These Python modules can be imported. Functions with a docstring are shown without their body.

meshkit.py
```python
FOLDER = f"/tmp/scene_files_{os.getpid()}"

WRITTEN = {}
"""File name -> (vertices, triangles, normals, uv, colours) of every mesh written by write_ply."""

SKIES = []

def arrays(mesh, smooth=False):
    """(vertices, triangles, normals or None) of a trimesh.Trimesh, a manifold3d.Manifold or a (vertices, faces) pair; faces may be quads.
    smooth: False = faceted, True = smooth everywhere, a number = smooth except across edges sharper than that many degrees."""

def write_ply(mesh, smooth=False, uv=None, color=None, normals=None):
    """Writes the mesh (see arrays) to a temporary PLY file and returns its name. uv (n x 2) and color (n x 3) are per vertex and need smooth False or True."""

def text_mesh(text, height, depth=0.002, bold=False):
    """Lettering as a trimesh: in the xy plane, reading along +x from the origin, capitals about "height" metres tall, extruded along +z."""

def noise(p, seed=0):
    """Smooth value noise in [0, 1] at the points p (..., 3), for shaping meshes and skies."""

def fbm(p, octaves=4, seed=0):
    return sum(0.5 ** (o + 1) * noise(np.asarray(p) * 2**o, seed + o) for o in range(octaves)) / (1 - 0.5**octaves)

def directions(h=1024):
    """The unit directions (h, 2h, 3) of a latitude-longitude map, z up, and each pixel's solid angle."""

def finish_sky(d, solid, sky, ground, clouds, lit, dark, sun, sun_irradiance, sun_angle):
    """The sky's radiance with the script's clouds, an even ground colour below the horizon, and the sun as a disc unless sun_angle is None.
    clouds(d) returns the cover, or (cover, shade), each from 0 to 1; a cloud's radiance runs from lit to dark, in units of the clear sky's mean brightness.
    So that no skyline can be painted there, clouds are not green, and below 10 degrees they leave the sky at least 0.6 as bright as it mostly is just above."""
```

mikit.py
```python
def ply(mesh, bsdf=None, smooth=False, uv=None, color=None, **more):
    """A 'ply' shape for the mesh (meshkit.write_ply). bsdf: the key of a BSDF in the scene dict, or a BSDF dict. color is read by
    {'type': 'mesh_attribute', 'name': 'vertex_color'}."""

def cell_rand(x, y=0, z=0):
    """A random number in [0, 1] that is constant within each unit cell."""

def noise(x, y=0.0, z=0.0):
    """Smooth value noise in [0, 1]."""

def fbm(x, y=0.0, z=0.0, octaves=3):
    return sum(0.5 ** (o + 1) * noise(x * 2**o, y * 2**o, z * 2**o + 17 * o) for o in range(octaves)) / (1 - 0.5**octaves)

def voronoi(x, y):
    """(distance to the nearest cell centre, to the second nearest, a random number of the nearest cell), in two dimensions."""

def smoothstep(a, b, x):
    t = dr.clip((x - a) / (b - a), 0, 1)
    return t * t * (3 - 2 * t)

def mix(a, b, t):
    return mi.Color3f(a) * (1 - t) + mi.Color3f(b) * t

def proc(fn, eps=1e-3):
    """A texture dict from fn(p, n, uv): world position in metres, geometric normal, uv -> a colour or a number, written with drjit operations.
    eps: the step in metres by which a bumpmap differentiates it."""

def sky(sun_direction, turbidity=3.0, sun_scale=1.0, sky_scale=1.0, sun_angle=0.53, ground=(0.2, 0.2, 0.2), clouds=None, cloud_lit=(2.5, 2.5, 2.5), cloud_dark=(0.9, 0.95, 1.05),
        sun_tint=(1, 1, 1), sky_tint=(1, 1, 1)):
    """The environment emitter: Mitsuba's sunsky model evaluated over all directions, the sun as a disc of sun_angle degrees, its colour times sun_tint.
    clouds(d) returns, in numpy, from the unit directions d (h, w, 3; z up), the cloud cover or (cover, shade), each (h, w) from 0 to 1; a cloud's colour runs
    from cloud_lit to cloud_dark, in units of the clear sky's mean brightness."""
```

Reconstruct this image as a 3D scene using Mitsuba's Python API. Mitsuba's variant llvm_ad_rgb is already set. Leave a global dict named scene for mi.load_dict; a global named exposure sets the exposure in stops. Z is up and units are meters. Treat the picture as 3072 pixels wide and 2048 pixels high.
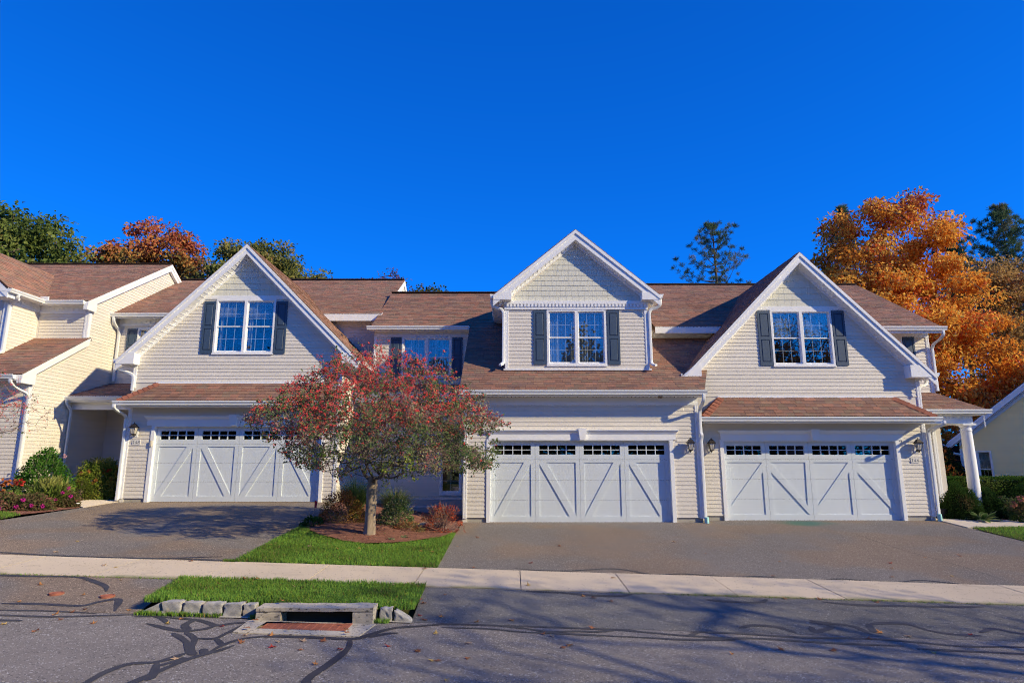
import math
import numpy as np
import trimesh
import shapely.geometry as sg
from shapely.ops import unary_union
from scipy.spatial import Delaunay
import mitsuba as mi
import drjit as dr
import mikit
import meshkit

T = mi.ScalarTransform4f
# ------------------------------------------------------------------ camera, sky, exposure
PITCH = math.atan(365 / 1860.0)
EYE = 1.53
scene = {}
labels = {}
scene['camera'] = {
    'type': 'perspective', 'fov_axis': 'x', 'fov': 2 * math.degrees(math.atan(1536 / 1860.0)),
    'near_clip': 0.05, 'far_clip': 2000.0,
    'to_world': T().look_at(origin=[0, 0, EYE], target=[0, math.cos(PITCH), EYE + math.sin(PITCH)], up=[0, 0, 1]),
}
SUN = (2.15, -1.0, 1.22)
scene['sky'] = mikit.sky(SUN, turbidity=2.2, sun_scale=0.85, sky_scale=1.42, sun_tint=(1.0, 1.06, 0.98),
                         sky_tint=(0.012, 0.36, 1.08), ground=(0.16, 0.16, 0.15))
exposure = 2.3

rng = np.random.default_rng(148)
COUNT = {}


def numbered(key):
    n = COUNT.get(key, -1) + 1
    COUNT[key] = n
    return key if n == 0 else f'{key}_{n:03d}'


def thing(name, label, cat, group=None):
    k = numbered(name)
    labels[k] = {'label': label, 'category': cat}
    if group:
        labels[k]['group'] = group
    return k


def put(parent, name, mesh, mat, smooth=False, color=None, label=None, stuff=False):
    """One mesh as a part of parent (or a top-level entry when parent is None)."""
    k = numbered(f'{parent}__{name}' if parent else name)
    if isinstance(mesh, MB):
        color = mesh.colors() if color is None else color
        mesh = mesh.mesh()
    scene[k] = mikit.ply(mesh, mat, smooth=smooth, color=color)
    if label or stuff:
        labels[k] = {}
        if label:
            labels[k]['label'] = label
        if stuff:
            labels[k]['kind'] = 'stuff'
    return k


def struct(name, mesh, mat, smooth=False, color=None):
    k = put(None, name, mesh, mat, smooth, color)
    labels[k] = {'kind': 'structure'}
    return k


def tag(k, label, cat, group=None, kind=None):
    labels[k] = {'label': label, 'category': cat}
    if group:
        labels[k]['group'] = group
    if kind:
        labels[k]['kind'] = kind
    return k


# ------------------------------------------------------------------ mesh helpers
class MB:
    """Collects vertices and triangles."""

    def __init__(self):
        self.v, self.f, self.c, self.n = [], [], [], 0

    def add(self, v, f, c=None):
        v = np.asarray(v, float)
        f = np.asarray(f, int)
        if f.shape[1] == 4:
            f = np.vstack([f[:, [0, 1, 2]], f[:, [0, 2, 3]]])
        self.v.append(v)
        self.f.append(f + self.n)
        self.n += len(v)
        if c is not None:
            self.c.append(np.broadcast_to(np.asarray(c, float), (len(v), 3)))
        return self

    def join(self, other):
        return self.add(np.vstack(other.v), np.vstack(other.f), np.vstack(other.c) if other.c else None)

    def mesh(self):
        return np.vstack(self.v), np.vstack(self.f)

    def colors(self):
        return np.vstack(self.c) if self.c else None


class Frame:
    """A plane: origin, two axes in the plane and the outward normal."""

    def __init__(self, o, a, b):
        self.o, self.a, self.b = (np.asarray(x, float) for x in (o, a, b))
        self.a /= np.linalg.norm(self.a)
        self.b /= np.linalg.norm(self.b)
        self.n = np.cross(self.a, self.b)

    def P(self, u, v, w=0.0):
        u, v, w = (np.asarray(x, float)[..., None] for x in np.broadcast_arrays(u, v, w))
        return self.o + u * self.a + v * self.b + w * self.n


def front(Y):
    return Frame((0, Y, 0), (1, 0, 0), (0, 0, 1))


def facing_right(X):
    return Frame((X, 0, 0), (0, 1, 0), (0, 0, 1))


def facing_left(X):
    return Frame((X, 0, 0), (0, -1, 0), (0, 0, 1))


def polys(g):
    if g.is_empty:
        return []
    if g.geom_type == 'Polygon':
        return [g]
    return [p for p in getattr(g, 'geoms', []) if p.geom_type == 'Polygon']


def is_convex(c):
    d = np.roll(c, -1, 0) - c
    e = np.roll(d, -1, 0)
    x = d[:, 0] * e[:, 1] - d[:, 1] * e[:, 0]
    return (x >= -1e-9).all()


def slab(mb, poly, fr, w0, w1, back=False, color=None):
    """Prism of a 2D polygon between the heights w0 and w1 (numbers or functions of u, v)."""
    W0 = w0 if callable(w0) else (lambda u, v: np.full(len(u), float(w0)))
    W1 = w1 if callable(w1) else (lambda u, v: np.full(len(u), float(w1)))
    for p in polys(poly):
        if p.area < 1e-6:
            continue
        p = sg.polygon.orient(p, 1.0)
        ext = np.asarray(p.exterior.coords)[:-1, :2]
        if not p.interiors and is_convex(ext):
            v2 = ext
            f = np.array([[0, i, i + 1] for i in range(1, len(ext) - 1)])
        else:
            v2, f = trimesh.creation.triangulate_polygon(p, engine='earcut')
            v2, f = np.asarray(v2)[:, :2], np.asarray(f)
            ar = (v2[f[:, 1], 0] - v2[f[:, 0], 0]) * (v2[f[:, 2], 1] - v2[f[:, 0], 1]) - (v2[f[:, 1], 1] - v2[f[:, 0], 1]) * (v2[f[:, 2], 0] - v2[f[:, 0], 0])
            f = np.where(ar[:, None] < 0, f[:, ::-1], f)
        mb.add(fr.P(v2[:, 0], v2[:, 1], W1(v2[:, 0], v2[:, 1])), f, color)
        if back:
            mb.add(fr.P(v2[:, 0], v2[:, 1], W0(v2[:, 0], v2[:, 1])), f[:, ::-1], color)
        for ring in [p.exterior, *p.interiors]:
            r = np.asarray(ring.coords)[:-1, :2]
            q = np.roll(r, -1, 0)
            n = len(r)
            lo0, lo1 = fr.P(r[:, 0], r[:, 1], W0(r[:, 0], r[:, 1])), fr.P(q[:, 0], q[:, 1], W0(q[:, 0], q[:, 1]))
            hi0, hi1 = fr.P(r[:, 0], r[:, 1], W1(r[:, 0], r[:, 1])), fr.P(q[:, 0], q[:, 1], W1(q[:, 0], q[:, 1]))
            i = np.arange(n)
            mb.add(np.vstack([lo0, lo1, hi1, hi0]), np.stack([i, i + n, i + 2 * n, i + 3 * n], 1), color)
    return mb


def rect(u0, v0, u1, v1):
    return sg.Polygon([(u0, v0), (u1, v0), (u1, v1), (u0, v1)])


def box(mb, x0, x1, y0, y1, z0, z1, color=None):
    v = np.array([[x, y, z] for x in (x0, x1) for y in (y0, y1) for z in (z0, z1)], float)
    f = np.array([[0, 1, 3, 2], [4, 6, 7, 5], [0, 4, 5, 1], [2, 3, 7, 6], [0, 2, 6, 4], [1, 5, 7, 3]])
    return mb.add(v, f, color)


def cbox(x0, x1, y0, y1, z0, z1, c=0.006):
    """A box with chamfered edges."""
    pts = []
    for sx, x in ((1, x0), (-1, x1)):
        for sy, y in ((1, y0), (-1, y1)):
            for sz, z in ((1, z0), (-1, z1)):
                pts += [(x + sx * c, y + sy * c, z), (x + sx * c, y, z + sz * c), (x, y + sy * c, z + sz * c)]
    return trimesh.convex.convex_hull(np.array(pts))


def tubes(mb, P0, P1, R0, R1, sides=4, color=None):
    """Many tapered tubes at once."""
    P0, P1 = np.asarray(P0, float), np.asarray(P1, float)
    n = len(P0)
    R0, R1 = np.broadcast_to(R0, (n,)), np.broadcast_to(R1, (n,))
    d = P1 - P0
    d = d / (np.linalg.norm(d, axis=1, keepdims=True) + 1e-9)
    a = np.cross(d, np.where(np.abs(d[:, 2:]) < 0.9, [[0, 0, 1.0]], [[1.0, 0, 0]]))
    a /= np.linalg.norm(a, axis=1, keepdims=True) + 1e-9
    b = np.cross(d, a)
    ang = np.arange(sides) * 2 * np.pi / sides
    ring = np.cos(ang)[None, :, None] * a[:, None] + np.sin(ang)[None, :, None] * b[:, None]
    v = np.concatenate([P0[:, None] + ring * R0[:, None, None], P1[:, None] + ring * R1[:, None, None]], 1)
    i = np.arange(sides)
    j = (i + 1) % sides
    f = np.stack([i, j, j + sides, i + sides], 1)
    F = (f[None] + (np.arange(n) * 2 * sides)[:, None, None]).reshape(-1, 4)
    c = None if color is None else np.repeat(np.broadcast_to(color, (n, 3)), 2 * sides, 0)
    return mb.add(v.reshape(-1, 3), F, c)


def pipe(path, R, sides=10, cap=True):
    """A round tube along a path with a radius per point."""
    p = np.asarray(path, float)
    R = np.broadcast_to(R, (len(p),))
    t = np.gradient(p, axis=0)
    t /= np.linalg.norm(t, axis=1, keepdims=True) + 1e-12
    ref = np.array([0, 0, 1.0]) if abs(t[0, 2]) < 0.8 else np.array([1.0, 0, 0])
    a = np.cross(t, ref)
    a /= np.linalg.norm(a, axis=1, keepdims=True) + 1e-12
    b = np.cross(t, a)
    ang = np.arange(sides) * 2 * np.pi / sides
    v = p[:, None] + R[:, None, None] * (np.cos(ang)[None, :, None] * a[:, None] + np.sin(ang)[None, :, None] * b[:, None])
    i, j = np.meshgrid(np.arange(len(p) - 1), np.arange(sides), indexing='ij')
    q = np.stack([i * sides + j, i * sides + (j + 1) % sides, (i + 1) * sides + (j + 1) % sides, (i + 1) * sides + j], -1).reshape(-1, 4)
    mb = MB().add(v.reshape(-1, 3), q)
    if cap:
        for k, s in ((0, -1), (len(p) - 1, 1)):
            c = np.vstack([v[k], p[k]])
            f = np.array([[m, (m + 1) % sides, sides][:: s] for m in range(sides)])
            mb.add(c, f)
    return mb


def rectpipe(path, wide, w, d):
    """A square-section pipe (downspout) along a path; wide = direction of the section's width."""
    p = np.asarray(path, float)
    seg = np.diff(p, axis=0)
    seg /= np.linalg.norm(seg, axis=1, keepdims=True)
    t = np.vstack([seg[:1], seg[:-1] + seg[1:], seg[-1:]])
    t /= np.linalg.norm(t, axis=1, keepdims=True)
    wide = np.asarray(wide, float)
    rings = []
    for k in range(len(p)):
        a = wide - t[k] * (wide @ t[k])
        a /= np.linalg.norm(a)
        b = np.cross(t[k], a)
        s = 1.0
        if 0 < k < len(p) - 1:
            s = 1 / max(0.5, abs(seg[k - 1] @ t[k]))
        c = 0.15
        e = [(-w / 2 + w * c, -d / 2), (w / 2 - w * c, -d / 2), (w / 2, -d / 2 + d * c), (w / 2, d / 2 - d * c), (w / 2 - w * c, d / 2), (-w / 2 + w * c, d / 2), (-w / 2, d / 2 - d * c), (-w / 2, -d / 2 + d * c)]
        rings.append([p[k] + a * x + b * y * s for x, y in e])
    v = np.array(rings)
    n = v.shape[1]
    i, j = np.meshgrid(np.arange(len(p) - 1), np.arange(n), indexing='ij')
    q = np.stack([i * n + j, i * n + (j + 1) % n, (i + 1) * n + (j + 1) % n, (i + 1) * n + j], -1).reshape(-1, 4)
    mb = MB().add(v.reshape(-1, 3), q)
    for k, s in ((0, -1), (len(p) - 1, 1)):
        mb.add(v[k], np.array([[0, m, m + 1][:: s] for m in range(1, n - 1)]))
    return mb


def curve(pts, n=8):
    """Catmull-Rom through the points."""
    p = np.asarray(pts, float)
    q = np.vstack([2 * p[0] - p[1], p, 2 * p[-1] - p[-2]])
    out = []
    for k in range(len(p) - 1):
        a, b, c, d = q[k:k + 4]
        for t in np.arange(n) / n:
            out.append(0.5 * (2 * b + (c - a) * t + (2 * a - 5 * b + 4 * c - d) * t * t + (3 * b - a - 3 * c + d) * t ** 3))
    out.append(p[-1])
    return np.array(out)


def lathe(profile, center, sides=24):
    r, z = np.asarray(profile, float).T
    ang = np.arange(sides) * 2 * np.pi / sides
    v = np.stack([r[:, None] * np.cos(ang), r[:, None] * np.sin(ang), np.repeat(z[:, None], sides, 1)], -1) + np.asarray(center, float)
    i, j = np.meshgrid(np.arange(len(r) - 1), np.arange(sides), indexing='ij')
    q = np.stack([i * sides + j, i * sides + (j + 1) % sides, (i + 1) * sides + (j + 1) % sides, (i + 1) * sides + j], -1).reshape(-1, 4)
    return MB().add(v.reshape(-1, 3), q)


def sstep(a, b, x):
    t = np.clip((np.asarray(x, float) - a) / (b - a), 0, 1)
    return t * t * (3 - 2 * t)


# ------------------------------------------------------------------ materials
def two(d):
    return {'type': 'twosided', 'b': d}


def rgb(*c):
    return {'type': 'rgb', 'value': list(c if len(c) == 3 else c[0])}


def prin(name, col, rough=0.6, spec=0.4, **k):
    scene[name] = two({'type': 'principled', 'base_color': rgb(col) if isinstance(col, (tuple, list)) else mikit.proc(col) if callable(col) else col, 'roughness': rough, 'specular': spec, **k})
    return name


def siding_color(base):
    def fn(p, n, uv):
        s = mikit.fbm(p.x * 0.9 + p.y * 0.9, p.z * 9.0, 3.0, 3)
        w = mikit.fbm(p.x * 3.0, p.y * 3.0, p.z * 0.7, 3)
        return mi.Color3f(*base) * (0.93 + 0.1 * s + 0.05 * (w - 0.5))
    return fn


SID = [prin(f'siding_{i}', siding_color((0.64 * s, 0.605 * s, 0.545 * s)), 0.55, 0.35) for i, s in enumerate((1.0, 0.97, 1.03))]
YEL = prin('yellow_siding', siding_color((0.95, 0.75, 0.36)), 0.55, 0.3)


def shake_fn(p, n, uv):
    g = mikit.noise(p.x * 60.0, p.z * 3.0, p.y)
    h = mikit.fbm(p.x * 28.0, p.z * 3.0, p.y, 3)
    return mi.Color3f(0.60, 0.60, 0.53) * (0.88 + 0.07 * g + 0.12 * h)


SHAKE = prin('shake_siding', shake_fn, 0.7, 0.25)


def trim_fn(p, n, uv):
    return mi.Color3f(0.755, 0.765, 0.775) * (0.95 + 0.08 * mikit.fbm(p.x * 2.2, p.y * 2.2, p.z * 1.6, 3))


TRIM = prin('white_trim', trim_fn, 0.42, 0.45)
GUT = prin('gutter_white', (0.70, 0.72, 0.72), 0.35, 0.5)


def door_fn(p, n, uv):
    return mi.Color3f(0.55, 0.605, 0.65) * (0.96 + 0.05 * mikit.noise(p.x * 1.3, p.z * 90.0, p.y) + 0.05 * mikit.fbm(p.x * 2.0, p.z * 2.0, 5.0, 3))


DOOR = prin('door_paint', door_fn, 0.45, 0.4)


def shut_fn(p, n, uv):
    return mi.Color3f(0.044, 0.074, 0.122) * (0.85 + 0.3 * mikit.noise(p.x * 120.0, p.z * 7.0, p.y))


SHUT = prin('shutter_paint', shut_fn, 0.5, 0.45)
VCOL = {'type': 'mesh_attribute', 'name': 'vertex_color'}
scene['shingle'] = two({'type': 'principled', 'base_color': VCOL, 'roughness': 0.9, 'specular': 0.2})
scene['painted'] = two({'type': 'principled', 'base_color': VCOL, 'roughness': 0.75, 'specular': 0.25})
scene['leafy'] = {'type': 'principledthin', 'base_color': VCOL, 'roughness': 0.5, 'diff_trans': 0.7, 'spec_trans': 0.0}
DECK = prin('roof_deck', (0.05, 0.035, 0.03), 0.9, 0.1)


def conc(base, scale=1.0, dark=0.0):
    def fn(p, n, uv):
        a = mikit.fbm(p.x * 1.3, p.y * 1.3, p.z * 1.3, 4)
        b = mikit.noise(p.x * 140, p.y * 140, p.z * 140)
        c = mikit.smoothstep(0.62, 0.8, mikit.fbm(p.x * 9 * scale, p.y * 9 * scale, p.z * 9, 3))
        return mi.Color3f(*base) * (0.78 + 0.26 * a + 0.16 * b - 0.18 * c)
    return fn


FOUND = prin('foundation_concrete', conc((0.36, 0.34, 0.30)), 0.9, 0.2)
CONC = prin('step_concrete', conc((0.38, 0.36, 0.34)), 0.85, 0.25)
scene['pane'] = {'type': 'thindielectric', 'int_ior': 2.2, 'specular_transmittance': {'type': 'rgb', 'value': [0.62, 0.65, 0.64]}}
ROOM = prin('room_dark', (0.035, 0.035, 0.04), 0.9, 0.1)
CURT = prin('curtain_cloth', (0.46, 0.48, 0.50), 0.9, 0.1)
BLIND = prin('blind_slats', (0.78, 0.80, 0.74), 0.6, 0.3)
METAL = prin('dark_bronze', (0.035, 0.03, 0.028), 0.42, 0.5, metallic=0.4)
LGLASS = prin('lantern_glass', (0.55, 0.52, 0.46), 0.25, 0.6)
BLACK = prin('black_plastic', (0.015, 0.015, 0.016), 0.5, 0.4)
TEALP = prin('drain_pipe_teal', (0.30, 0.60, 0.58), 0.5, 0.4)
PLAQ = prin('plaque_stone', (0.62, 0.61, 0.58), 0.7, 0.3)
LETTER = prin('plaque_letter', (0.10, 0.11, 0.13), 0.6, 0.3)

SH_TONES = 0.95 * np.array([[0.235, 0.135, 0.100], [0.215, 0.120, 0.092], [0.255, 0.150, 0.108], [0.190, 0.118, 0.098], [0.270, 0.138, 0.100], [0.205, 0.140, 0.105]])


# ------------------------------------------------------------------ cladding
def lap(parent, fr, poly, v0, expo=0.1045, mats=SID, seams=True, name='siding_board', as_parts=True, rows=None):
    """Lap siding: one board per course and run, its lower edge proud."""
    _, b0, _, b1 = poly.bounds
    k = 0
    whole = MB()
    while v0 + k * expo < b1:
        a, b = v0 + k * expo, v0 + (k + 1) * expo
        k += 1
        if b < b0 + 1e-3:
            continue
        strip = poly.intersection(rect(-200, a + 0.005, 200, b - 0.0005))
        for p in polys(strip):
            if p.area < 2e-4:
                continue
            u0, _, u1, _ = p.bounds
            cuts = [u0]
            if seams and u1 - u0 > 3.0:
                n = int((u1 - u0) / 3.2) + (rng.random() < 0.5)
                for c in sorted(rng.uniform(u0 + 0.4, u1 - 0.4, max(0, n - 0))):
                    if c - cuts[-1] > 0.6:
                        cuts.append(c)
            cuts.append(u1)
            for s, e in zip(cuts[:-1], cuts[1:]):
                g = p.intersection(rect(s - (0 if s > u0 else 1), a - 1, e - (0.0025 if e < u1 else -1), b + 1)) if len(cuts) > 2 else p
                lo, hi = 0.017 + rng.uniform(-0.0015, 0.0015), 0.003
                fn = lambda u, v, a=a, lo=lo, hi=hi: lo + (hi - lo) * (v - a) / expo
                if as_parts:
                    mb = slab(MB(), g, fr, 0.0, fn)
                    if mb.v:
                        put(parent, name, mb, mats[rng.integers(len(mats))])
                else:
                    slab(whole, g, fr, 0.0, fn)
    if not as_parts and whole.v:
        put(parent, name + 's', whole, mats[0], stuff=True)


def shakes(parent, fr, poly, v0, expo=0.155, wide=(0.10, 0.24)):
    _, b0, _, b1 = poly.bounds
    k = 0
    while v0 + k * expo < b1:
        a, b = v0 + k * expo, v0 + (k + 1) * expo
        k += 1
        if b <= b0:
            continue
        for p in polys(poly.intersection(rect(-200, a + 0.001, 200, b - 0.001))):
            u0, _, u1, _ = p.bounds
            u = u0
            while u < u1 - 0.01:
                e = min(u1, u + rng.uniform(*wide))
                if u1 - e < 0.05:
                    e = u1
                g = p.intersection(rect(u, a - 1, e - 0.004, b + 1))
                lo = rng.uniform(0.014, 0.02)
                fn = lambda uu, v, a=a, lo=lo: lo + (0.004 - lo) * (v - a) / expo
                mb = slab(MB(), g, fr, 0.0, fn)
                if mb.v and g.area > 3e-4:
                    put(parent, 'shake_shingle', mb, SHAKE)
                u = e


def span(c, v):
    """The u-range of the convex polygon with corners c at height v."""
    us = []
    for (u0, v0), (u1, v1) in zip(c, np.roll(c, -1, 0)):
        if (v0 - v) * (v1 - v) <= 0 and v0 != v1:
            us.append(u0 + (u1 - u0) * (v - v0) / (v1 - v0))
    return (min(us), max(us)) if us else None


SHINGLE_ROOM = {}


def shingles(house, roof, fr, corners, expo=0.14, as_parts=False, tab=(0.14, 0.34), tone=1.0, most=300):
    """Courses of laminated shingles on a convex roof polygon (u along the eave, v up the slope)."""
    c = np.asarray(corners, float)
    v0, v1 = c[:, 1].min(), c[:, 1].max()
    rest = MB()
    k = 0
    off = rng.uniform(0, 10)
    while v0 + k * expo < v1 - 0.01:
        a, b = v0 + k * expo, min(v1, v0 + (k + 1) * expo + 0.03)
        k += 1
        A, B = span(c, a + 1e-4), span(c, b - 1e-4)
        if A is None or B is None:
            continue
        lo, hi = min(A[0], B[0]), max(A[1], B[1])
        u = lo - rng.uniform(0, 0.2)
        while u < hi:
            e = u + rng.uniform(*tab)
            h = 0.014 if rng.random() < 0.5 else 0.007
            h += rng.uniform(0, 0.003)
            s, t = u + 0.002, e - 0.001
            q = np.array([[max(s, A[0]), a], [min(t, A[1]), a], [min(t, B[1]), b], [max(s, B[0]), b]])
            u = e
            if q[1, 0] - q[0, 0] < 0.01 and q[2, 0] - q[3, 0] < 0.01:
                continue
            q[1, 0], q[2, 0] = max(q[1, 0], q[0, 0]), max(q[2, 0], q[3, 0])
            col = SH_TONES[rng.integers(len(SH_TONES))] * rng.uniform(0.88, 1.10) * tone
            col = col * (0.9 + 0.25 * meshkit.noise(np.array([q[0, 0] * 0.6 + off, a * 0.9, off])))
            top = fr.P(q[:, 0], q[:, 1], np.array([h + 0.004, h + 0.004, 0.003, 0.003]))
            bot = fr.P(q[:2, 0], q[:2, 1], 0.0)
            v = np.vstack([top, bot])
            f = np.array([[0, 1, 2], [0, 2, 3], [4, 5, 1], [4, 1, 0], [4, 0, 3], [5, 2, 1]])
            if as_parts and SHINGLE_ROOM.get(house, 0) < most:
                SHINGLE_ROOM[house] = SHINGLE_ROOM.get(house, 0) + 1
                put(roof, 'shingle', MB().add(v, f, col), 'shingle')
            else:
                rest.add(v, f, col)
    if rest.v:
        put(roof, 'shingles', rest, 'shingle', stuff=True)


def roof_plane(house, eave_o, along, up, corners, thick=0.10, as_parts=False, tone=1.0, expo=0.14, deckmat=DECK):
    """A sloping roof: a deck slab and its shingles. corners: convex polygon in (along, up-slope) coordinates."""
    fr = Frame(eave_o, along, up)
    c = np.asarray(corners, float)
    if not sg.Polygon(c).exterior.is_ccw:
        c = c[::-1]
    r = put(house, 'roof', slab(MB(), sg.Polygon(c), fr, -thick, -0.002, back=True), deckmat)
    shingles(house, r, fr, c, expo, as_parts, tone=tone)
    return r


def ridge_cap(parent, p0, p1, half=0.13, step=0.14, tone=1.0, left=None, right=None, red=True):
    """Overlapping cap shingles along a hip or ridge; left/right: directions down the two slopes."""
    p0, p1 = np.asarray(p0, float), np.asarray(p1, float)
    d = p1 - p0
    L = np.linalg.norm(d)
    d /= L
    left, right = (np.asarray(x, float) / np.linalg.norm(x) for x in (left, right))
    up = np.cross(right, d) if np.cross(right, d)[2] > 0 else np.cross(d, right)
    n = max(1, int(L / step))
    for k in range(n):
        a, b = p0 + d * (k * L / n), p0 + d * min(L, (k + 1.2) * L / n)
        h0, h1 = 0.026, 0.012
        v = np.array([a + left * half, a, a + right * half, b + left * half, b, b + right * half])
        hh = np.array([h0, h0 + 0.012, h0, h1, h1 + 0.006, h1])
        v = v + np.array([0, 0, 1.0]) * hh[:, None]
        w = v[:3] - np.array([0, 0, 0.03])
        f = np.array([[0, 1, 4], [0, 4, 3], [1, 2, 5], [1, 5, 4], [6, 7, 1], [6, 1, 0], [7, 8, 2], [7, 2, 1]])
        base = np.array([0.24, 0.10, 0.068]) if red else SH_TONES[0]
        put(parent, 'cap_shingle', MB().add(np.vstack([v, w]), f, base * rng.uniform(0.85, 1.12) * tone), 'shingle')


# ------------------------------------------------------------------ trim
K_GUTTER = [(0, 0), (0.085, 0.0), (0.088, 0.035), (0.105, 0.062), (0.118, 0.085), (0.118, 0.118), (0.104, 0.118), (0.104, 0.108), (0.01, 0.108), (0.0, 0.108)]


def gutter(house, p0, p1, out, size=1.0, name='gutter'):
    """K-style gutter from p0 to p1 (lower back edge), its front towards out."""
    p0, p1, out = (np.asarray(x, float) for x in (p0, p1, out))
    prof = [(a * size, b * size) for a, b in K_GUTTER]
    fr = Frame(p0, out, (0, 0, 1))
    L = (p1 - p0) @ fr.n
    mb = slab(MB(), sg.Polygon(prof), fr, min(0, L), max(0, L), back=True)
    return put(house, name, mb, GUT)


def downspout(house, pts, wide=(1, 0, 0), w=0.085, d=0.062, shoe=None, name='downspout'):
    k = put(house, name, rectpipe(pts, wide, w, d), GUT, smooth=40)
    return k


def casing(parent, name, fr, u0, v0, u1, v1, w0, w1, mat=TRIM, label=None):
    return put(parent, name, slab(MB(), rect(u0, v0, u1, v1), fr, w0, w1), mat, label=label)


def dentils(parent, fr, u0, u1, v0, h=0.085, w=0.065, pitch=0.122, out=0.03, base=0.03, as_parts=False):
    n = int((u1 - u0) / pitch)
    whole = MB()
    for k in range(n):
        a = u0 + (k + 0.25) * (u1 - u0) / n
        g = rect(a, v0, a + w, v0 + h)
        if as_parts:
            put(parent, 'dentil', slab(MB(), g, fr, base, base + out), TRIM)
        else:
            slab(whole, g, fr, base, base + out)
    if not as_parts:
        put(parent, 'dentils', whole, TRIM, stuff=True)


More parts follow.
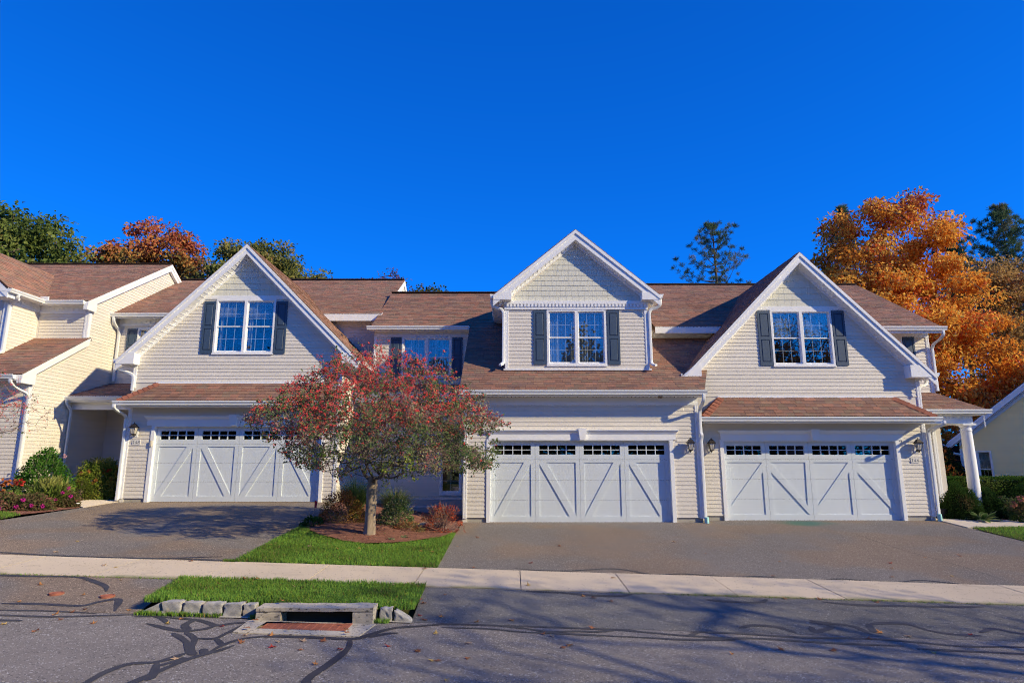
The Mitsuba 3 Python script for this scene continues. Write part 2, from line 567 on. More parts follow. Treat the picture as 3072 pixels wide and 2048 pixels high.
def window(house, fr, u0, u1, v0, v1, units=2, cas=0.055, mull=0.085, blind=None, curtain=None, room=1.6, grid=(3, 2), stool=True):
    """Double-hung windows side by side in one casing; fr.n points out of the wall."""
    W = numbered(f'{house}__window')
    glass_w = (u1 - u0 - 2 * cas - (units - 1) * mull) / units
    outer = rect(u0, v0, u1, v1)
    holes = []
    for k in range(units):
        a = u0 + cas + k * (glass_w + mull)
        holes.append(rect(a, v0 + cas, a + glass_w, v1 - cas))
    put(W, 'frame', slab(MB(), outer.difference(unary_union(holes)), fr, -0.09, 0.034), TRIM)
    if stool:
        put(W, 'sill', slab(MB(), rect(u0 - 0.012, v0 - 0.03, u1 + 0.012, v0 + 0.012), fr, 0, 0.048), TRIM)
    for k, h in enumerate(holes):
        a, b, c, d = h.bounds
        m = (b + d) / 2
        for low in (0, 1):
            y0, y1 = (b, m + 0.018) if low else (m - 0.018, d)
            w = -0.045 if low else -0.018
            bw = 0.034
            ring = rect(a, y0, c, y1).difference(rect(a + bw, y0 + bw + 0.012 * low, c - bw, y1 - bw))
            put(W, 'sash', slab(MB(), ring, fr, w - 0.028, w), TRIM)
            ga, gb, gc, gd = a + bw, y0 + bw + 0.012 * low, c - bw, y1 - bw
            put(W, 'pane', MB().add(fr.P(np.array([ga, gc, gc, ga]), np.array([gb, gb, gd, gd]), w - 0.012), [[0, 1, 2, 3]]), 'pane')
            bars = MB()
            for i in range(1, grid[0]):
                x = ga + (gc - ga) * i / grid[0]
                slab(bars, rect(x - 0.009, gb, x + 0.009, gd), fr, w - 0.026, w - 0.016)
            for j in range(1, grid[1]):
                y = gb + (gd - gb) * j / grid[1]
                slab(bars, rect(ga, y - 0.009, gc, y + 0.009), fr, w - 0.0265, w - 0.0155)
            put(W, 'muntin_grid', bars, TRIM)
        if blind:
            mb = MB()
            z = d - 0.03
            while z > d - blind[k % len(blind)] * (d - b):
                p = fr.P(np.array([a + 0.02, c - 0.02, c - 0.02, a + 0.02]), np.array([z, z, z + 0.02, z + 0.02]), np.array([-0.10, -0.10, -0.122, -0.122]))
                mb.add(p, [[0, 1, 2, 3]])
                z -= 0.026
            slab(mb, rect(a + 0.02, z - 0.01, c - 0.02, z + 0.012), fr, -0.125, -0.10)
            put(W, 'blind', mb, BLIND)
        if curtain:
            for s0, s1 in curtain:
                n = 40
                us = np.linspace(a + (c - a) * s0, a + (c - a) * s1, n)
                ph = rng.uniform(0, 6)
                w_ = -0.19 + 0.025 * np.sin(us * 75 + ph) + 0.012 * np.sin(us * 31 + ph)
                v = np.vstack([fr.P(us, np.full(n, b - 0.02), w_), fr.P(us, np.full(n, d + 0.02), w_)])
                i = np.arange(n - 1)
                put(W, 'curtain', MB().add(v, np.stack([i, i + 1, i + 1 + n, i + n], 1)), CURT, smooth=True)
    # the room behind it
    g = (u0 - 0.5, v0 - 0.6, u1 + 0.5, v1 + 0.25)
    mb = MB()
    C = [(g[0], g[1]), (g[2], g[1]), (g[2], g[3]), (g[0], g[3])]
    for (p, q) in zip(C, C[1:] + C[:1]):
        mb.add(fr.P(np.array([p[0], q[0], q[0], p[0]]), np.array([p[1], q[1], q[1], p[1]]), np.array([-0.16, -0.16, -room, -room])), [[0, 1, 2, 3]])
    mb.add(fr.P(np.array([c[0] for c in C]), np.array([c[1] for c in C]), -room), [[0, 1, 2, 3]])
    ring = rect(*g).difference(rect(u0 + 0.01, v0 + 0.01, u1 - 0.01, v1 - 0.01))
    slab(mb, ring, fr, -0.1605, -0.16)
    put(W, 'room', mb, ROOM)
    return outer.buffer(-0.004, join_style=2)


def shutter(house, fr, u0, u1, v0, v1):
    S = numbered(f'{house}__shutter')
    st, m = 0.055, (v0 + v1) / 2
    h1, h2 = rect(u0 + st, v0 + 0.10, u1 - st, m - 0.045), rect(u0 + st, m + 0.045, u1 - st, v1 - 0.075)
    put(S, 'frame', slab(MB(), rect(u0, v0, u1, v1).difference(unary_union([h1, h2])), fr, 0.012, 0.042), SHUT)
    put(S, 'backing', slab(MB(), rect(u0 + 0.01, v0 + 0.01, u1 - 0.01, v1 - 0.01), fr, 0.011, 0.022), SHUT)
    for h in (h1, h2):
        a, b, c, d = h.bounds
        i = 0.03
        v = np.vstack([fr.P(np.array([a + .008, c - .008, c - .008, a + .008]), np.array([b + .008, b + .008, d - .008, d - .008]), 0.022),
                       fr.P(np.array([a + i, c - i, c - i, a + i]), np.array([b + i, b + i, d - i, d - i]), 0.039)])
        f = [[4, 5, 6, 7]] + [[k, (k + 1) % 4, 4 + (k + 1) % 4, 4 + k] for k in range(4)]
        put(S, 'panel', MB().add(v, f), SHUT)


def garage_door(house, fr, u0, u1, v0, v1, spread=0.0, back=-0.11):
    """Carriage-style sectional door with four bays; back = depth of the door's base plane."""
    D = numbered(f'{house}__garage_door')
    H = v1 - v0
    cuts = [v0, v0 + 0.262 * H, v0 + 0.515 * H, v0 + 0.765 * H, v1]
    nb = 4
    bw = (u1 - u0) / nb
    lites, overlay = [], []
    for k in range(nb):
        a, b = u0 + k * bw, u0 + (k + 1) * bw
        la, lb = a + 0.115, b - 0.115
        lites.append(rect(la, v0 + 0.828 * H, lb, v0 + 0.943 * H))
    lit = unary_union(lites)
    for a, b in zip(cuts[:-1], cuts[1:]):
        put(D, 'section', slab(MB(), rect(u0 - 0.02, a + 0.0025, u1 + 0.02, b - 0.0025).difference(lit), fr, back - 0.04, back), DOOR)
    put(D, 'seal', slab(MB(), rect(u0, v0 - 0.03, u1, v0 + 0.004), fr, back - 0.035, back - 0.004), BLACK)
    for k in range(nb):
        a, b = u0 + k * bw + 0.003, u0 + (k + 1) * bw - 0.003
        pa, pb = a + 0.11, b - 0.11
        z0, z1 = v0 + 0.072 * H, v0 + 0.765 * H - 0.075
        hgt = z1 - z0
        dw = 0.19 + spread * 0.22      # width of the brace along the rail
        dh = spread * hgt * 0.17       # how far the recesses are cut back on the sides
        if k % 2 == 0:
            t1 = sg.Polygon([(pa, z1), (pb - dw * (1 - spread), z1), (pa + 0.03 * spread, z0 + dh + 0.0)])
            t2 = sg.Polygon([(pb, z1 - dh - 0.03), (pb, z0), (pa + dw * (1 - spread), z0)])
        else:
            t1 = sg.Polygon([(pb, z1), (pa + dw * (1 - spread), z1), (pb - 0.03 * spread, z0 + dh)])
            t2 = sg.Polygon([(pa, z1 - dh - 0.03), (pa, z0), (pb - dw * (1 - spread), z0)])
        brace = rect(pa, z0, pb, z1).difference(unary_union([t1, t2]))
        w0, w1 = back, back + 0.022
        pieces = [('stile', rect(a, v0, pa, v1)), ('stile', rect(pb, v0, b, v1)), ('rail', rect(pa, v0, pb, z0)), ('rail', rect(pa, z1, pb, lites[k].bounds[1])),
                  ('rail', rect(pa, lites[k].bounds[3], pb, v1)), ('brace', brace)]
        for nm, g in pieces:
            g = g.difference(unary_union([rect(u0 - 1, c - 0.0025, u1 + 1, c + 0.0025) for c in cuts[1:-1]]))
            g = g.difference(lites[k])
            put(D, nm, slab(MB(), g, fr, w0, w1), DOOR)
        la, lb, lc, ld = lites[k].bounds
        bars = MB()
        for i in range(1, 4):
            x = la + (lc - la) * i / 4
            slab(bars, rect(x - 0.013, lb, x + 0.013, ld), fr, back - 0.02, back + 0.012)
        y = (lb + ld) / 2
        slab(bars, rect(la, y - 0.011, lc, y + 0.011), fr, back - 0.0205, back + 0.0115)
        put(D, 'muntin_grid', bars, DOOR)
        for i in range(4):
            for j in range(2):
                x0, x1 = la + (lc - la) * i / 4, la + (lc - la) * (i + 1) / 4
                y0, y1 = lb + (ld - lb) * j / 2, lb + (ld - lb) * (j + 1) / 2
                put(D, 'pane', MB().add(fr.P(np.array([x0, x1, x1, x0]), np.array([y0, y0, y1, y1]), back - 0.012), [[0, 1, 2, 3]]), 'pane')
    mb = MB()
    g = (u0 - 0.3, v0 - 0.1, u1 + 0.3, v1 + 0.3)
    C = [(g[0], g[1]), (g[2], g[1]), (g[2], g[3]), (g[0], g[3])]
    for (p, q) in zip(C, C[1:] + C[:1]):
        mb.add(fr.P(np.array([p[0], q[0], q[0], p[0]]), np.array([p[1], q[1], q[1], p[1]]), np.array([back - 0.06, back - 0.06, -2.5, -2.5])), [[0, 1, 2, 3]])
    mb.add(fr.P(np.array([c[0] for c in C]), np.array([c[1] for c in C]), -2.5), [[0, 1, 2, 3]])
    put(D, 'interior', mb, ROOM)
    # jambs, stop moulding and casing
    for s, e in ((u0 - 0.10, u0), (u1, u1 + 0.10)):
        put(house, 'door_jamb', slab(MB(), rect(s, v0 - 0.01, e, v1 + 0.0), fr, -0.16, 0.036), TRIM)
    put(house, 'door_jamb', slab(MB(), rect(u0 - 0.10, v1, u1 + 0.10, v1 + 0.04), fr, -0.16, 0.0355), TRIM)


def door_header(house, fr, u0, u1, v0, v1, key):
    """Frieze board, crown moulding and keystone above a garage door."""
    Hd = put(house, 'door_header', slab(MB(), rect(u0 + 0.07, v0, u1 - 0.07, v1 - 0.05), fr, 0.0, 0.045), TRIM)
    z = [(0.045, v1 - 0.105), (0.062, v1 - 0.1), (0.07, v1 - 0.075), (0.10, v1 - 0.05), (0.115, v1 - 0.022), (0.125, v1 - 0.02), (0.125, v1)]
    mb = MB()
    ends = []
    for w, v in z:
        e = 0.07 - max(0, (w - 0.045)) * 0.9
        ends.append((u0 + e, u1 - e))
    V = []
    for (w, v), (a, b) in zip(z, ends):
        V += [fr.P(a, v, w), fr.P(b, v, w), fr.P(a, v, 0.0), fr.P(b, v, 0.0)]
    V = np.array(V)
    F = []
    for k in range(len(z) - 1):
        i, j = 4 * k, 4 * k + 4
        F += [[i, i + 1, j + 1, j], [i + 2, i, j, j + 2], [i + 1, i + 3, j + 3, j + 1]]
    j = 4 * (len(z) - 1)
    F.append([j, j + 1, j + 3, j + 2])
    mb.add(V, F)
    put(house, 'crown_moulding', mb, TRIM)
    k0, k1 = key
    put(house, 'keystone', slab(MB(), sg.Polygon([(k0 + 0.025, v0 - 0.012), (k1 - 0.025, v0 - 0.012), (k1 + 0.012, v1 + 0.03), (k0 - 0.012, v1 + 0.03)]), fr, 0.0, 0.15), TRIM)


# ------------------------------------------------------------------ gables, pents
def gable_roof(house, xa, za, s, xl, xr, Yf, Yw, back, fas=0.30, drop=0.41, side_tone=1.0, right_parts=False):
    """A front-facing gable: two roof slopes, rake boards, soffits and the boxed eave returns. back(z) = Y where the slope at height z ends."""
    c = 1 / math.sqrt(1 + s * s)
    for side in (-1, 1):
        xe = xl if side < 0 else xr
        ze = za - s * abs(xa - xe)
        L = abs(xa - xe) / c
        up = np.array([-side, 0, s])
        al = np.array([0, side, 0.0])
        cor = [(Yf, 0), (Yf, L), (back(za), L), (back(ze), 0)]
        cor = [(side * y, v) for y, v in cor]
        if side > 0:
            cor = [cor[0], cor[3], cor[2], cor[1]]
        roof_plane(house, (xe, 0, ze), al, up, cor, thick=0.06, tone=side_tone)
        # soffit under the overhang
        fr = Frame((xe, 0, ze), al, up)
        g = sg.Polygon([(side * (Yf + 0.02), 0.02), (side * (Yf + 0.02), L), (side * (Yw + 0.0), L), (side * (Yw + 0.0), 0.02)])
        mb = slab(MB(), g, fr, -fas * c - 0.012, -fas * c, back=True)
        n = int(L / 0.15)
        for k in range(n):
            v = (k + 0.5) * L / n
            slab(mb, sg.Polygon([(side * (Yf + 0.03), v), (side * (Yf + 0.03), v + 0.012), (side * Yw, v + 0.012), (side * Yw, v)]), fr, -fas * c - 0.022, -fas * c - 0.012, back=True)
        put(house, 'soffit', mb, TRIM)
        # rake board, its upper moulding, and the frieze along the wall
        F, W = front(Yf), front(Yw)
        top = lambda x: za - s * abs(x - xa)
        q = lambda a, b: sg.Polygon([(xe, top(xe) - a), (xa, za - a), (xa, za - b), (xe, top(xe) - b)])
        put(house, 'rake_board', slab(MB(), q(0.045, fas + 0.02), F, -0.03, 0.0, back=True), TRIM)
        put(house, 'rake_moulding', slab(MB(), q(0.02, 0.13), F, -0.02, 0.03, back=True), TRIM)
        xi = xa + (xe - xa) * 0.93
        qq = sg.Polygon([(xi, top(xi) - fas - 0.012), (xa, za - fas - 0.012), (xa, za - drop), (xi, top(xi) - drop)])
        put(house, 'frieze_board', slab(MB(), qq, W, 0.0, 0.026), TRIM)


def eave_return(house, x0, x1, za, xa, s, z0, h, Yf, Yw):
    """Boxed return at the foot of a gable: x0 = inner end, x1 = outer end."""
    top = lambda x: za - s * abs(x - xa) - 0.02
    pts = [(x0, z0), (x1, z0), (x1, min(top(x1), z0 + h)), ]
    # where the flat top meets the roof line
    xm = xa + (za - 0.02 - z0 - h) / s * (1 if x1 > xa else -1)
    xm = max(min(xm, max(x0, x1)), min(x0, x1))
    pts += [(xm, min(z0 + h, top(xm))), (x0, min(z0 + h, top(x0)))]
    put(house, 'eave_return', slab(MB(), sg.Polygon(pts).convex_hull, Frame((0, Yf, 0), (1, 0, 0), (0, 0, 1)), -(Yw - Yf) - 0.0, 0.012, back=True), TRIM)


def pent_roof(house, xl, xr, xtl, xtr, Ye, ze, Yw, zt, soff=0.17):
    """Shallow hipped roof over a garage door with gutter, hips and flashing."""
    up = np.array([0, Yw - Ye, zt - ze])
    L = np.linalg.norm(up)
    fr_up = up / L
    roof_plane(house, (0, Ye, ze), (1, 0, 0), up, [(xl, 0), (xr, 0), (xtr, L), (xtl, L)], thick=0.03, as_parts=True, expo=0.128)
    # hip ends
    for x0, x1 in ((xl, xtl), (xr, xtr)):
        side = 1 if x0 > x1 else -1
        run = abs(x1 - x0)
        upv = np.array([-side * run, 0, zt - ze])
        Lh = np.linalg.norm(upv)
        al = np.array([0, side, 0.0])
        cor = [(side * Ye, 0), (side * Yw, 0), (side * Yw, Lh)]
        if side < 0:
            cor = [(side * Yw, 0), (side * Ye, 0), (side * Yw, Lh)]
        roof_plane(house, (x0, 0, ze), al, upv, cor, thick=0.02)
        a, b = np.array([x0, Ye, ze]), np.array([x1, Yw, zt])
        hip_cap(house, a, b, side, up, upv)
    # flashing against the wall
    put(house, 'flashing', slab(MB(), rect(xtl - 0.05, zt - 0.015, xtr + 0.05, zt + 0.05), front(Yw), 0.0, 0.022), TRIM)
    put(house, 'soffit', box(MB(), xl + 0.06, xr - 0.06, Ye + 0.02, Yw, ze - soff, ze - soff + 0.02), TRIM)
    put(house, 'fascia', slab(MB(), rect(xl + 0.05, ze - soff - 0.005, xr - 0.05, ze - 0.02), front(Ye + 0.02), -0.02, 0.0, back=True), TRIM)
    for x in (xl + 0.05, xr - 0.07):
        put(house, 'fascia', box(MB(), x, x + 0.02, Ye + 0.02, Yw, ze - soff, ze - 0.03), TRIM)
    gutter(house, (xl - 0.08, Ye + 0.02, ze - 0.135), (xr + 0.10, Ye + 0.02, ze - 0.135), (0, -1, 0))


def hip_cap(house, a, b, side, up_f, up_s):
    d = (b - a) / np.linalg.norm(b - a)
    f = np.array([-side, 0, 0.0])                      # along the front slope, away from the hip
    f = f - d * (f @ d)
    r = np.array([0, 1.0, 0])
    r = r - d * (r @ d)
    L = np.linalg.norm(b - a)
    n = int(L / 0.135)
    for k in range(n):
        p, q = a + d * (k * L / n), a + d * min(L, (k + 1.15) * L / n)
        w = 0.16
        v = np.array([p + f / np.linalg.norm(f) * w, p, p + r / np.linalg.norm(r) * w, q + f / np.linalg.norm(f) * w, q, q + r / np.linalg.norm(r) * w])
        nf = np.cross(np.array([1.0, 0, 0]), up_f / np.linalg.norm(up_f))
        nf = nf if nf[2] > 0 else -nf
        ns = np.cross(np.array([0, 1.0, 0]), up_s / np.linalg.norm(up_s))
        ns = ns if ns[2] > 0 else -ns
        off = np.array([nf * 0.030, (nf + ns) * 0.026, ns * 0.030, nf * 0.016, (nf + ns) * 0.012, ns * 0.016])
        v = v + off
        lo = v[:3] - off[:3] * 0.8
        F = np.array([[0, 1, 4], [0, 4, 3], [1, 2, 5], [1, 5, 4], [6, 7, 1], [6, 1, 0], [7, 8, 2], [7, 2, 1], [6, 0, 3]])
        if side > 0:
            F = F[:, ::-1]
        put(house, 'cap_shingle', MB().add(np.vstack([v, lo]), F, np.array([0.25, 0.10, 0.068]) * rng.uniform(0.86, 1.14)), 'shingle')


def lantern(x, Y, z, label):
    """Wall lantern: white backplate, curved arm, tapered glass body and a flared roof."""
    k = thing('wall_lantern', label, 'lantern', 'wall lanterns beside the garage doors')
    y = Y - 0.145
    put(k, 'backplate', cbox(x - 0.065, x + 0.065, Y - 0.028, Y - 0.004, z - 0.20, z + 0.02, 0.008), TRIM)
    arm = curve([(x, Y - 0.02, z - 0.12), (x, Y - 0.07, z - 0.15), (x, y, z - 0.155), (x, y, z - 0.12)], 6)
    put(k, 'bracket', pipe(arm, 0.02, 8), METAL, smooth=40)

    def ring(r, zz, sides=4):
        a = np.pi / 4 + np.arange(sides) * 2 * np.pi / sides
        return np.stack([x + r * np.cos(a), y + r * np.sin(a), np.full(sides, zz)], 1)

    def loft(levels, cap=True):
        mb = MB()
        R = [ring(r, zz) for r, zz in levels]
        for p, q in zip(R[:-1], R[1:]):
            mb.add(np.vstack([p, q]), [[m, (m + 1) % 4, 4 + (m + 1) % 4, 4 + m] for m in range(4)])
        if cap:
            mb.add(R[0], [[3, 2, 1, 0]])
            mb.add(R[-1], [[0, 1, 2, 3]])
        return mb
    put(k, 'base_cup', loft([(0.03, z - 0.135), (0.062, z - 0.12), (0.066, z - 0.105)]), METAL)
    put(k, 'glass', loft([(0.058, z - 0.105), (0.098, z + 0.075)]), LGLASS)
    cage = MB()
    lo, hi = ring(0.066, z - 0.105), ring(0.106, z + 0.075)
    tubes(cage, lo, hi, 0.006, 0.006, 4)
    tubes(cage, hi, np.roll(hi, -1, 0), 0.008, 0.008, 4)
    mid_lo, mid_hi = (lo + np.roll(lo, -1, 0)) / 2, (hi + np.roll(hi, -1, 0)) / 2
    tubes(cage, mid_lo, mid_hi, 0.003, 0.003, 4)
    put(k, 'cage', cage, METAL)
    put(k, 'cap', loft([(0.135, z + 0.072), (0.138, z + 0.082), (0.10, z + 0.115), (0.062, z + 0.165), (0.035, z + 0.178), (0.03, z + 0.186)]), METAL)
    put(k, 'finial', lathe([(0.0, 0.0), (0.014, 0.0), (0.008, 0.012), (0.014, 0.025), (0.0, 0.045)], (x, y, z + 0.186), 8), METAL, smooth=40)
    return k


def plaque(text, x, Y, z, label):
    k = thing('number_plaque', label, 'house number')
    c = sg.box(x - 0.105, z - 0.062, x + 0.105, z + 0.062).buffer(0.012)
    put(k, 'plate', slab(MB(), c, front(Y), 0.002, 0.026), PLAQ)
    t = meshkit.text_mesh(text, 0.085, 0.004, bold=False)
    v = np.array(t.vertices)
    v[:, 0] += v[:, 1] * 0.16
    w = v[:, 0].max() - v[:, 0].min()
    v[:, 0] += x - w / 2 - v[:, 0].min()
    v[:, 1] += z - 0.042
    fr = front(Y)
    put(k, 'numerals', (fr.P(v[:, 0], v[:, 1], v[:, 2] + 0.026), np.array(t.faces)), LETTER)


def corner_board(house, x0, x1, Y, z0, z1, w=0.024):
    """Two-ridged vinyl corner post on a front wall."""
    fr = front(Y)
    m = slab(MB(), rect(x0, z0, x1, z1), fr, 0.0, w)
    d = (x1 - x0)
    slab(m, rect(x0 + d * 0.12, z0, x0 + d * 0.40, z1), fr, w, w + 0.005)
    slab(m, rect(x0 + d * 0.60, z0, x0 + d * 0.88, z1), fr, w, w + 0.005)
    return put(house, 'corner_board', m, TRIM)


def side_board(house, X, y0, y1, z0, z1, sgn=1, w=0.024):
    fr = facing_right(X) if sgn > 0 else facing_left(X)
    a, b = (y0, y1) if sgn > 0 else (-y1, -y0)
    m = slab(MB(), rect(a, z0, b, z1), fr, 0.0, w)
    d = b - a
    slab(m, rect(a + d * 0.12, z0, a + d * 0.40, z1), fr, w, w + 0.005)
    slab(m, rect(a + d * 0.60, z0, a + d * 0.88, z1), fr, w, w + 0.005)
    return put(house, 'corner_board', m, TRIM)


def wall(house, fr, poly, mat=None):
    return put(house, 'wall', slab(MB(), poly, fr, -0.12, 0.0, back=True), mat or SID[1])


# ================================================================== townhouse 146 (centre)
H6 = thing('townhouse', 'townhouse with a gabled dormer above its garage, between the two houses with full-height front gables', 'house')
m6 = 0.70
z6 = lambda Y: 3.47 + m6 * (Y - 16.6)
L6 = lambda Y: (Y - 16.6) * math.sqrt(1 + m6 * m6)
F = front(17.0)
DL, DR = -0.585, 4.255
wp = rect(-1.31, 0.11, 5.07, 3.32).difference(rect(DL - 0.09, -1, DR + 0.09, 2.15))
w6 = wall(H6, F, wp)
lap(w6, F, wp.intersection(rect(-1.21, 0.11, 4.985, 3.09)).difference(rect(DL - 0.06, 2.1, DR + 0.2, 2.38)), 0.115)
for g in (rect(-1.31, -0.3, DL - 0.1, 0.112), rect(DR + 0.1, -0.3, 5.06, 0.112)):
    put(H6, 'foundation', slab(MB(), g, F, -0.2, -0.02), FOUND)
corner_board(H6, -1.31, -1.20, 17.0, 0.10, 3.30)
corner_board(H6, 4.985, 5.08, 17.0, 0.10, 3.09)
Fz = put(H6, 'frieze_board', slab(slab(MB(), rect(-1.20, 3.09, 5.08, 3.165), F, 0, 0.034), rect(-1.20, 3.165, 5.08, 3.32), F, 0, 0.02), TRIM)
dentils(Fz, F, -1.15, 5.0, 3.168, h=0.075, w=0.072, pitch=0.145, out=0.014, base=0.02)
put(H6, 'soffit', box(MB(), -1.38, 5.16, 16.62, 17.0, 3.315, 3.335), TRIM)
vent = MB()
for k in range(60):
    x = -1.3 + k * 0.106
    box(vent, x, x + 0.035, 16.93, 16.975, 3.309, 3.3155)
put(H6, 'soffit_vents', vent, BLACK, stuff=True)
put(H6, 'fascia', box(MB(), -1.40, 5.17, 16.6, 16.62, 3.30, 3.455), TRIM)
gutter(H6, (-1.45, 16.6, 3.335), (5.22, 16.6, 3.335), (0, -1, 0))
for x in (-0.82, 4.02):
    sl = put(H6, 'soffit_light', cbox(x - 0.06, x + 0.06, 16.75, 16.85, 3.265, 3.316, 0.015), prin('soffit_light_brown', (0.22, 0.17, 0.14), 0.6, 0.3) if 'soffit_light_brown' not in scene else 'soffit_light_brown')
garage_door(H6, F, DL, DR, -0.005, 2.13)
door_header(H6, F, -0.70, 4.50, 2.155, 2.42, (1.80, 2.0))
# downspout at the right corner
downspout(H6, [*curve([(5.12, 16.54, 3.36), (5.12, 16.55, 3.20), (5.11, 16.65, 3.10), (5.105, 16.80, 3.02), (5.105, 16.90, 2.94), (5.10, 16.925, 2.80)], 4), (5.10, 16.925, 2.42), *curve([(5.10, 16.925, 2.34), (5.115, 16.90, 2.28), (5.115, 16.93, 2.20), (5.105, 16.945, 2.1)], 3), (5.105, 16.945, 0.10)])
put(H6, 'drain_pipe', lathe([(0.0, 0.14), (0.055, 0.14), (0.058, 0.0), (0.058, -0.25)], (5.13, 16.93, 0.0), 14), TEALP, smooth=40)
# main roof
rr = lambda Y: L6(Y)
roof_plane(H6, (0, 16.6, 3.47), (1, 0, 0), (0, 1, m6), [(-1.41, 0), (5.18, 0), (6.3, rr(19.3)), (6.6, rr(20.15)), (-1.41, rr(20.15))], as_parts=True, expo=0.135)
roof_plane(H6, (0, 16.6, 3.47), (1, 0, 0), (0, 1, m6), [(-4.72, rr(20.12)), (6.6, rr(20.12)), (6.6, rr(22.95)), (-4.58, rr(22.95))], expo=0.14)
roof_plane(H6, (0, 29.4, 3.47), (-1, 0, 0), (0, -1, m6), [(-6.6, 0), (4.6, 0), (4.6, rr(22.95)), (-6.6, rr(22.95))])
put(H6, 'ridge_vent', slab(MB(), rect(-4.6, 0, 4.6, 0.035), Frame((0, 22.95, z6(22.95)), (1, 0, 0), (0, 0, 1)), -0.12, 0.12, back=True), DECK)
# exposed rake of the garage roof on its left
put(H6, 'rake_board', slab(MB(), sg.Polygon([(-20.1, z6(20.1) - 0.02), (-16.6, 3.45), (-16.6, 3.28), (-20.1, z6(20.1) - 0.19)]), facing_left(-1.38), -0.02, 0.0, back=True), TRIM)
# left side wall of the garage
sw = sg.Polygon([(-20.4, 0.0), (-17.0, 0.0), (-17.0, 3.3), (-20.4, z6(20.4) - 0.25)])
ws = wall(H6, facing_left(-1.31), sw)
lap(ws, facing_left(-1.31), sw.intersection(rect(-30, 0.1, -17.1, 9)), 0.115, as_parts=False)
# dormer
F = front(17.5)
da, dz, ds = 1.86, 8.27, 0.83
inner = sg.Polygon([(-0.2, 4.05), (3.92, 4.05), (3.92, dz - 0.33 - ds * 2.06), (da, dz - 0.33), (-0.2, dz - 0.33 - ds * 2.06)])
wn = rect(1.005, 4.27, 2.715, 5.9)
wd = wall(H6, F, inner.difference(wn.buffer(-0.004, join_style=2)))
lap(wd, F, rect(-0.10, 4.165, 3.83, 5.90).difference(wn), 4.165)
window(H6, F, 1.005, 2.715, 4.27, 5.9, blind=None, curtain=[(0.0, 1.0)])
shutter(H6, F, 0.62, 0.975, 4.29, 5.87)
shutter(H6, F, 2.745, 3.10, 4.29, 5.87)
corner_board(H6, -0.2, -0.10, 17.5, 4.14, 5.90)
corner_board(H6, 3.83, 3.93, 17.5, 4.14, 5.90)
put(H6, 'flashing', slab(MB(), rect(-0.24, 4.125, 3.98, 4.168), F, 0, 0.04), TRIM)
Fz = put(H6, 'frieze_board', slab(slab(slab(MB(), rect(-0.22, 5.90, 3.94, 5.955), F, 0, 0.05), rect(-0.22, 5.955, 3.94, 6.08), F, 0, 0.03), rect(-0.22, 6.06, 3.94, 6.15), F, 0, 0.075), TRIM)
dentils(Fz, F, -0.18, 3.90, 5.975, h=0.085, w=0.06, pitch=0.102, out=0.042, base=0.03, as_parts=True)
ped = sg.Polygon([(-0.03, 6.152), (3.75, 6.152), (3.75, 6.2), (da, dz - 0.41), (-0.03, 6.2)]).intersection(sg.Polygon([(-5, dz - 0.41 - ds * 6.86), (da, dz - 0.41), (9, dz - 0.41 - ds * 7.14)]))
shakes(wd, F, ped, 6.152, 0.157)
gable_roof(H6, da, dz, ds, -0.54, 4.26, 17.24, 17.5, lambda z: 16.6 + (z - 3.47) / m6 + 0.3, fas=0.30, drop=0.41)
eave_return(H6, -0.02, -0.52, dz, da, ds, 6.14, 0.22, 17.24, 17.5)
eave_return(H6, 3.74, 4.24, dz, da, ds, 6.14, 0.22, 17.24, 17.5)
for sgn, X in ((-1, -0.2), (1, 3.92)):
    fr = facing_left(X) if sgn < 0 else facing_right(X)
    cheek = sg.Polygon([(17.5, 4.1), (20.4, 6.15), (17.5, 6.15)])
    if sgn < 0:
        cheek = sg.Polygon([(-17.5, 4.1), (-17.5, 6.15), (-20.4, 6.15)])
    wc = wall(H6, fr, cheek)
    lap(wc, fr, cheek, 4.165, as_parts=False)
    x0, x1 = (-0.52, -0.2) if sgn < 0 else (3.92, 4.24)
    put(H6, 'soffit', box(MB(), x0, x1, 17.5, 20.4, 6.14, 6.16), TRIM)
    xf = x0 if sgn < 0 else x1 - 0.02
    put(H6, 'fascia', box(MB(), xf, xf + 0.02, 17.5, 20.4, 6.16, 6.27), TRIM)
gutter(H6, (-0.52, 17.24, 6.19), (-0.52, 20.4, 6.19), (-1, 0, 0))
gutter(H6, (4.24, 20.4, 6.19), (4.24, 17.24, 6.19), (1, 0, 0))
downspout(H6, [*curve([(-0.58, 17.42, 6.2), (-0.57, 17.42, 6.02), (-0.45, 17.45, 5.94), (-0.30, 17.47, 5.90), (-0.245, 17.47, 5.80)], 4), (-0.245, 17.47, 4.45), *curve([(-0.245, 17.46, 4.36), (-0.27, 17.40, 4.30), (-0.34, 17.3, 4.25)], 3)])
downspout(H6, [*curve([(4.30, 17.42, 6.2), (4.29, 17.42, 6.04), (4.20, 17.45, 5.96), (4.03, 17.47, 5.90), (3.975, 17.47, 5.78)], 4), (3.975, 17.47, 4.42), *curve([(3.975, 17.46, 4.34), (4.00, 17.40, 4.28), (4.07, 17.3, 4.24)], 3)])
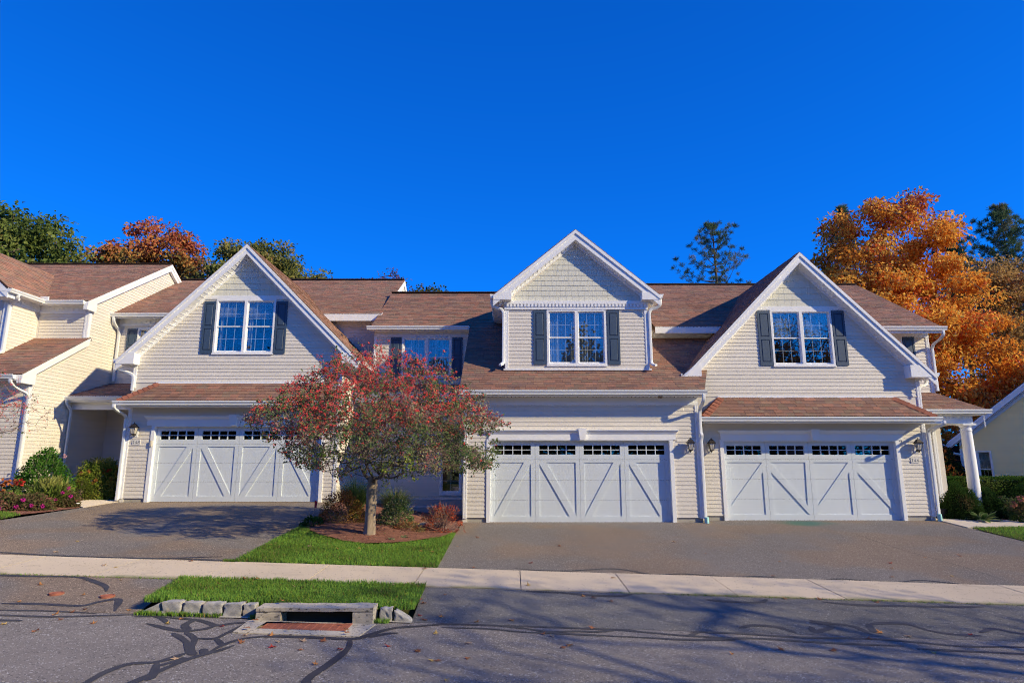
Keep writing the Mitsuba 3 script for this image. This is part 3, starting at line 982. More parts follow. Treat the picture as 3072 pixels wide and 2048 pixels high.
# recessed upper wall with its own eave
F = front(20.4)
wn = rect(-3.68, 4.31, -2.02, 5.68)
up = rect(-4.62, 3.95, -1.40, 6.0)
wu = wall(H6, F, up.difference(wn.buffer(-0.004, join_style=2)))
lap(wu, F, rect(-4.53, 4.12, -1.47, 5.69).difference(wn), 4.12)
window(H6, F, -3.68, -2.02, 4.31, 5.68, curtain=[(0.0, 0.46), (0.5, 1.0)])
shutter(H6, F, -4.05, -3.705, 4.31, 5.66)
shutter(H6, F, -1.995, -1.65, 4.31, 5.66)
corner_board(H6, -4.62, -4.53, 20.4, 4.1, 5.72)
corner_board(H6, -1.47, -1.40, 20.4, 4.1, 5.72)
Fz = put(H6, 'frieze_board', slab(slab(MB(), rect(-4.55, 5.69, -1.42, 5.76), F, 0, 0.034), rect(-4.62, 5.76, -1.38, 5.96), F, 0, 0.02), TRIM)
dentils(Fz, F, -4.5, -1.5, 5.765, h=0.07, w=0.07, pitch=0.14, out=0.013, base=0.02)
put(H6, 'soffit', box(MB(), -4.72, -1.40, 20.12, 20.4, 5.87, 5.89), TRIM)
put(H6, 'fascia', box(MB(), -4.74, -1.40, 20.10, 20.12, 5.84, 5.985), TRIM)
gutter(H6, (-4.80, 20.10, 5.865), (-1.42, 20.10, 5.865), (0, -1, 0))
# entry below it
roof_plane(H6, (0, 19.55, 3.72), (1, 0, 0), (0, 0.85, 0.36), [(-4.95, 0), (-1.36, 0), (-1.36, 0.92), (-4.95, 0.92)], thick=0.05)
put(H6, 'porch_beam', box(MB(), -4.95, -1.36, 19.55, 19.7, 3.42, 3.68), TRIM)
gutter(H6, (-4.95, 19.55, 3.60), (-1.36, 19.55, 3.60), (0, -1, 0))
en = rect(-2.32, 0.56, -1.62, 2.7)
ew = rect(-5.0, 0.3, -1.31, 3.95).difference(en.buffer(-0.004, join_style=2))
we = wall(H6, F, ew)
lap(we, F, rect(-5.0, 0.5, -1.33, 3.4).difference(en), 0.5)
window(H6, F, -2.32, -1.62, 0.56, 2.7, units=1, grid=(2, 3))
put(H6, 'porch_step', cbox(-4.95, -1.34, 19.15, 20.4, -0.2, 0.47, 0.012), CONC)
put(H6, 'porch_step', cbox(-4.0, -2.2, 18.75, 19.15, -0.2, 0.28, 0.012), CONC)

# ================================================================== townhouse 148 (left of centre)
H8 = thing('townhouse', 'townhouse numbered 148 whose front gable stands behind the red-berried tree', 'house')
m8 = 0.585
z8 = lambda Y: 6.66 + m8 * (Y - 21.1)
l8 = lambda Y: (Y - 21.1) * math.sqrt(1 + m8 * m8)
F = front(18.2)
DL, DR = -10.375, -5.52
ga, gz, gs = -8.03, 8.06, 1.0
outer = sg.Polygon([(-11.2, 0.54), (-5.02, 0.54), (-5.02, gz - 0.31 - gs * 3.01), (ga, gz - 0.31), (-11.2, gz - 0.31 - gs * 3.17)])
wn = rect(-8.93, 4.73, -7.13, 6.40)
wp = outer.difference(rect(DL - 0.09, -1, DR + 0.09, 2.60)).difference(wn.buffer(-0.004, join_style=2))
w8 = wall(H8, F, wp)
under = sg.Polygon([(-20, gz - 0.41 - gs * 11.97), (ga, gz - 0.41), (4, gz - 0.41 - gs * 12.03)])
lap(w8, F, wp.intersection(rect(-11.1, 0.55, -5.12, 3.16)).difference(rect(DL - 0.06, 2.5, DR + 0.2, 2.85)), 0.55)
gw = outer.intersection(under).intersection(rect(-11.1, 3.86, -5.12, 6.4)).difference(wn).difference(unary_union([]))
lap(w8, F, gw, 3.86)
shakes(w8, F, under.intersection(rect(-12, 6.51, -3, 9)), 6.51, 0.19, (0.14, 0.34))
put(H8, 'frieze_band', slab(MB(), under.intersection(rect(-12, 6.40, -3, 6.508)), F, 0, 0.03), TRIM)
window(H8, F, -8.93, -7.13, 4.73, 6.40, blind=[0.30, 0.32], curtain=[(0.0, 0.16)])
shutter(H8, F, -9.29, -8.945, 4.73, 6.33)
shutter(H8, F, -7.115, -6.77, 4.73, 6.33)
for g in (rect(-11.2, 0.0, DL - 0.1, 0.552), rect(DR + 0.1, 0.0, -5.03, 0.552)):
    put(H8, 'foundation', slab(MB(), g, F, -0.2, -0.02), FOUND)
corner_board(H8, -11.21, -11.10, 18.2, 0.54, 3.2)
corner_board(H8, -11.21, -11.10, 18.2, 3.7, 4.62)
corner_board(H8, -5.13, -5.02, 18.2, 0.54, 3.2)
corner_board(H8, -5.13, -5.02, 18.2, 3.7, 4.70)
garage_door(H8, F, DL, DR, 0.455, 2.575)
door_header(H8, F, -10.68, -5.26, 2.61, 2.88, (-8.19, -7.97))
put(H8, 'keypad', cbox(-10.46, -10.40, 18.12, 18.165, 2.0, 2.17, 0.01), prin('keypad_beige', (0.50, 0.46, 0.36), 0.5, 0.4))
pent_roof(H8, -11.26, -4.90, -10.45, -5.75, 17.66, 3.29, 18.2, 3.85)
gable_roof(H8, ga, gz, gs, -11.58, -4.48, 17.9, 18.2, lambda z: max(21.5, 21.1 + (z - 6.66) / m8 + 0.3), fas=0.30, drop=0.42)
eave_return(H8, -11.06, -11.55, gz, ga, gs, 4.38, 0.33, 17.9, 18.2)
eave_return(H8, -5.0, -4.51, gz, ga, gs, 4.38, 0.33, 17.9, 18.2)
for X, sgn in ((-11.2, -1), (-5.02, 1)):
    fr = facing_left(X) if sgn < 0 else facing_right(X)
    g = rect(18.2, 0.3, 21.5, 4.45) if sgn > 0 else rect(-21.5, 0.3, -18.2, 4.45)
    ws = wall(H8, fr, g)
    lap(ws, fr, g, 0.55, as_parts=False)
    x0, x1 = (-11.56, -11.2) if sgn < 0 else (-5.02, -4.5)
    put(H8, 'soffit', box(MB(), x0, x1, 18.2, 21.5, 4.385, 4.405), TRIM)
    xf = x0 if sgn < 0 else x1 - 0.02
    put(H8, 'fascia', box(MB(), xf, xf + 0.02, 17.88, 21.5, 4.39, 4.50), TRIM)
gutter(H8, (-11.56, 17.9, 4.40), (-11.56, 21.5, 4.40), (-1, 0, 0))
gutter(H8, (-4.50, 21.5, 4.40), (-4.50, 17.9, 4.40), (1, 0, 0))
downspout(H8, [*curve([(-11.62, 18.02, 4.42), (-11.61, 18.02, 4.27), (-11.50, 18.06, 4.20), (-11.30, 18.10, 4.14), (-11.17, 18.12, 4.06), (-11.15, 18.13, 3.93)], 4), (-11.15, 18.13, 3.62)])
downspout(H8, [*curve([(-11.24, 17.52, 3.16), (-11.24, 17.54, 3.06), (-11.24, 17.75, 2.98), (-11.24, 18.05, 2.90), (-11.235, 18.15, 2.80)], 4), (-11.235, 18.15, 0.5)])
# main block: front wall behind, roof, left and right of the gable
F = front(21.5)
mw = rect(-14.0, 3.6, -4.6, 6.7)
sh = rect(-13.25, 4.9, -11.9, 6.24)
wm = wall(H8, F, mw.difference(sh.buffer(-0.004, join_style=2)))
lap(wm, F, mw.intersection(rect(-13.9, 4.2, -10.9, 6.31)).difference(sh), 4.2)
lap(wm, F, rect(-7.2, 4.6, -4.6, 6.31), 4.6)
window(H8, F, -13.25, -11.9, 4.9, 6.24, units=2)
shutter(H8, F, -13.61, -13.265, 4.92, 6.2)
for a, b in ((-13.92, -10.9), (-7.2, -4.62)):
    Fz = put(H8, 'frieze_board', slab(slab(MB(), rect(a, 6.31, b, 6.37), F, 0, 0.034), rect(a, 6.37, b, 6.60), F, 0, 0.02), TRIM)
    dentils(Fz, F, a + 0.15, b, 6.40, h=0.085, w=0.05, pitch=0.16, out=0.02, base=0.02)
put(H8, 'soffit', box(MB(), -14.0, -4.60, 21.12, 21.5, 6.56, 6.58), TRIM)
put(H8, 'fascia', box(MB(), -13.98, -4.57, 21.10, 21.12, 6.50, 6.65), TRIM)
gutter(H8, (-14.15, 21.10, 6.54), (-9.2, 21.10, 6.54), (0, -1, 0))
put(H8, 'fascia', box(MB(), -6.6, -4.55, 21.07, 21.10, 6.40, 6.64), TRIM)
downspout(H8, [*curve([(-13.88, 21.05, 6.56), (-13.88, 21.06, 6.40), (-13.88, 21.2, 6.26), (-13.88, 21.38, 6.16), (-13.88, 21.44, 6.0)], 4), (-13.88, 21.44, 4.32)])
roof_plane(H8, (0, 21.1, 6.66), (1, 0, 0), (0, 1, m8), [(-13.98, 0), (-4.56, 0), (-4.56, l8(25.4)), (-13.98, l8(25.4))])
roof_plane(H8, (0, 29.7, 6.66), (-1, 0, 0), (0, -1, m8), [(4.56, 0), (13.98, 0), (13.98, l8(25.4)), (4.56, l8(25.4))])
put(H8, 'ridge_vent', slab(MB(), rect(-13.95, 0, -4.58, 0.03), Frame((0, 25.4, z8(25.4)), (1, 0, 0), (0, 0, 1)), -0.12, 0.12, back=True), DECK)
put(H8, 'rake_board', slab(MB(), sg.Polygon([(21.07, 6.40), (25.4, z8(25.4) - 0.27), (29.7, 6.40), (29.7, 6.63), (25.4, z8(25.4) - 0.03), (21.07, 6.63)]), facing_right(-4.55), -0.02, 0.0, back=True), TRIM)
gbl = sg.Polygon([(21.5, 3.6), (29.3, 3.6), (29.3, 6.5), (25.4, z8(25.4) - 0.2), (21.5, 6.5)])
wg = wall(H8, facing_right(-4.6), gbl)
lap(wg, facing_right(-4.6), gbl.intersection(rect(0, 5.9, 40, 20)), 5.9, as_parts=False)
# entry porch on the left
roof_plane(H8, (0, 19.45, 3.60), (1, 0, 0), (0, 1, 0.32), [(-13.98, 0), (-11.2, 0), (-11.2, 2.15), (-13.98, 2.15)], thick=0.06)
gutter(H8, (-14.1, 19.45, 3.47), (-11.25, 19.45, 3.47), (0, -1, 0))
put(H8, 'fascia', box(MB(), -13.98, -11.2, 19.45, 19.47, 3.42, 3.58), TRIM)
put(H8, 'porch_beam', box(MB(), -13.98, -11.2, 19.72, 19.86, 3.20, 3.46), TRIM)
put(H8, 'porch_ceiling', box(MB(), -13.98, -11.2, 19.47, 21.5, 3.42, 3.445), TRIM)
pw = rect(-14.0, 0.3, -11.2, 3.44)
wq = wall(H8, F, pw)
lap(wq, F, pw.intersection(rect(-13.95, 0.6, -11.2, 3.42)), 0.6)
put(H8, 'porch_step', cbox(-13.95, -11.25, 19.75, 21.45, 0.1, 0.98, 0.012), CONC)
put(H8, 'porch_step', cbox(-13.0, -11.3, 19.35, 19.75, 0.1, 0.78, 0.012), CONC)
downspout(H8, [*curve([(-13.92, 19.38, 3.5), (-13.92, 19.39, 3.36), (-13.92, 19.5, 3.27), (-13.92, 19.60, 3.18), (-13.92, 19.63, 3.05)], 4), (-13.92, 19.63, 0.75)], wide=(0, 1, 0))

# ================================================================== townhouse 144 (right)
H4 = thing('townhouse', 'townhouse numbered 144 with a front gable and a round porch column on its right', 'house')
m4 = 0.60
z4 = lambda Y: 5.71 + m4 * (Y - 18.9)
l4 = lambda Y: (Y - 18.9) * math.sqrt(1 + m4 * m4)
F = front(17.55)
DL, DR = 5.90, 10.70
ga, gz, gs = 8.375, 7.58, 1.025
outer = sg.Polygon([(5.12, 0.11), (11.58, 0.11), (11.58, gz - 0.31 - gs * 3.205), (ga, gz - 0.31), (5.12, gz - 0.31 - gs * 3.255)])
wn = rect(7.49, 4.26, 9.26, 5.90)
wp = outer.difference(rect(DL - 0.09, -1, DR + 0.09, 2.16)).difference(wn.buffer(-0.004, join_style=2))
w4 = wall(H4, F, wp)
under = sg.Polygon([(-2, gz - 0.41 - gs * 10.375), (ga, gz - 0.41), (19, gz - 0.41 - gs * 10.625)])
lap(w4, F, wp.intersection(rect(5.12, 0.12, 11.48, 2.64)).difference(rect(DL - 0.06, 2.1, DR + 0.2, 2.38)), 0.12)
lap(w4, F, outer.intersection(under).intersection(rect(5.12, 3.37, 11.48, 5.9)).difference(wn), 3.37)
shakes(w4, F, under.intersection(rect(4, 6.012, 13, 9)), 6.012, 0.19, (0.14, 0.34))
put(H4, 'frieze_band', slab(MB(), under.intersection(rect(4, 5.90, 13, 6.01)), F, 0, 0.03), TRIM)
window(H4, F, 7.49, 9.26, 4.26, 5.90, blind=[0.45, 0.44])
shutter(H4, F, 7.115, 7.475, 4.27, 5.87)
shutter(H4, F, 9.275, 9.635, 4.27, 5.87)
for g in (rect(5.13, -0.3, DL - 0.1, 0.122), rect(DR + 0.1, -0.3, 11.56, 0.122)):
    put(H4, 'foundation', slab(MB(), g, F, -0.2, -0.02), FOUND)
corner_board(H4, 11.48, 11.59, 17.55, 0.10, 2.7)
corner_board(H4, 11.48, 11.59, 17.55, 3.05, 4.05)
garage_door(H4, F, DL, DR, -0.005, 2.135, spread=1.0)
door_header(H4, F, 5.76, 10.98, 2.165, 2.43, (8.33, 8.55))
pent_roof(H4, 5.20, 11.60, 5.87, 10.81, 17.0, 2.79, 17.55, 3.36)
gable_roof(H4, ga, gz, gs, 4.72, 11.90, 17.25, 17.55, lambda z: max(19.25, 18.9 + (z - 5.71) / m4 + 0.3), fas=0.30, drop=0.42, side_tone=1.0)
eave_return(H4, 11.20, 11.87, gz, ga, gs, 3.90, 0.34, 17.25, 17.55)
eave_return(H4, 5.32, 4.75, gz, ga, gs, 3.90, 0.34, 17.25, 17.55)
for X, sgn in ((5.12, -1), (11.58, 1)):
    fr = facing_left(X) if sgn < 0 else facing_right(X)
    g = rect(17.55, 0.0, 19.4, 4.0) if sgn > 0 else rect(-19.4, 0.0, -17.55, 4.0)
    ws = wall(H4, fr, g)
    lap(ws, fr, g, 0.115, as_parts=False)
    x0, x1 = (4.75, 5.12) if sgn < 0 else (11.58, 11.88)
    put(H4, 'soffit', box(MB(), x0, x1, 17.55, 19.4, 3.905, 3.925), TRIM)
    xf = x0 if sgn < 0 else x1 - 0.02
    put(H4, 'fascia', box(MB(), xf, xf + 0.02, 17.22, 19.4, 3.91, 4.0), TRIM)
gutter(H4, (11.88, 19.4, 3.91), (11.88, 17.24, 3.91), (1, 0, 0))
downspout(H4, [*curve([(11.94, 17.75, 3.92), (11.93, 17.75, 3.80), (11.85, 17.72, 3.72), (11.70, 17.68, 3.68), (11.63, 17.66, 3.58)], 4), (11.63, 17.66, 3.3)])
downspout(H4, [*curve([(11.66, 16.84, 2.66), (11.66, 16.86, 2.56), (11.65, 17.1, 2.50), (11.63, 17.40, 2.46), (11.625, 17.48, 2.36)], 4), (11.625, 17.48, 0.10)])
put(H4, 'drain_pipe', lathe([(0.0, 0.16), (0.055, 0.16), (0.058, 0.0), (0.058, -0.25)], (11.63, 17.46, 0.02), 14), TEALP, smooth=40)
# main block
F = front(19.4)
up = rect(4.5, 3.0, 13.28, 5.75)
su = rect(11.55, 4.2, 12.42, 5.5)
wm = wall(H4, F, up.difference(su.buffer(-0.004, join_style=2)))
lap(wm, F, rect(11.58, 3.7, 13.17, 5.45).difference(su), 3.7)
lap(wm, F, rect(4.5, 5.2, 6.6, 5.45), 5.2)
window(H4, F, 11.55, 12.42, 4.2, 5.5, units=1)
shutter(H4, F, 12.435, 12.80, 4.2, 5.48)
corner_board(H4, 13.17, 13.28, 19.4, 3.66, 5.5)
Fz = put(H4, 'frieze_board', slab(slab(MB(), rect(4.5, 5.46, 13.28, 5.52), F, 0, 0.034), rect(4.5, 5.52, 13.28, 5.70), F, 0, 0.02), TRIM)
dentils(Fz, F, 11.6, 13.2, 5.53, h=0.07, w=0.06, pitch=0.14, out=0.013, base=0.02)
put(H4, 'soffit', box(MB(), 4.47, 13.4, 18.92, 19.4, 5.60, 5.62), TRIM)
put(H4, 'fascia', box(MB(), 4.46, 13.42, 18.88, 18.92, 5.50, 5.70), TRIM)
gutter(H4, (9.5, 18.88, 5.58), (13.5, 18.88, 5.58), (0, -1, 0))
downspout(H4, [*curve([(13.38, 18.83, 5.6), (13.38, 18.84, 5.44), (13.36, 19.0, 5.32), (13.33, 19.25, 5.22), (13.32, 19.34, 5.08)], 4), (13.32, 19.34, 3.75)])
roof_plane(H4, (0, 18.9, 5.71), (1, 0, 0), (0, 1, m4), [(4.44, 0), (13.40, 0), (13.40, l4(23.3)), (4.44, l4(23.3))])
roof_plane(H4, (0, 27.7, 5.71), (-1, 0, 0), (0, -1, m4), [(-13.40, 0), (-4.44, 0), (-4.44, l4(23.3)), (-13.40, l4(23.3))])
put(H4, 'ridge_vent', slab(MB(), rect(4.46, 0, 13.38, 0.03), Frame((0, 23.3, z4(23.3)), (1, 0, 0), (0, 0, 1)), -0.12, 0.12, back=True), DECK)
tri = sg.Polygon([(19.4, 2.5), (27.3, 2.5), (27.3, 5.6), (23.3, z4(23.3) - 0.15), (19.4, 5.6)])
wg = wall(H4, facing_right(13.28), tri)
lap(wg, facing_right(13.28), tri, 2.5, as_parts=False)
tl = sg.Polygon([(-27.3, 4.5), (-19.4, 4.5), (-19.4, 5.5), (-23.3, z4(23.3) - 0.15), (-27.3, 5.5)])
wg = wall(H4, facing_left(4.5), tl)
lap(wg, facing_left(4.5), tl, 4.6, as_parts=False)
put(H4, 'rake_board', slab(MB(), sg.Polygon([(-27.7, 5.52), (-23.3, z4(23.3) - 0.2), (-18.9, 5.52), (-18.9, 5.68), (-23.3, z4(23.3) - 0.03), (-27.7, 5.68)]), facing_left(4.45), -0.02, 0, back=True), prin('rake_brown', (0.16, 0.10, 0.08), 0.7, 0.3))
# porch
pe = math.hypot(1.5, 0.65)
roof_plane(H4, (0, 17.9, 3.05), (1, 0, 0), (0, 1.5, 0.65), [(11.60, 0), (13.68, 0), (13.22, pe), (11.60, pe)], thick=0.05)
roof_plane(H4, (13.68, 0, 3.05), (0, 1, 0), (-0.46, 0, 0.65), [(17.9, 0), (20.9, 0), (20.9, 0.8), (19.4, 0.8)], thick=0.03)
put(H4, 'fascia', box(MB(), 11.60, 13.66, 17.91, 17.93, 2.90, 3.03), TRIM)
put(H4, 'fascia', box(MB(), 13.64, 13.66, 17.93, 20.9, 2.90, 3.03), TRIM)
put(H4, 'soffit', box(MB(), 11.60, 13.64, 17.93, 19.4, 2.90, 2.92), TRIM)
gutter(H4, (11.62, 17.91, 2.93), (13.76, 17.91, 2.93), (0, -1, 0))
Bm = put(H4, 'porch_beam', box(MB(), 11.60, 13.36, 18.08, 18.34, 2.66, 2.90), TRIM)
put(H4, 'porch_beam', box(MB(), 13.10, 13.36, 18.34, 19.4, 2.66, 2.90), TRIM)
dentils(Bm, front(18.08), 11.6, 13.34, 2.80, h=0.07, w=0.06, pitch=0.105, out=0.03, base=0.0, as_parts=True)
col = [(0.0, -0.1), (0.20, -0.1), (0.20, 0.12), (0.185, 0.14), (0.18, 0.18), (0.155, 0.20), (0.152, 0.9), (0.148, 1.6), (0.136, 2.42), (0.136, 2.44), (0.15, 2.45), (0.15, 2.48), (0.137, 2.49), (0.137, 2.55), (0.165, 2.58), (0.175, 2.60), (0.175, 2.61), (0.0, 2.61)]
put(H4, 'porch_column', lathe(col, (13.22, 18.21, 0.0), 32), TRIM, smooth=35)
put(H4, 'column_cap', box(MB(), 13.03, 13.41, 18.03, 18.39, 2.61, 2.66), TRIM)
pw = rect(11.58, -0.2, 13.28, 3.0)
wq = wall(H4, F, pw)
lap(wq, F, rect(11.58, 0.46, 13.0, 2.9), 0.46)
corner_board(H4, 13.0, 13.12, 19.4, 0.44, 2.95)
put(H4, 'porch_step', cbox(11.62, 13.3, 18.4, 19.38, -0.3, 0.40, 0.012), CONC)

# ================================================================== townhouse 150 (far left)
H0 = thing('townhouse', 'leftmost townhouse, turning its long sided flank and low garage roof to the road', 'house')
m0 = 0.60
X0 = -14.0
F = facing_right(X0)
z0 = lambda Y: 6.75 + m0 * (Y - 19.69)
sidep = sg.Polygon([(17.9, 0.2), (29.0, 0.2), (29.0, 6.35), (24.2, z0(24.2) - 0.30), (20.0, z0(20.0) - 0.30), (20.0, 5.3), (17.9, 4.02)])
w0 = wall(H0, F, sidep)
lap(w0, F, sidep.intersection(sg.Polygon([(18.0, 0.3), (26, 0.3), (26, 12), (20.1, 12), (20.1, 5.25), (18.0, 3.98)])), 0.6)
side_board(H0, X0, 17.9, 18.01, 0.4, 3.85)
side_board(H0, X0, 20.0, 20.1, 5.5, 6.6)
lo = math.sqrt(1 + 0.604 ** 2)
roof_plane(H0, (0, 17.41, 4.01), (1, 0, 0), (0, 1, 0.604), [(-21, 0), (-13.86, 0), (-13.86, 2.6 * lo), (-21, 2.6 * lo)])
lu = math.sqrt(1 + m0 * m0)
roof_plane(H0, (0, 19.69, 6.75), (1, 0, 0), (0, 1, m0), [(-22, 0), (-13.86, 0), (-13.86, 4.55 * lu), (-22, 4.55 * lu)])
roof_plane(H0, (0, 28.79, 6.75), (-1, 0, 0), (0, -1, m0), [(13.86, 0), (22, 0), (22, 4.55 * lu), (13.86, 4.55 * lu)])
put(H0, 'ridge_vent', slab(MB(), rect(-22, 0, -13.88, 0.03), Frame((0, 24.24, z0(24.24)), (1, 0, 0), (0, 0, 1)), -0.12, 0.12, back=True), DECK)
R = facing_right(-13.88)
zl = lambda Y: 4.01 + 0.604 * (Y - 17.41)
put(H0, 'rake_board', slab(MB(), sg.Polygon([(17.41, 3.76), (20.0, zl(20.0) - 0.25), (20.0, zl(20.0) - 0.02), (17.41, 3.99)]), R, -0.12, 0.0, back=True), TRIM)
put(H0, 'rake_moulding', slab(MB(), sg.Polygon([(17.41, 3.88), (20.0, zl(20.0) - 0.12), (20.0, zl(20.0) - 0.01), (17.41, 4.0)]), R, 0.0, 0.025), TRIM)
put(H0, 'eave_return', slab(MB(), sg.Polygon([(17.41, 3.76), (17.93, 3.76), (17.93, zl(17.93) - 0.1), (17.41, 3.9)]), R, -0.125, 0.008, back=True), TRIM)
put(H0, 'rake_board', slab(MB(), sg.Polygon([(19.66, 6.48), (24.24, z0(24.24) - 0.29), (26.6, z0(24.24) - 0.29 - m0 * 2.36), (26.6, z0(24.24) - 0.03 - m0 * 2.36), (24.24, z0(24.24) - 0.03), (19.66, 6.71)]), R, -0.12, 0.0, back=True), TRIM)
put(H0, 'rake_moulding', slab(MB(), sg.Polygon([(19.66, 6.60), (24.24, z0(24.24) - 0.14), (26.6, z0(24.24) - 0.14 - m0 * 2.36), (26.6, z0(24.24) - 0.01 - m0 * 2.36), (24.24, z0(24.24) - 0.01), (19.66, 6.73)]), R, 0.0, 0.025), TRIM)
put(H0, 'eave_return', slab(MB(), sg.Polygon([(19.66, 6.46), (20.12, 6.46), (20.12, z0(20.12) - 0.1), (19.66, 6.7)]), R, -0.125, 0.008, back=True), TRIM)
# front of the low garage
F = front(17.9)
gp = rect(-21, 0.2, X0, 4.0)
wf = wall(H0, F, gp)
lap(wf, F, rect(-16.2, 0.6, X0 - 0.1, 3.62), 0.6)
corner_board(H0, X0 - 0.11, X0 + 0.02, 17.9, 0.4, 3.75)
Fz = put(H0, 'frieze_board', slab(slab(MB(), rect(-21, 3.62, X0 - 0.1, 3.69), F, 0, 0.034), rect(-21, 3.69, X0 - 0.1, 3.86), F, 0, 0.02), TRIM)
dentils(Fz, F, -16.2, X0 - 0.15, 3.71, h=0.07, w=0.06, pitch=0.15, out=0.015, base=0.02)
put(H0, 'soffit', box(MB(), -21, X0, 17.43, 17.9, 3.86, 3.88), TRIM)
put(H0, 'fascia', box(MB(), -21, X0 + 0.1, 17.41, 17.43, 3.84, 3.99), TRIM)
gutter(H0, (-21, 17.41, 3.875), (-14.05, 17.41, 3.875), (0, -1, 0))
downspout(H0, [*curve([(-14.14, 17.36, 3.9), (-14.14, 17.38, 3.76), (-14.08, 17.55, 3.62), (-13.97, 17.78, 3.50), (-13.94, 17.84, 3.36)], 4), (-13.94, 17.84, 0.6)])
# upper front
F = front(20.0)
wu = wall(H0, F, rect(-15.69, 5.3, X0, 6.7))
lap(wu, F, rect(-15.60, 5.56, X0 - 0.12, 6.40), 5.56)
corner_board(H0, X0 - 0.13, X0 + 0.02, 20.0, 5.5, 6.55)
Fz = put(H0, 'frieze_board', slab(slab(MB(), rect(-15.69, 6.40, X0 - 0.1, 6.46), F, 0, 0.034), rect(-15.69, 6.46, X0 - 0.1, 6.70), F, 0, 0.02), TRIM)
dentils(Fz, F, -15.6, X0 - 0.15, 6.50, h=0.085, w=0.05, pitch=0.155, out=0.02, base=0.02)
put(H0, 'flashing', slab(MB(), rect(-15.69, 5.545, X0, 5.58), F, 0, 0.03), TRIM)
put(H0, 'soffit', box(MB(), -15.69, X0, 19.71, 20.0, 6.66, 6.68), TRIM)
gutter(H0, (-15.40, 19.69, 6.63), (-13.98, 19.69, 6.63), (0, -1, 0))
put(H0, 'diverter', box(MB(), -15.50, -15.16, 19.62, 19.66, 6.70, 6.88), TRIM)
# projecting bay with its own cross gable
F = facing_right(-15.69)
bp = rect(18.75, 4.6, 20.0, 6.75)
wb = wall(H0, F, bp)
lap(wb, F, rect(18.86, 4.82, 19.97, 6.42), 4.82)
side_board(H0, -15.69, 18.75, 18.86, 4.7, 6.5)
Fz = put(H0, 'frieze_board', slab(slab(MB(), rect(18.86, 6.42, 20.0, 6.48), F, 0, 0.034), rect(18.75, 6.48, 20.0, 6.74), F, 0, 0.02), TRIM)
dentils(Fz, F, 18.9, 19.95, 6.52, h=0.085, w=0.05, pitch=0.13, out=0.02, base=0.02)
corner_board(H0, -15.82, -15.68, 18.75, 4.7, 6.5)
wall(H0, front(18.75), sg.Polygon([(-19.1, 4.6), (-15.69, 4.6), (-15.69, 6.7), (-17.41, 8.1), (-19.1, 6.7)]))
put(H0, 'soffit', box(MB(), -15.69, -15.36, 18.2, 20.0, 6.68, 6.70), TRIM)
cs = 0.845
cb = math.sqrt(1 + cs * cs)
roof_plane(H0, (-15.33, 0, 6.78), (0, 1, 0), (-1, 0, cs), [(18.2, 0), (20.0, 0), (22.75, 2.08 * cb), (18.2, 2.08 * cb)], thick=0.05)
roof_plane(H0, (-19.49, 0, 6.78), (0, -1, 0), (1, 0, cs), [(-20.0, 0), (-18.2, 0), (-18.2, 2.08 * cb), (-22.75, 2.08 * cb)], thick=0.05)
ft = lambda x: 6.78 + cs * (2.08 - abs(x + 17.41))
put(H0, 'rake_board', slab(MB(), sg.Polygon([(-15.33, ft(-15.33) - 0.02), (-17.41, ft(-17.41) - 0.02), (-17.41, ft(-17.41) - 0.32), (-15.33, ft(-15.33) - 0.32)]), front(18.22), -0.02, 0.012, back=True), TRIM)
put(H0, 'eave_return', box(MB(), -15.9, -15.36, 18.23, 18.75, 6.50, 6.74), TRIM)
gutter(H0, (-15.33, 19.72, 6.64), (-15.33, 18.2, 6.64), (1, 0, 0))
downspout(H0, [*curve([(-15.27, 18.55, 6.66), (-15.28, 18.55, 6.54), (-15.42, 18.62, 6.46), (-15.58, 18.68, 6.40), (-15.63, 18.70, 6.28)], 4), (-15.63, 18.70, 4.95), *curve([(-15.63, 18.69, 4.88), (-15.61, 18.6, 4.83), (-15.58, 18.5, 4.80)], 3)])

# ================================================================== yellow house (right, farther back)
HY = thing('house', 'pale yellow house with white rake boards beyond the hedge', 'house')
phi = math.radians(35)
ya, yd = np.array([math.cos(phi), -math.sin(phi), 0.0]), np.array([math.sin(phi), math.cos(phi), 0.0])
yo = np.array([21.36, 30.0, 0.0])
F = Frame(yo, ya, (0, 0, 1))
ys, yx = 0.827, 6.4
yz = 2.43 + ys * (yx + 0.58)
yr = 2 * yx + 0.58
out = sg.Polygon([(0, -1.2), (2 * yx, -1.2), (2 * yx, yz - 0.42 - ys * yx), (yx, yz - 0.42), (0, yz - 0.42 - ys * yx)])
wn = rect(0.06, 0.4, 1.17, 2.11)
wy = wall(HY, F, out.difference(wn.buffer(-0.004, join_style=2)), YEL)
lap(wy, F, out.intersection(rect(0.1, -0.6, 6.5, 12)).difference(wn), -0.6, expo=0.105, mats=[YEL])
put(HY, 'corner_board', slab(MB(), rect(-0.02, -1.0, 0.10, 2.2), F, 0, 0.025), TRIM)
window(HY, F, 0.06, 1.17, 0.4, 2.11, blind=[0.5, 0.5])
c = 1 / math.sqrt(1 + ys * ys)
YL = (yx + 0.58) / c
roof_plane(HY, yo - ya * 0.58 + [0, 0, 2.43], -yd, ya + np.array([0, 0, ys]), [(-11, 0), (0.45, 0), (0.45, YL), (-11, YL)])
roof_plane(HY, yo + ya * yr + [0, 0, 2.43], yd, -ya + np.array([0, 0, ys]), [(-0.45, 0), (11, 0), (11, YL), (-0.45, YL)])
for a, b, w0_, w1_ in ((0.03, 0.33, 0.42, 0.45), (0.02, 0.13, 0.45, 0.48)):
    put(HY, 'rake_board', slab(MB(), sg.Polygon([(-0.58, 2.43 - a), (-0.58, 2.43 - b), (yx, yz - b), (yr, 2.43 - b), (yr, 2.43 - a), (yx, yz - a)]), F, w0_, w1_, back=True), TRIM)
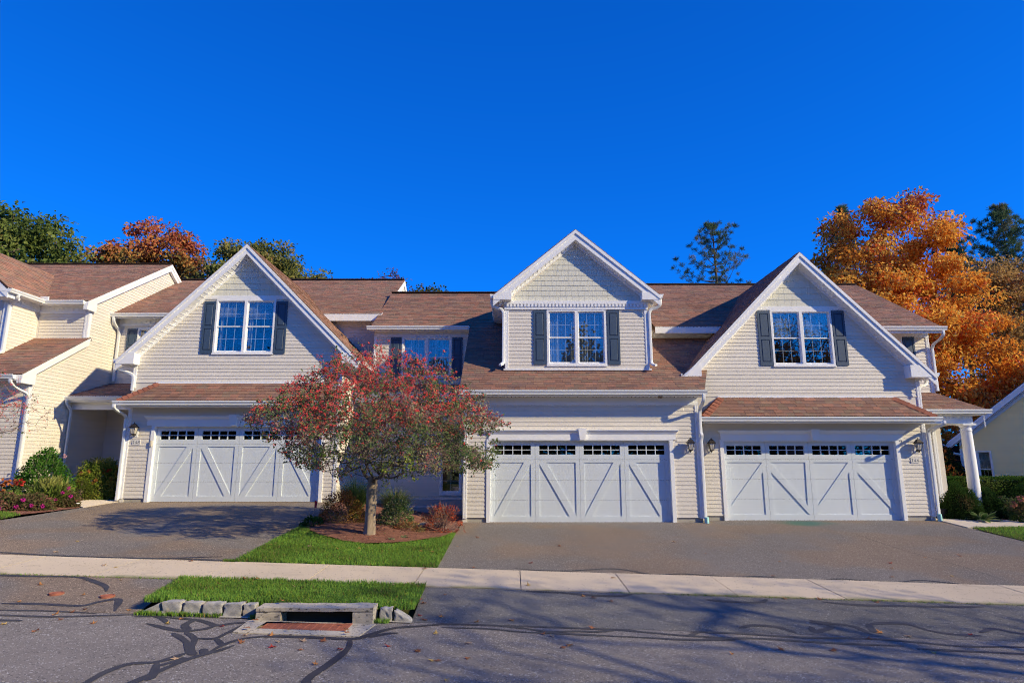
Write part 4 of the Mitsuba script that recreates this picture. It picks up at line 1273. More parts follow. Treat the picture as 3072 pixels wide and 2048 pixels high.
put(HY, 'soffit', slab(MB(), sg.Polygon([(0, 0), (0.43, 0), (0.43, YL), (0, YL)]), Frame(yo - ya * 0.58 + [0, 0, 2.43], -yd, ya + np.array([0, 0, ys])), -0.30, -0.28, back=True), GUT)
put(HY, 'frieze_board', slab(MB(), sg.Polygon([(0, yz - 0.41 - ys * yx), (yx, yz - 0.41), (yx, yz - 0.57), (0, yz - 0.57 - ys * yx)]), F, 0, 0.03), TRIM)
gl = yo - ya * 0.57 - yd * 0.45 + [0, 0, 2.28]
gutter(HY, gl, gl + yd * 11, -ya, 1.4)
dp = lambda u, w, z: yo + ya * u - yd * w + [0, 0, z]
downspout(HY, [*curve([dp(-0.65, 0.3, 2.3), dp(-0.63, 0.3, 2.12), dp(-0.35, 0.15, 2.0), dp(-0.02, 0.06, 1.92), dp(0.03, 0.05, 1.78)], 4), dp(0.03, 0.05, -0.9)], wide=tuple(ya), w=0.12, d=0.09)
wall(HY, Frame(yo, -yd, (0, 0, 1)), rect(-10.5, -1.2, 0, 2.4), YEL)

# ------------------------------------------------------------------ lanterns and numbers
lantern(-10.92, 18.2, 2.47, 'wall lantern with pale glass between the corner board and garage door of house 148')
lantern(4.79, 17.0, 1.99, 'black wall lantern on the right of the middle garage door')
lantern(5.53, 17.55, 2.0, 'black wall lantern on the left of the rightmost garage door')
lantern(11.26, 17.55, 2.0, 'wall lantern above the number plaque 144')
plaque('148', -10.88, 18.2, 2.13, 'white plaque numbered 148 on the wall left of the leftmost garage door')
plaque('144', 11.19, 17.55, 1.61, 'small white plaque numbered 144 at the far right, near the porch column')


# ================================================================== the ground
def zG(x, y):
    x, y = np.asarray(x, float), np.asarray(y, float)
    xc, yc = np.clip(x, -24, 26), np.clip(y, -40, 26)
    zs = -0.25 - 0.029 * xc
    Fl = 0.45 * (1 - sstep(-5.3, -1.4, xc)) + 0.05 * np.maximum(0, -11.2 - xc)
    Wl = 18.2 - 1.2 * sstep(-5.3, -1.4, xc) + 0.55 * sstep(4.9, 5.3, xc)
    road = zs - 0.13 + 0.02 * np.clip(8.0 - yc, 0, 6) - 0.02 * np.clip(2.0 - yc, 0, 6)
    apron = zs - 0.13 + 0.13 * (yc - 8.0) / 1.47
    walk = zs + 0.05 * (yc - 9.47) / 1.23
    t = np.clip((yc - 10.7) / (Wl - 10.7), 0, 1)
    drive = (zs + 0.05) * (1 - t) + Fl * t
    return np.where(yc < 8.0, road, np.where(yc < 9.47, apron, np.where(yc < 10.7, walk, drive)))


def sheet(poly, off=0.0, step=0.3, zf=None, jitter=0.0):
    """A ground sheet over a polygon, following the terrain."""
    mb = MB()
    zf = zf or zG
    for p in polys(poly):
        ring = [np.asarray(r.segmentize(step).coords)[:-1, :2] for r in [p.exterior, *p.interiors]]
        x0, y0, x1, y1 = p.bounds
        gx, gy = np.meshgrid(np.arange(x0 + step / 2, x1, step), np.arange(y0 + step / 2, y1, step))
        g = np.stack([gx.ravel(), gy.ravel()], 1)
        import shapely
        if len(g):
            ins = shapely.contains_xy(p.buffer(-step * 0.25), g[:, 0], g[:, 1])
            g = g[ins]
        pts = np.vstack(ring + [g])
        tri = Delaunay(pts).simplices
        c = pts[tri].mean(1)
        tri = tri[shapely.contains_xy(p, c[:, 0], c[:, 1])]
        e1, e2 = pts[tri[:, 1]] - pts[tri[:, 0]], pts[tri[:, 2]] - pts[tri[:, 0]]
        ar = e1[:, 0] * e2[:, 1] - e1[:, 1] * e2[:, 0]
        tri = tri[np.abs(ar) > 1e-9]
        ar = ar[np.abs(ar) > 1e-9]
        tri = np.where(ar[:, None] < 0, tri[:, ::-1], tri)
        z = zf(pts[:, 0], pts[:, 1]) + off
        if jitter:
            z = z + jitter * (meshkit.noise(np.c_[pts * 5.0, np.zeros(len(pts))]) - 0.3)
        mb.add(np.c_[pts, z], tri)
    return mb


def skirted(poly, off, step, drop=0.1, **k):
    """A sheet with vertical edges downwards (a slab of paving)."""
    mb = sheet(poly, off, step, **k)
    for p in polys(poly):
        r = np.asarray(p.exterior.segmentize(step).coords)[:, :2]
        if not p.exterior.is_ccw:
            r = r[::-1]
        z = zG(r[:, 0], r[:, 1]) + off
        n = len(r)
        v = np.vstack([np.c_[r, z], np.c_[r, z - drop]])
        i = np.arange(n - 1)
        mb.add(v, np.stack([i + n, i + n + 1, i + 1, i], 1))
    return mb


def asphalt(base, speck, bright, stain=None):
    def fn(p, n, uv):
        big = mikit.fbm(p.x * 0.45, p.y * 0.45, 1.0, 4)
        mid = mikit.fbm(p.x * 5.0, p.y * 5.0, 2.0, 3)
        s1 = mikit.cell_rand(p.x * 95.0 + 3.0 * mikit.noise(p.y * 40, p.x * 40), p.y * 95.0)
        s2 = mikit.noise(p.x * 210.0, p.y * 210.0, 3.0)
        s3 = mikit.cell_rand(p.x * 60.0 + 7.3, p.y * 60.0 + 2.1)
        c = mi.Color3f(*base) * (0.72 + 0.34 * big + 0.22 * mid) * (0.72 + 0.55 * s2)
        c = mikit.mix(c, mi.Color3f(*bright), dr.select(s1 > 1 - speck, 0.75, 0.0))
        c = mikit.mix(c, mi.Color3f(0.02, 0.02, 0.022), dr.select(s3 > 0.93, 0.55, 0.0))
        if stain:
            d = dr.sqrt(dr.square((p.x - 7.75) / 1.0) + dr.square((p.y - 17.1) / 0.62)) + 0.5 * (mikit.fbm(p.x * 2.2, p.y * 2.2, 8.0, 3) - 0.5)
            c = mikit.mix(c, mi.Color3f(0.035, 0.12, 0.105), 0.8 * mikit.smoothstep(1.0, 0.25, d))
            # rusty tint along the door and a hairline crack
            r = mikit.fbm(p.x * 0.8, p.y * 0.8, 4.0, 3)
            c = mikit.mix(c, c * mi.Color3f(1.16, 1.0, 0.84), mikit.smoothstep(0.35, 0.65, r))
            cx = 8.22 + 0.02 * (15.4 - p.y) + 0.25 * (mikit.fbm(p.y * 0.5, 3.0, 1.0, 3) - 0.5)
            c = mikit.mix(c, mi.Color3f(0.03, 0.03, 0.03), 0.75 * mikit.smoothstep(0.02, 0.006, dr.abs(p.x - cx)) * mikit.smoothstep(10.7, 11.2, p.y) * mikit.smoothstep(16.2, 15.0, p.y))
        return c
    return fn


def bumpy(name, fn, scale, inner):
    scene[name] = two({'type': 'bumpmap', 'arbitrary': mikit.proc(fn, 0.004), 'scale': scale, 'b': inner})
    return name


def asphalt_bump(p, n, uv):
    return mikit.noise(p.x * 70.0, p.y * 70.0, 1.0) + 0.6 * mikit.noise(p.x * 150.0, p.y * 150.0, 2.0)


def asp(name, fn, rough=0.8, bump=0.005):
    return bumpy(name, asphalt_bump, bump, {'type': 'principled', 'base_color': mikit.proc(fn), 'roughness': rough, 'specular': 0.3})


ROAD = asp('road_asphalt', asphalt((0.160, 0.145, 0.138), 0.055, (0.42, 0.42, 0.43)))
APRON = asp('apron_asphalt', asphalt((0.125, 0.122, 0.122), 0.035, (0.34, 0.34, 0.34)), bump=0.009)
DRIVE = asp('driveway_asphalt', asphalt((0.142, 0.127, 0.116), 0.06, (0.36, 0.35, 0.34), True))


def seal_fn(p, n, uv):
    return mi.Color3f(0.034, 0.033, 0.038) * (0.8 + 0.5 * mikit.fbm(p.x * 7, p.y * 7, 1.0, 3))


SEAL = prin('sealant_tar', seal_fn, 0.5, 0.4)


def walk_fn(p, n, uv):
    a = mikit.fbm(p.x * 0.8, p.y * 0.8, 1.0, 4)
    b = mikit.noise(p.x * 120, p.y * 120, 1.0)
    d = mikit.smoothstep(0.6, 0.75, mikit.fbm(p.x * 3.0, p.y * 6.0, 3.0, 4))
    pit = dr.select(mikit.cell_rand(p.x * 45, p.y * 45) > 0.975, 0.3, 0.0)
    slab_tone = mikit.cell_rand((p.x - 0.13) / 1.56, 3.0)
    c = mi.Color3f(0.44, 0.37, 0.28) * (0.82 + 0.2 * a + 0.1 * b - 0.1 * d - pit + 0.08 * slab_tone)
    moss = mikit.smoothstep(9.62, 9.47, p.y + 0.12 * (mikit.fbm(p.x * 4, p.y * 4, 2.0, 3) - 0.5))
    return mikit.mix(c, mi.Color3f(0.14, 0.15, 0.07), 0.6 * moss * mikit.smoothstep(0.35, 0.6, mikit.fbm(p.x * 2.0, 5.0, 5.0, 3)))


WALK = prin('sidewalk_concrete', walk_fn, 0.85, 0.25)
WALK2 = prin('walkway_concrete', conc((0.47, 0.41, 0.34)), 0.85, 0.25)


def soil_fn(p, n, uv):
    a = mikit.fbm(p.x * 3, p.y * 3, 1.0, 4)
    b = mikit.noise(p.x * 60, p.y * 60, 1.0)
    return mikit.mix((0.05, 0.07, 0.02), (0.09, 0.08, 0.035), a) * (0.7 + 0.5 * b)


SOIL = prin('lawn_soil', soil_fn, 0.95, 0.1)


def mulch_fn(p, n, uv):
    a = mikit.fbm(p.x * 4, p.y * 4, 1.0, 4)
    b = mikit.noise(p.x * 90, p.y * 45, 1.0)
    return mi.Color3f(0.165, 0.078, 0.058) * (0.5 + 0.5 * a + 0.5 * b)


MULCH = prin('bark_mulch', mulch_fn, 0.95, 0.1)


def earth_fn(p, n, uv):
    return mikit.mix((0.05, 0.075, 0.02), (0.10, 0.09, 0.045), mikit.fbm(p.x * 0.6, p.y * 0.6, 1.0, 4))


EARTH = prin('earth', earth_fn, 0.95, 0.1)
gx = np.unique(np.concatenate([np.linspace(-400, -24, 12), np.arange(-24, 26.1, 1.0), np.linspace(26, 400, 12)]))
gy = np.unique(np.concatenate([np.linspace(-300, -20, 12), np.arange(-20, 26.1, 0.7), [8.0, 9.47, 10.7], np.linspace(26, 500, 14)]))
X, Y = np.meshgrid(gx, gy)
ZZ = zG(X, Y) - 0.07
nx, ny = len(gx), len(gy)
i, j = np.meshgrid(np.arange(nx - 1), np.arange(ny - 1))
q = np.stack([j * nx + i, j * nx + i + 1, (j + 1) * nx + i + 1, (j + 1) * nx + i], -1).reshape(-1, 4)
struct('ground', (np.stack([X, Y, ZZ], -1).reshape(-1, 3), q), EARTH)

ROADP = rect(-70, -9, 70, 7.96).difference(rect(-3.03, 7.20, -1.66, 9))
struct('road', sheet(ROADP, 0.0, 0.8), ROAD)
struct('driveway', sheet(sg.Polygon([(-11.35, 10.71), (-4.56, 10.71), (-4.52, 12.5), (-4.46, 13.8), (-4.6, 15.0), (-4.9, 18.35), (-11.2, 18.35), (-11.25, 17.4), (-11.33, 15.2), (-11.4, 14.3)]), 0.0, 0.5), DRIVE)
struct('driveway', sheet(sg.Polygon([(-1.24, 10.71), (11.70, 10.71), (11.70, 14.8), (11.63, 16.5), (11.58, 17.7), (5.2, 17.7), (5.1, 17.15), (-1.31, 17.15), (-1.30, 15.0)]), 0.0, 0.5), DRIVE)
struct('driveway_apron', sheet(sg.Polygon([(-11.4, 7.97), (-4.52, 7.97), (-4.78, 9.44), (-11.4, 9.44)]), 0.0, 0.5), DRIVE)
struct('driveway_apron', sheet(sg.Polygon([(-1.21, 7.97), (11.9, 7.97), (11.7, 9.44), (-1.26, 9.44)]), 0.0, 0.5), APRON)

# sidewalk of separate slabs
labels['sidewalk'] = {'kind': 'structure'}
struct_bed = put(None, 'sidewalk', sheet(rect(-40, 9.44, 40, 10.73), -0.025, 0.8), FOUND)
labels['sidewalk'] = {'kind': 'structure'}
for k in range(-14, 14):
    a, b = 0.13 + 1.56 * k, 0.13 + 1.56 * (k + 1)
    dz = rng.uniform(-0.004, 0.004)
    put('sidewalk', 'slab', skirted(rect(a + 0.007, 9.45, b - 0.007, 10.70), 0.012 + dz, 0.8, 0.12), WALK)

# walkways, lawns, beds
struct('walkway', skirted(sg.Polygon([(-11.22, 16.75), (-11.22, 18.25), (-11.2, 19.35), (-13.0, 19.35), (-12.1, 18.3), (-12.1, 17.5), (-11.85, 17.05)]), 0.02, 0.3, 0.1), WALK2)
struct('walkway', skirted(sg.Polygon([(11.62, 17.75), (11.62, 16.42), (13.2, 16.62), (17.0, 16.9), (17.0, 17.9), (13.4, 17.55), (12.5, 17.75), (12.3, 18.5), (11.7, 18.5)]), 0.02, 0.3, 0.1), WALK2)
MFRONT = [(-4.62, 14.4), (-4.46, 13.95), (-4.2, 13.5), (-3.87, 13.1), (-3.33, 12.68), (-2.84, 12.58), (-2.41, 12.78), (-1.99, 13.2), (-1.57, 13.9), (-1.31, 14.67)]
HOODB = rect(-3.02, 7.0, -1.64, 8.08)
STRIP = sg.Polygon([(-4.78, 9.44), (-1.26, 9.44), (-1.21, 8.10), (-1.65, 8.05), (-3.05, 8.08), (-4.5, 8.06)]).difference(HOODB)
ISLE = sg.Polygon([(-4.57, 10.71), (-1.24, 10.71), (-1.30, 14.67)] + MFRONT[::-1])
RLAWN = sg.Polygon([(11.71, 10.71), (24, 10.71), (24, 16.85), (17.0, 16.85), (13.2, 16.58), (11.70, 16.38)])
LLAWN = sg.Polygon([(-24, 10.71), (-11.42, 10.71), (-11.46, 14.3), (-11.55, 15.1), (-12.3, 15.45), (-24, 15.6)])
strip_z = lambda x, y: np.maximum(zG(x, y), -0.25 - 0.029 * np.asarray(x) - 0.02)
struct('lawn', sheet(STRIP, 0.006, 0.25, zf=strip_z), SOIL)
struct('lawn', sheet(ISLE, 0.012, 0.3), SOIL)
struct('lawn', sheet(RLAWN, 0.012, 0.6), SOIL)
struct('lawn', sheet(LLAWN, 0.012, 0.6), SOIL)
mound = lambda x, y: zG(x, y) + 0.10 * np.exp(-((np.asarray(x) + 2.95) ** 2 + (np.asarray(y) - 13.9) ** 2) / 1.6)
BED = sg.Polygon(MFRONT + [(-1.32, 17.0), (-1.32, 19.2), (-4.98, 19.2), (-4.95, 17.9), (-4.62, 15.0)])
LBED = sg.Polygon([(-24, 15.6), (-12.3, 15.45), (-11.55, 15.1), (-11.32, 15.9), (-11.26, 16.7), (-11.85, 17.05), (-12.1, 17.5), (-12.1, 18.3), (-13.0, 19.4), (-13.95, 19.8), (-14, 17.9), (-24, 17.9)])
RBED = sg.Polygon([(11.68, 18.5), (12.3, 18.5), (12.5, 17.75), (13.4, 17.55), (17.0, 17.9), (24, 17.9), (24, 24), (13.3, 24), (13.3, 18.62), (11.68, 18.62)])
for P_, zf in ((BED, mound), (LBED, None), (RBED, None)):
    struct('mulch_bed', sheet(P_, 0.016, 0.22, zf=zf, jitter=0.03), MULCH)


def inside(poly, n):
    import shapely
    x0, y0, x1, y1 = poly.bounds
    out = np.zeros((0, 2))
    while len(out) < n:
        p = rng.uniform((x0, y0), (x1, y1), (n * 2, 2))
        out = np.vstack([out, p[shapely.contains_xy(poly, p[:, 0], p[:, 1])]])
    return out[:n]


def chips(poly, n, zf, label):
    p = inside(poly, n)
    z = (zf or zG)(p[:, 0], p[:, 1]) + 0.022
    a = rng.uniform(0, 2 * np.pi, n)
    L, W = rng.uniform(0.015, 0.05, n), rng.uniform(0.006, 0.014, n)
    d = np.stack([np.cos(a), np.sin(a), rng.normal(0, 0.25, n)], 1)
    s = np.stack([-np.sin(a), np.cos(a), rng.normal(0, 0.3, n)], 1)
    c = np.c_[p, z + rng.uniform(0, 0.02, n)]
    v = np.stack([c - d * L[:, None] / 2 - s * W[:, None] / 2, c + d * L[:, None] / 2 - s * W[:, None] / 2, c + d * L[:, None] / 2 + s * W[:, None] / 2, c - d * L[:, None] / 2 + s * W[:, None] / 2], 1).reshape(-1, 3)
    pal = np.array([[0.19, 0.082, 0.056], [0.13, 0.058, 0.042], [0.25, 0.115, 0.078], [0.08, 0.045, 0.035], [0.32, 0.20, 0.14]])
    col = pal[rng.integers(5, size=n)] * rng.uniform(0.7, 1.2, (n, 1))
    f = np.arange(4 * n).reshape(-1, 4)
    tag(put(None, 'mulch_chips', MB().add(v, f, np.repeat(col, 4, 0)), 'painted'), label, 'mulch', kind='stuff')


chips(BED, 11000, mound, 'reddish brown bark chips around the red-berried tree')
chips(LBED.intersection(rect(-14, 15, -11, 20)), 2200, None, 'bark chips under the flower bed on the left')
chips(RBED.intersection(rect(11.6, 17, 15.5, 19.3)), 2200, None, 'bark chips under the shrubs beside the right walkway')


def grass(poly, n, h, label, zf=None, edge=True):
    p = inside(poly.buffer(0.015), n)
    z = (zf or zG)(p[:, 0], p[:, 1]) + 0.005
    nz = meshkit.noise(np.c_[p * 1.7, np.zeros(n)])
    n2 = meshkit.noise(np.c_[p * 6.0, np.ones(n)])
    hh = h * rng.uniform(0.55, 1.15, n) * (0.7 + 0.5 * n2)
    a = rng.uniform(0, 2 * np.pi, n)
    lean = rng.uniform(0.05, 0.6, n)
    b = a + rng.normal(1.57, 0.5, n)
    side = np.stack([np.cos(b), np.sin(b), np.zeros(n)], 1) * (0.0032 + 0.002 * rng.random(n))[:, None]
    ln = np.stack([np.cos(a), np.sin(a), np.zeros(n)], 1) * (lean * hh)[:, None]
    base = np.c_[p, z]
    up = np.array([0, 0, 1.0])
    mid = base + ln * 0.35 + up * (hh * 0.6)[:, None]
    tip = base + ln + up * hh[:, None]
    v = np.stack([base - side, base + side, mid + side * 0.8, mid - side * 0.8, tip], 1).reshape(-1, 3)
    k = (np.arange(n) * 5)[:, None]
    f = np.vstack([k + np.array([0, 1, 2]), k + np.array([0, 2, 3]), k + np.array([3, 2, 4])])
    g = np.array([0.150, 0.285, 0.052]) * (0.7 + 0.65 * nz)[:, None] * rng.uniform(0.7, 1.25, (n, 1))
    dry = rng.random(n) < 0.05 + 0.30 * np.clip(0.40 - nz, 0, 1)
    g[dry] = np.array([0.26, 0.22, 0.10]) * rng.uniform(0.7, 1.1, (dry.sum(), 1))
    yel = rng.random(n) < 0.15
    g[yel] = g[yel] * np.array([1.5, 1.15, 0.8])
    tag(put(None, 'grass', MB().add(v, f, np.repeat(g, 5, 0)), 'leafy'), label, 'grass', kind='stuff')


grass(STRIP, 34000, 0.075, 'short green grass on the strip between the storm drain and the sidewalk', strip_z)
grass(ISLE, 42000, 0.07, 'mown green grass in front of the bark bed of the red-berried tree')
grass(RLAWN.intersection(rect(11.6, 13.5, 15.5, 17)), 16000, 0.07, 'corner of green lawn beside the right driveway')
grass(LLAWN.intersection(rect(-14.5, 13.5, -11.3, 16)), 9000, 0.07, 'corner of green lawn in front of the pink flower bed')
moss = unary_union([rect(-4.6, 9.40, -0.0, 9.45).intersection(rect(-9, 9.40, -4.8, 9.45)), rect(-8.2, 9.41, -4.9, 9.45), rect(1.4, 9.40, 8.2, 9.44)])
grass(moss, 900, 0.022, 'thin line of weeds along the front edge of the sidewalk')
grass(unary_union([rect(-4.5, 7.88, -3.5, 7.95), rect(-3.12, 7.84, -3.05, 7.93), rect(-1.70, 7.86, -1.48, 7.93), rect(-4.75, 10.70, -4.5, 10.78)]), 1300, 0.05, 'tufts of weeds at the foot of the granite curb stones')

# crack sealant on road, aprons and driveways
SEALS = {
    'road': (0.034, [
        [(-6.15, 7.92), (-5.58, 7.96), (-4.99, 7.91)], [(-7.5, 7.70), (-5.95, 7.68), (-5.37, 7.68), (-4.88, 7.80), (-4.5, 7.92)], [(-7.2, 7.47), (-5.76, 7.45), (-5.53, 7.45)],
        [(-4.45, 7.82), (-4.18, 7.82), (-3.9, 7.52)], [(-4.19, 7.84), (-3.66, 7.73), (-3.36, 7.52), (-3.21, 7.64), (-3.05, 7.7)], [(-4.13, 7.5), (-3.63, 7.24), (-3.41, 7.33), (-3.36, 7.52)],
        [(-3.72, 7.73), (-3.69, 7.48), (-3.55, 7.28)], [(-3.63, 7.12), (-3.34, 6.82), (-3.12, 6.48), (-3.03, 6.37)], [(-3.52, 7.18), (-3.3, 6.92), (-3.18, 6.6), (-3.08, 6.4)],
        [(-3.32, 6.95), (-3.11, 6.96), (-3.09, 7.2), (-3.08, 7.33)], [(-3.08, 6.94), (-2.92, 6.73)], [(-2.81, 6.73), (-2.87, 6.52), (-2.99, 6.29), (-3.06, 5.97), (-3.09, 5.73), (-3.15, 5.4), (-3.3, 4.6)],
        [(-3.12, 6.44), (-3.23, 6.12), (-3.44, 6.03), (-3.5, 5.76), (-3.48, 5.4), (-3.6, 4.7)], [(-3.07, 6.26), (-3.11, 6.1), (-3.16, 6.01)], [(-3.22, 6.08), (-3.09, 5.8), (-3.04, 5.63)],
        [(-3.03, 6.56), (-2.96, 6.43)], [(-3.09, 7.16), (-3.05, 7.66)],
        [(-2.93, 6.48), (-2.91, 6.77), (-2.81, 7.01), (-2.56, 7.12), (-2.15, 7.13), (-1.8, 7.11), (-1.64, 7.17), (-1.47, 7.5), (-1.29, 7.7), (-0.93, 7.84)],
        [(-1.72, 7.08), (-1.66, 6.74), (-1.69, 6.24), (-1.75, 5.79), (-1.68, 5.6), (-1.35, 5.2)], [(-1.54, 7.23), (-1.4, 7.38), (-1.29, 7.42)],
        [(-1.29, 7.65), (-0.83, 7.90), (-0.33, 7.93), (0.19, 7.93), (0.7, 7.92), (1.36, 7.87), (1.99, 7.72), (2.55, 7.67)], [(-0.81, 7.75), (-0.25, 7.75), (0.05, 7.66), (0.5, 7.64), (1.15, 7.59), (1.47, 7.57), (1.94, 7.53), (2.52, 7.57)],
        [(-0.15, 7.9), (0.18, 7.81), (0.43, 7.7), (0.76, 7.77), (1.01, 7.77), (1.31, 7.92), (1.67, 7.76)], [(2.22, 7.92), (2.08, 7.74)],
        [(2.13, 7.91), (2.64, 7.91), (3.43, 7.81), (4.28, 7.85), (5.12, 7.63), (5.89, 7.67), (7.5, 7.6)], [(2.02, 7.52), (2.72, 7.69), (3.49, 7.6), (4.43, 7.55)], [(4.53, 7.45), (5.12, 7.4), (5.64, 7.37), (7.0, 7.3)]]),
    'driveway_apron': (0.036, [
        [(-8.3, 9.36), (-7.35, 9.37), (-6.83, 9.37), (-6.44, 9.40), (-6.18, 9.38), (-5.89, 9.22), (-5.59, 9.01), (-5.43, 8.79)], [(-6.34, 8.19), (-5.88, 8.21), (-5.37, 8.19), (-5.24, 8.36), (-5.07, 8.47), (-4.84, 8.04)]]),
    'driveway_apron_001': (0.034, [
        [(0.22, 9.37), (0.63, 9.37), (1.12, 9.28), (1.52, 9.29), (1.72, 9.4)], [(2.73, 9.24), (3.08, 9.18), (3.45, 9.2), (3.62, 9.34)], [(4.4, 9.3), (4.87, 9.21), (5.48, 9.23), (6.19, 9.26), (6.65, 9.31)],
        [(2.8, 8.14), (3.01, 8.24), (3.29, 8.2), (3.42, 8.02)], [(3.83, 8.49), (4.06, 8.4), (4.28, 8.32), (4.35, 8.06)], [(3.72, 8.26), (3.69, 8.07), (4.01, 8.3), (3.8, 8.43)],
        [(4.5, 8.4), (4.83, 8.49), (5.07, 8.44), (5.2, 8.23), (5.47, 8.12), (5.73, 8.12)], [(5.81, 8.24), (6.11, 8.39), (6.34, 8.24), (7.2, 8.2)], [(4.52, 8.4), (4.43, 8.13)]]),
    'driveway': (0.036, [[(-9.6, 10.95), (-8.56, 10.90), (-7.7, 10.80), (-6.5, 10.78), (-5.9, 10.80), (-5.4, 10.95), (-4.95, 11.08)], [(-5.6, 10.83), (-5.1, 10.82), (-4.75, 10.78)]]),
    'driveway_001': (0.026, [[(0.03, 10.92), (0.49, 10.80), (0.97, 10.85), (1.59, 11.08), (1.94, 11.04), (2.3, 10.76), (2.85, 10.86), (3.3, 10.80), (3.63, 10.74), (4.1, 10.85), (4.41, 10.77)], [(5.1, 10.74), (5.51, 10.86), (5.81, 10.75), (6.32, 10.74), (6.77, 10.92), (7.07, 10.85), (7.32, 10.74)]])}
for holder, (wd_, lines) in SEALS.items():
    for ln in lines:
        c = curve(np.c_[np.array(ln), np.zeros(len(ln))], 8)[:, :2]
        s = np.linspace(0, 1, len(c))
        ww = wd_ * (0.75 + 0.7 * meshkit.noise(np.c_[c * 2.5, np.zeros(len(c))])) * np.minimum(1, 0.35 + 6 * np.minimum(s, 1 - s))
        blob = unary_union([sg.LineString([c[k], c[k + 1]]).buffer((ww[k] + ww[k + 1]) / 2) for k in range(len(c) - 1)]).simplify(0.004)
        put(holder, 'crack_sealant', sheet(blob, 0.0045, 0.12), SEAL)

# granite curb stones
def granite_fn(p, n, uv):
    a = mikit.fbm(p.x * 16, p.y * 16, p.z * 16, 4)
    b = mikit.noise(p.x * 130, p.y * 130, p.z * 130)
    g = mikit.mix((0.19, 0.195, 0.20), (0.43, 0.41, 0.38), a)
    rust = mikit.smoothstep(0.58, 0.75, mikit.fbm(p.x * 7 + 3, p.y * 7, p.z * 9, 3))
    return mikit.mix(g, mi.Color3f(0.34, 0.25, 0.15), 0.5 * rust) * (0.75 + 0.5 * b)


GRAN = prin('granite', granite_fn, 0.8, 0.3)


def stone(x0, x1, y0, y1, h0, h1, zb):
    """A hand-split block; h0, h1: heights of its left and right ends."""
    m = trimesh.creation.box((1, 1, 1)).subdivide().subdivide().subdivide()
    v = np.array(m.vertices) + 0.5
    r = 0.07
    cen = np.clip(v, r, 1 - r)
    d = v - cen
    L = np.linalg.norm(d, axis=1, keepdims=True)
    v = np.where(L > 1e-9, cen + d / np.maximum(L, 1e-9) * r * np.maximum(np.abs(d).max(1, keepdims=True) / r, 0), v)
    h = h0 + (h1 - h0) * v[:, 0]
    P = np.stack([x0 + (x1 - x0) * v[:, 0], y0 + (y1 - y0) * v[:, 1], zb - 0.06 + (h + 0.06) * v[:, 2]], 1)
    nz = meshkit.noise(P * 22.0, int(abs(x0) * 97)) - 0.5
    n2 = meshkit.noise(P * 60.0, int(abs(x0) * 31)) - 0.5
    P += (v - 0.5) * (0.040 * nz + 0.022 * n2)[:, None] * np.array([1.2, 1.2, 0.7])
    return P, np.array(m.faces)


labels['kerb'] = {'kind': 'structure'}
xs = [-4.50, -4.235, -3.985, -3.735, -3.485, -3.245, -3.09]
hs = [(0.015, 0.135), (0.15, 0.155), (0.15, 0.145), (0.15, 0.15), (0.145, 0.15), (0.15, 0.15)]
for a, b, h in zip(xs[:-1], xs[1:], hs):
    zb = float(zG((a + b) / 2, 7.94))
    y = 7.95 + rng.uniform(-0.012, 0.012)
    put('kerb', 'stone', stone(a + 0.012, b - 0.012, y, y + 0.15, *h, zb), GRAN, smooth=35)
for a, b, h in ((-1.60, -1.44, (0.15, 0.15)), (-1.425, -1.20, (0.14, 0.02))):
    zb = float(zG((a + b) / 2, 7.94))
    put('kerb', 'stone', stone(a + 0.01, b - 0.01, 7.95, 8.10, *h, zb), GRAN, smooth=35)
put('kerb', 'mortar_bed', sheet(unary_union([rect(-3.5, 7.87, -3.05, 7.97), rect(-1.66, 7.9, -1.2, 7.97)]), 0.012, 0.1), FOUND)

# storm drain
SD = thing('storm_drain', 'concrete curb inlet with a rust-red grate set into the road edge', 'storm drain')


def inlet_fn(p, n, uv):
    a = mikit.fbm(p.x * 5, p.y * 5, p.z * 5, 4)
    b = mikit.noise(p.x * 90, p.y * 90, p.z * 90)
    pit = mikit.smoothstep(0.70, 0.78, mikit.noise(p.x * 45, p.y * 45, p.z * 45))
    return mi.Color3f(0.37, 0.335, 0.275) * (0.72 + 0.34 * a + 0.24 * b) * (1 - 0.6 * pit)


INLET = prin('inlet_concrete', inlet_fn, 0.9, 0.2)
RUST = prin('rusty_iron', lambda p, n, uv: mikit.mix((0.20, 0.065, 0.04), (0.32, 0.12, 0.08), mikit.fbm(p.x * 25, p.y * 25, p.z * 25, 3)), 0.85, 0.25)
zr = float(zG(-2.3, 7.5))
gr = rect(-2.86, 7.40, -1.86, 7.735)
apr = sg.Polygon([(-3.03, 7.20), (-1.66, 7.20), (-1.60, 7.78), (-3.09, 7.78)]).difference(gr)
put(SD, 'apron', skirted(apr, 0.012, 0.12, 0.08), INLET)


def rough_block(x0, x1, y0, y1, z0, z1, amp=0.012):
    m = trimesh.creation.box((x1 - x0, y1 - y0, z1 - z0))
    m = m.subdivide_to_size(0.06)
    v = np.array(m.vertices) + [(x0 + x1) / 2, (y0 + y1) / 2, (z0 + z1) / 2]
    nn = meshkit.noise(v * 14.0) - 0.5
    edge = (np.minimum(v[:, 2] - z0, z1 - v[:, 2]) < 0.005) & (np.minimum(v[:, 1] - y0, y1 - v[:, 1]) < 0.005)
    v[:, 1] += amp * nn
    v[:, 2] += amp * 0.6 * nn
    v[edge, 1] += 0.008 * np.sign((y0 + y1) / 2 - v[edge, 1])
    v[edge, 2] += 0.008 * np.sign((z0 + z1) / 2 - v[edge, 2])
    return v, np.array(m.faces)


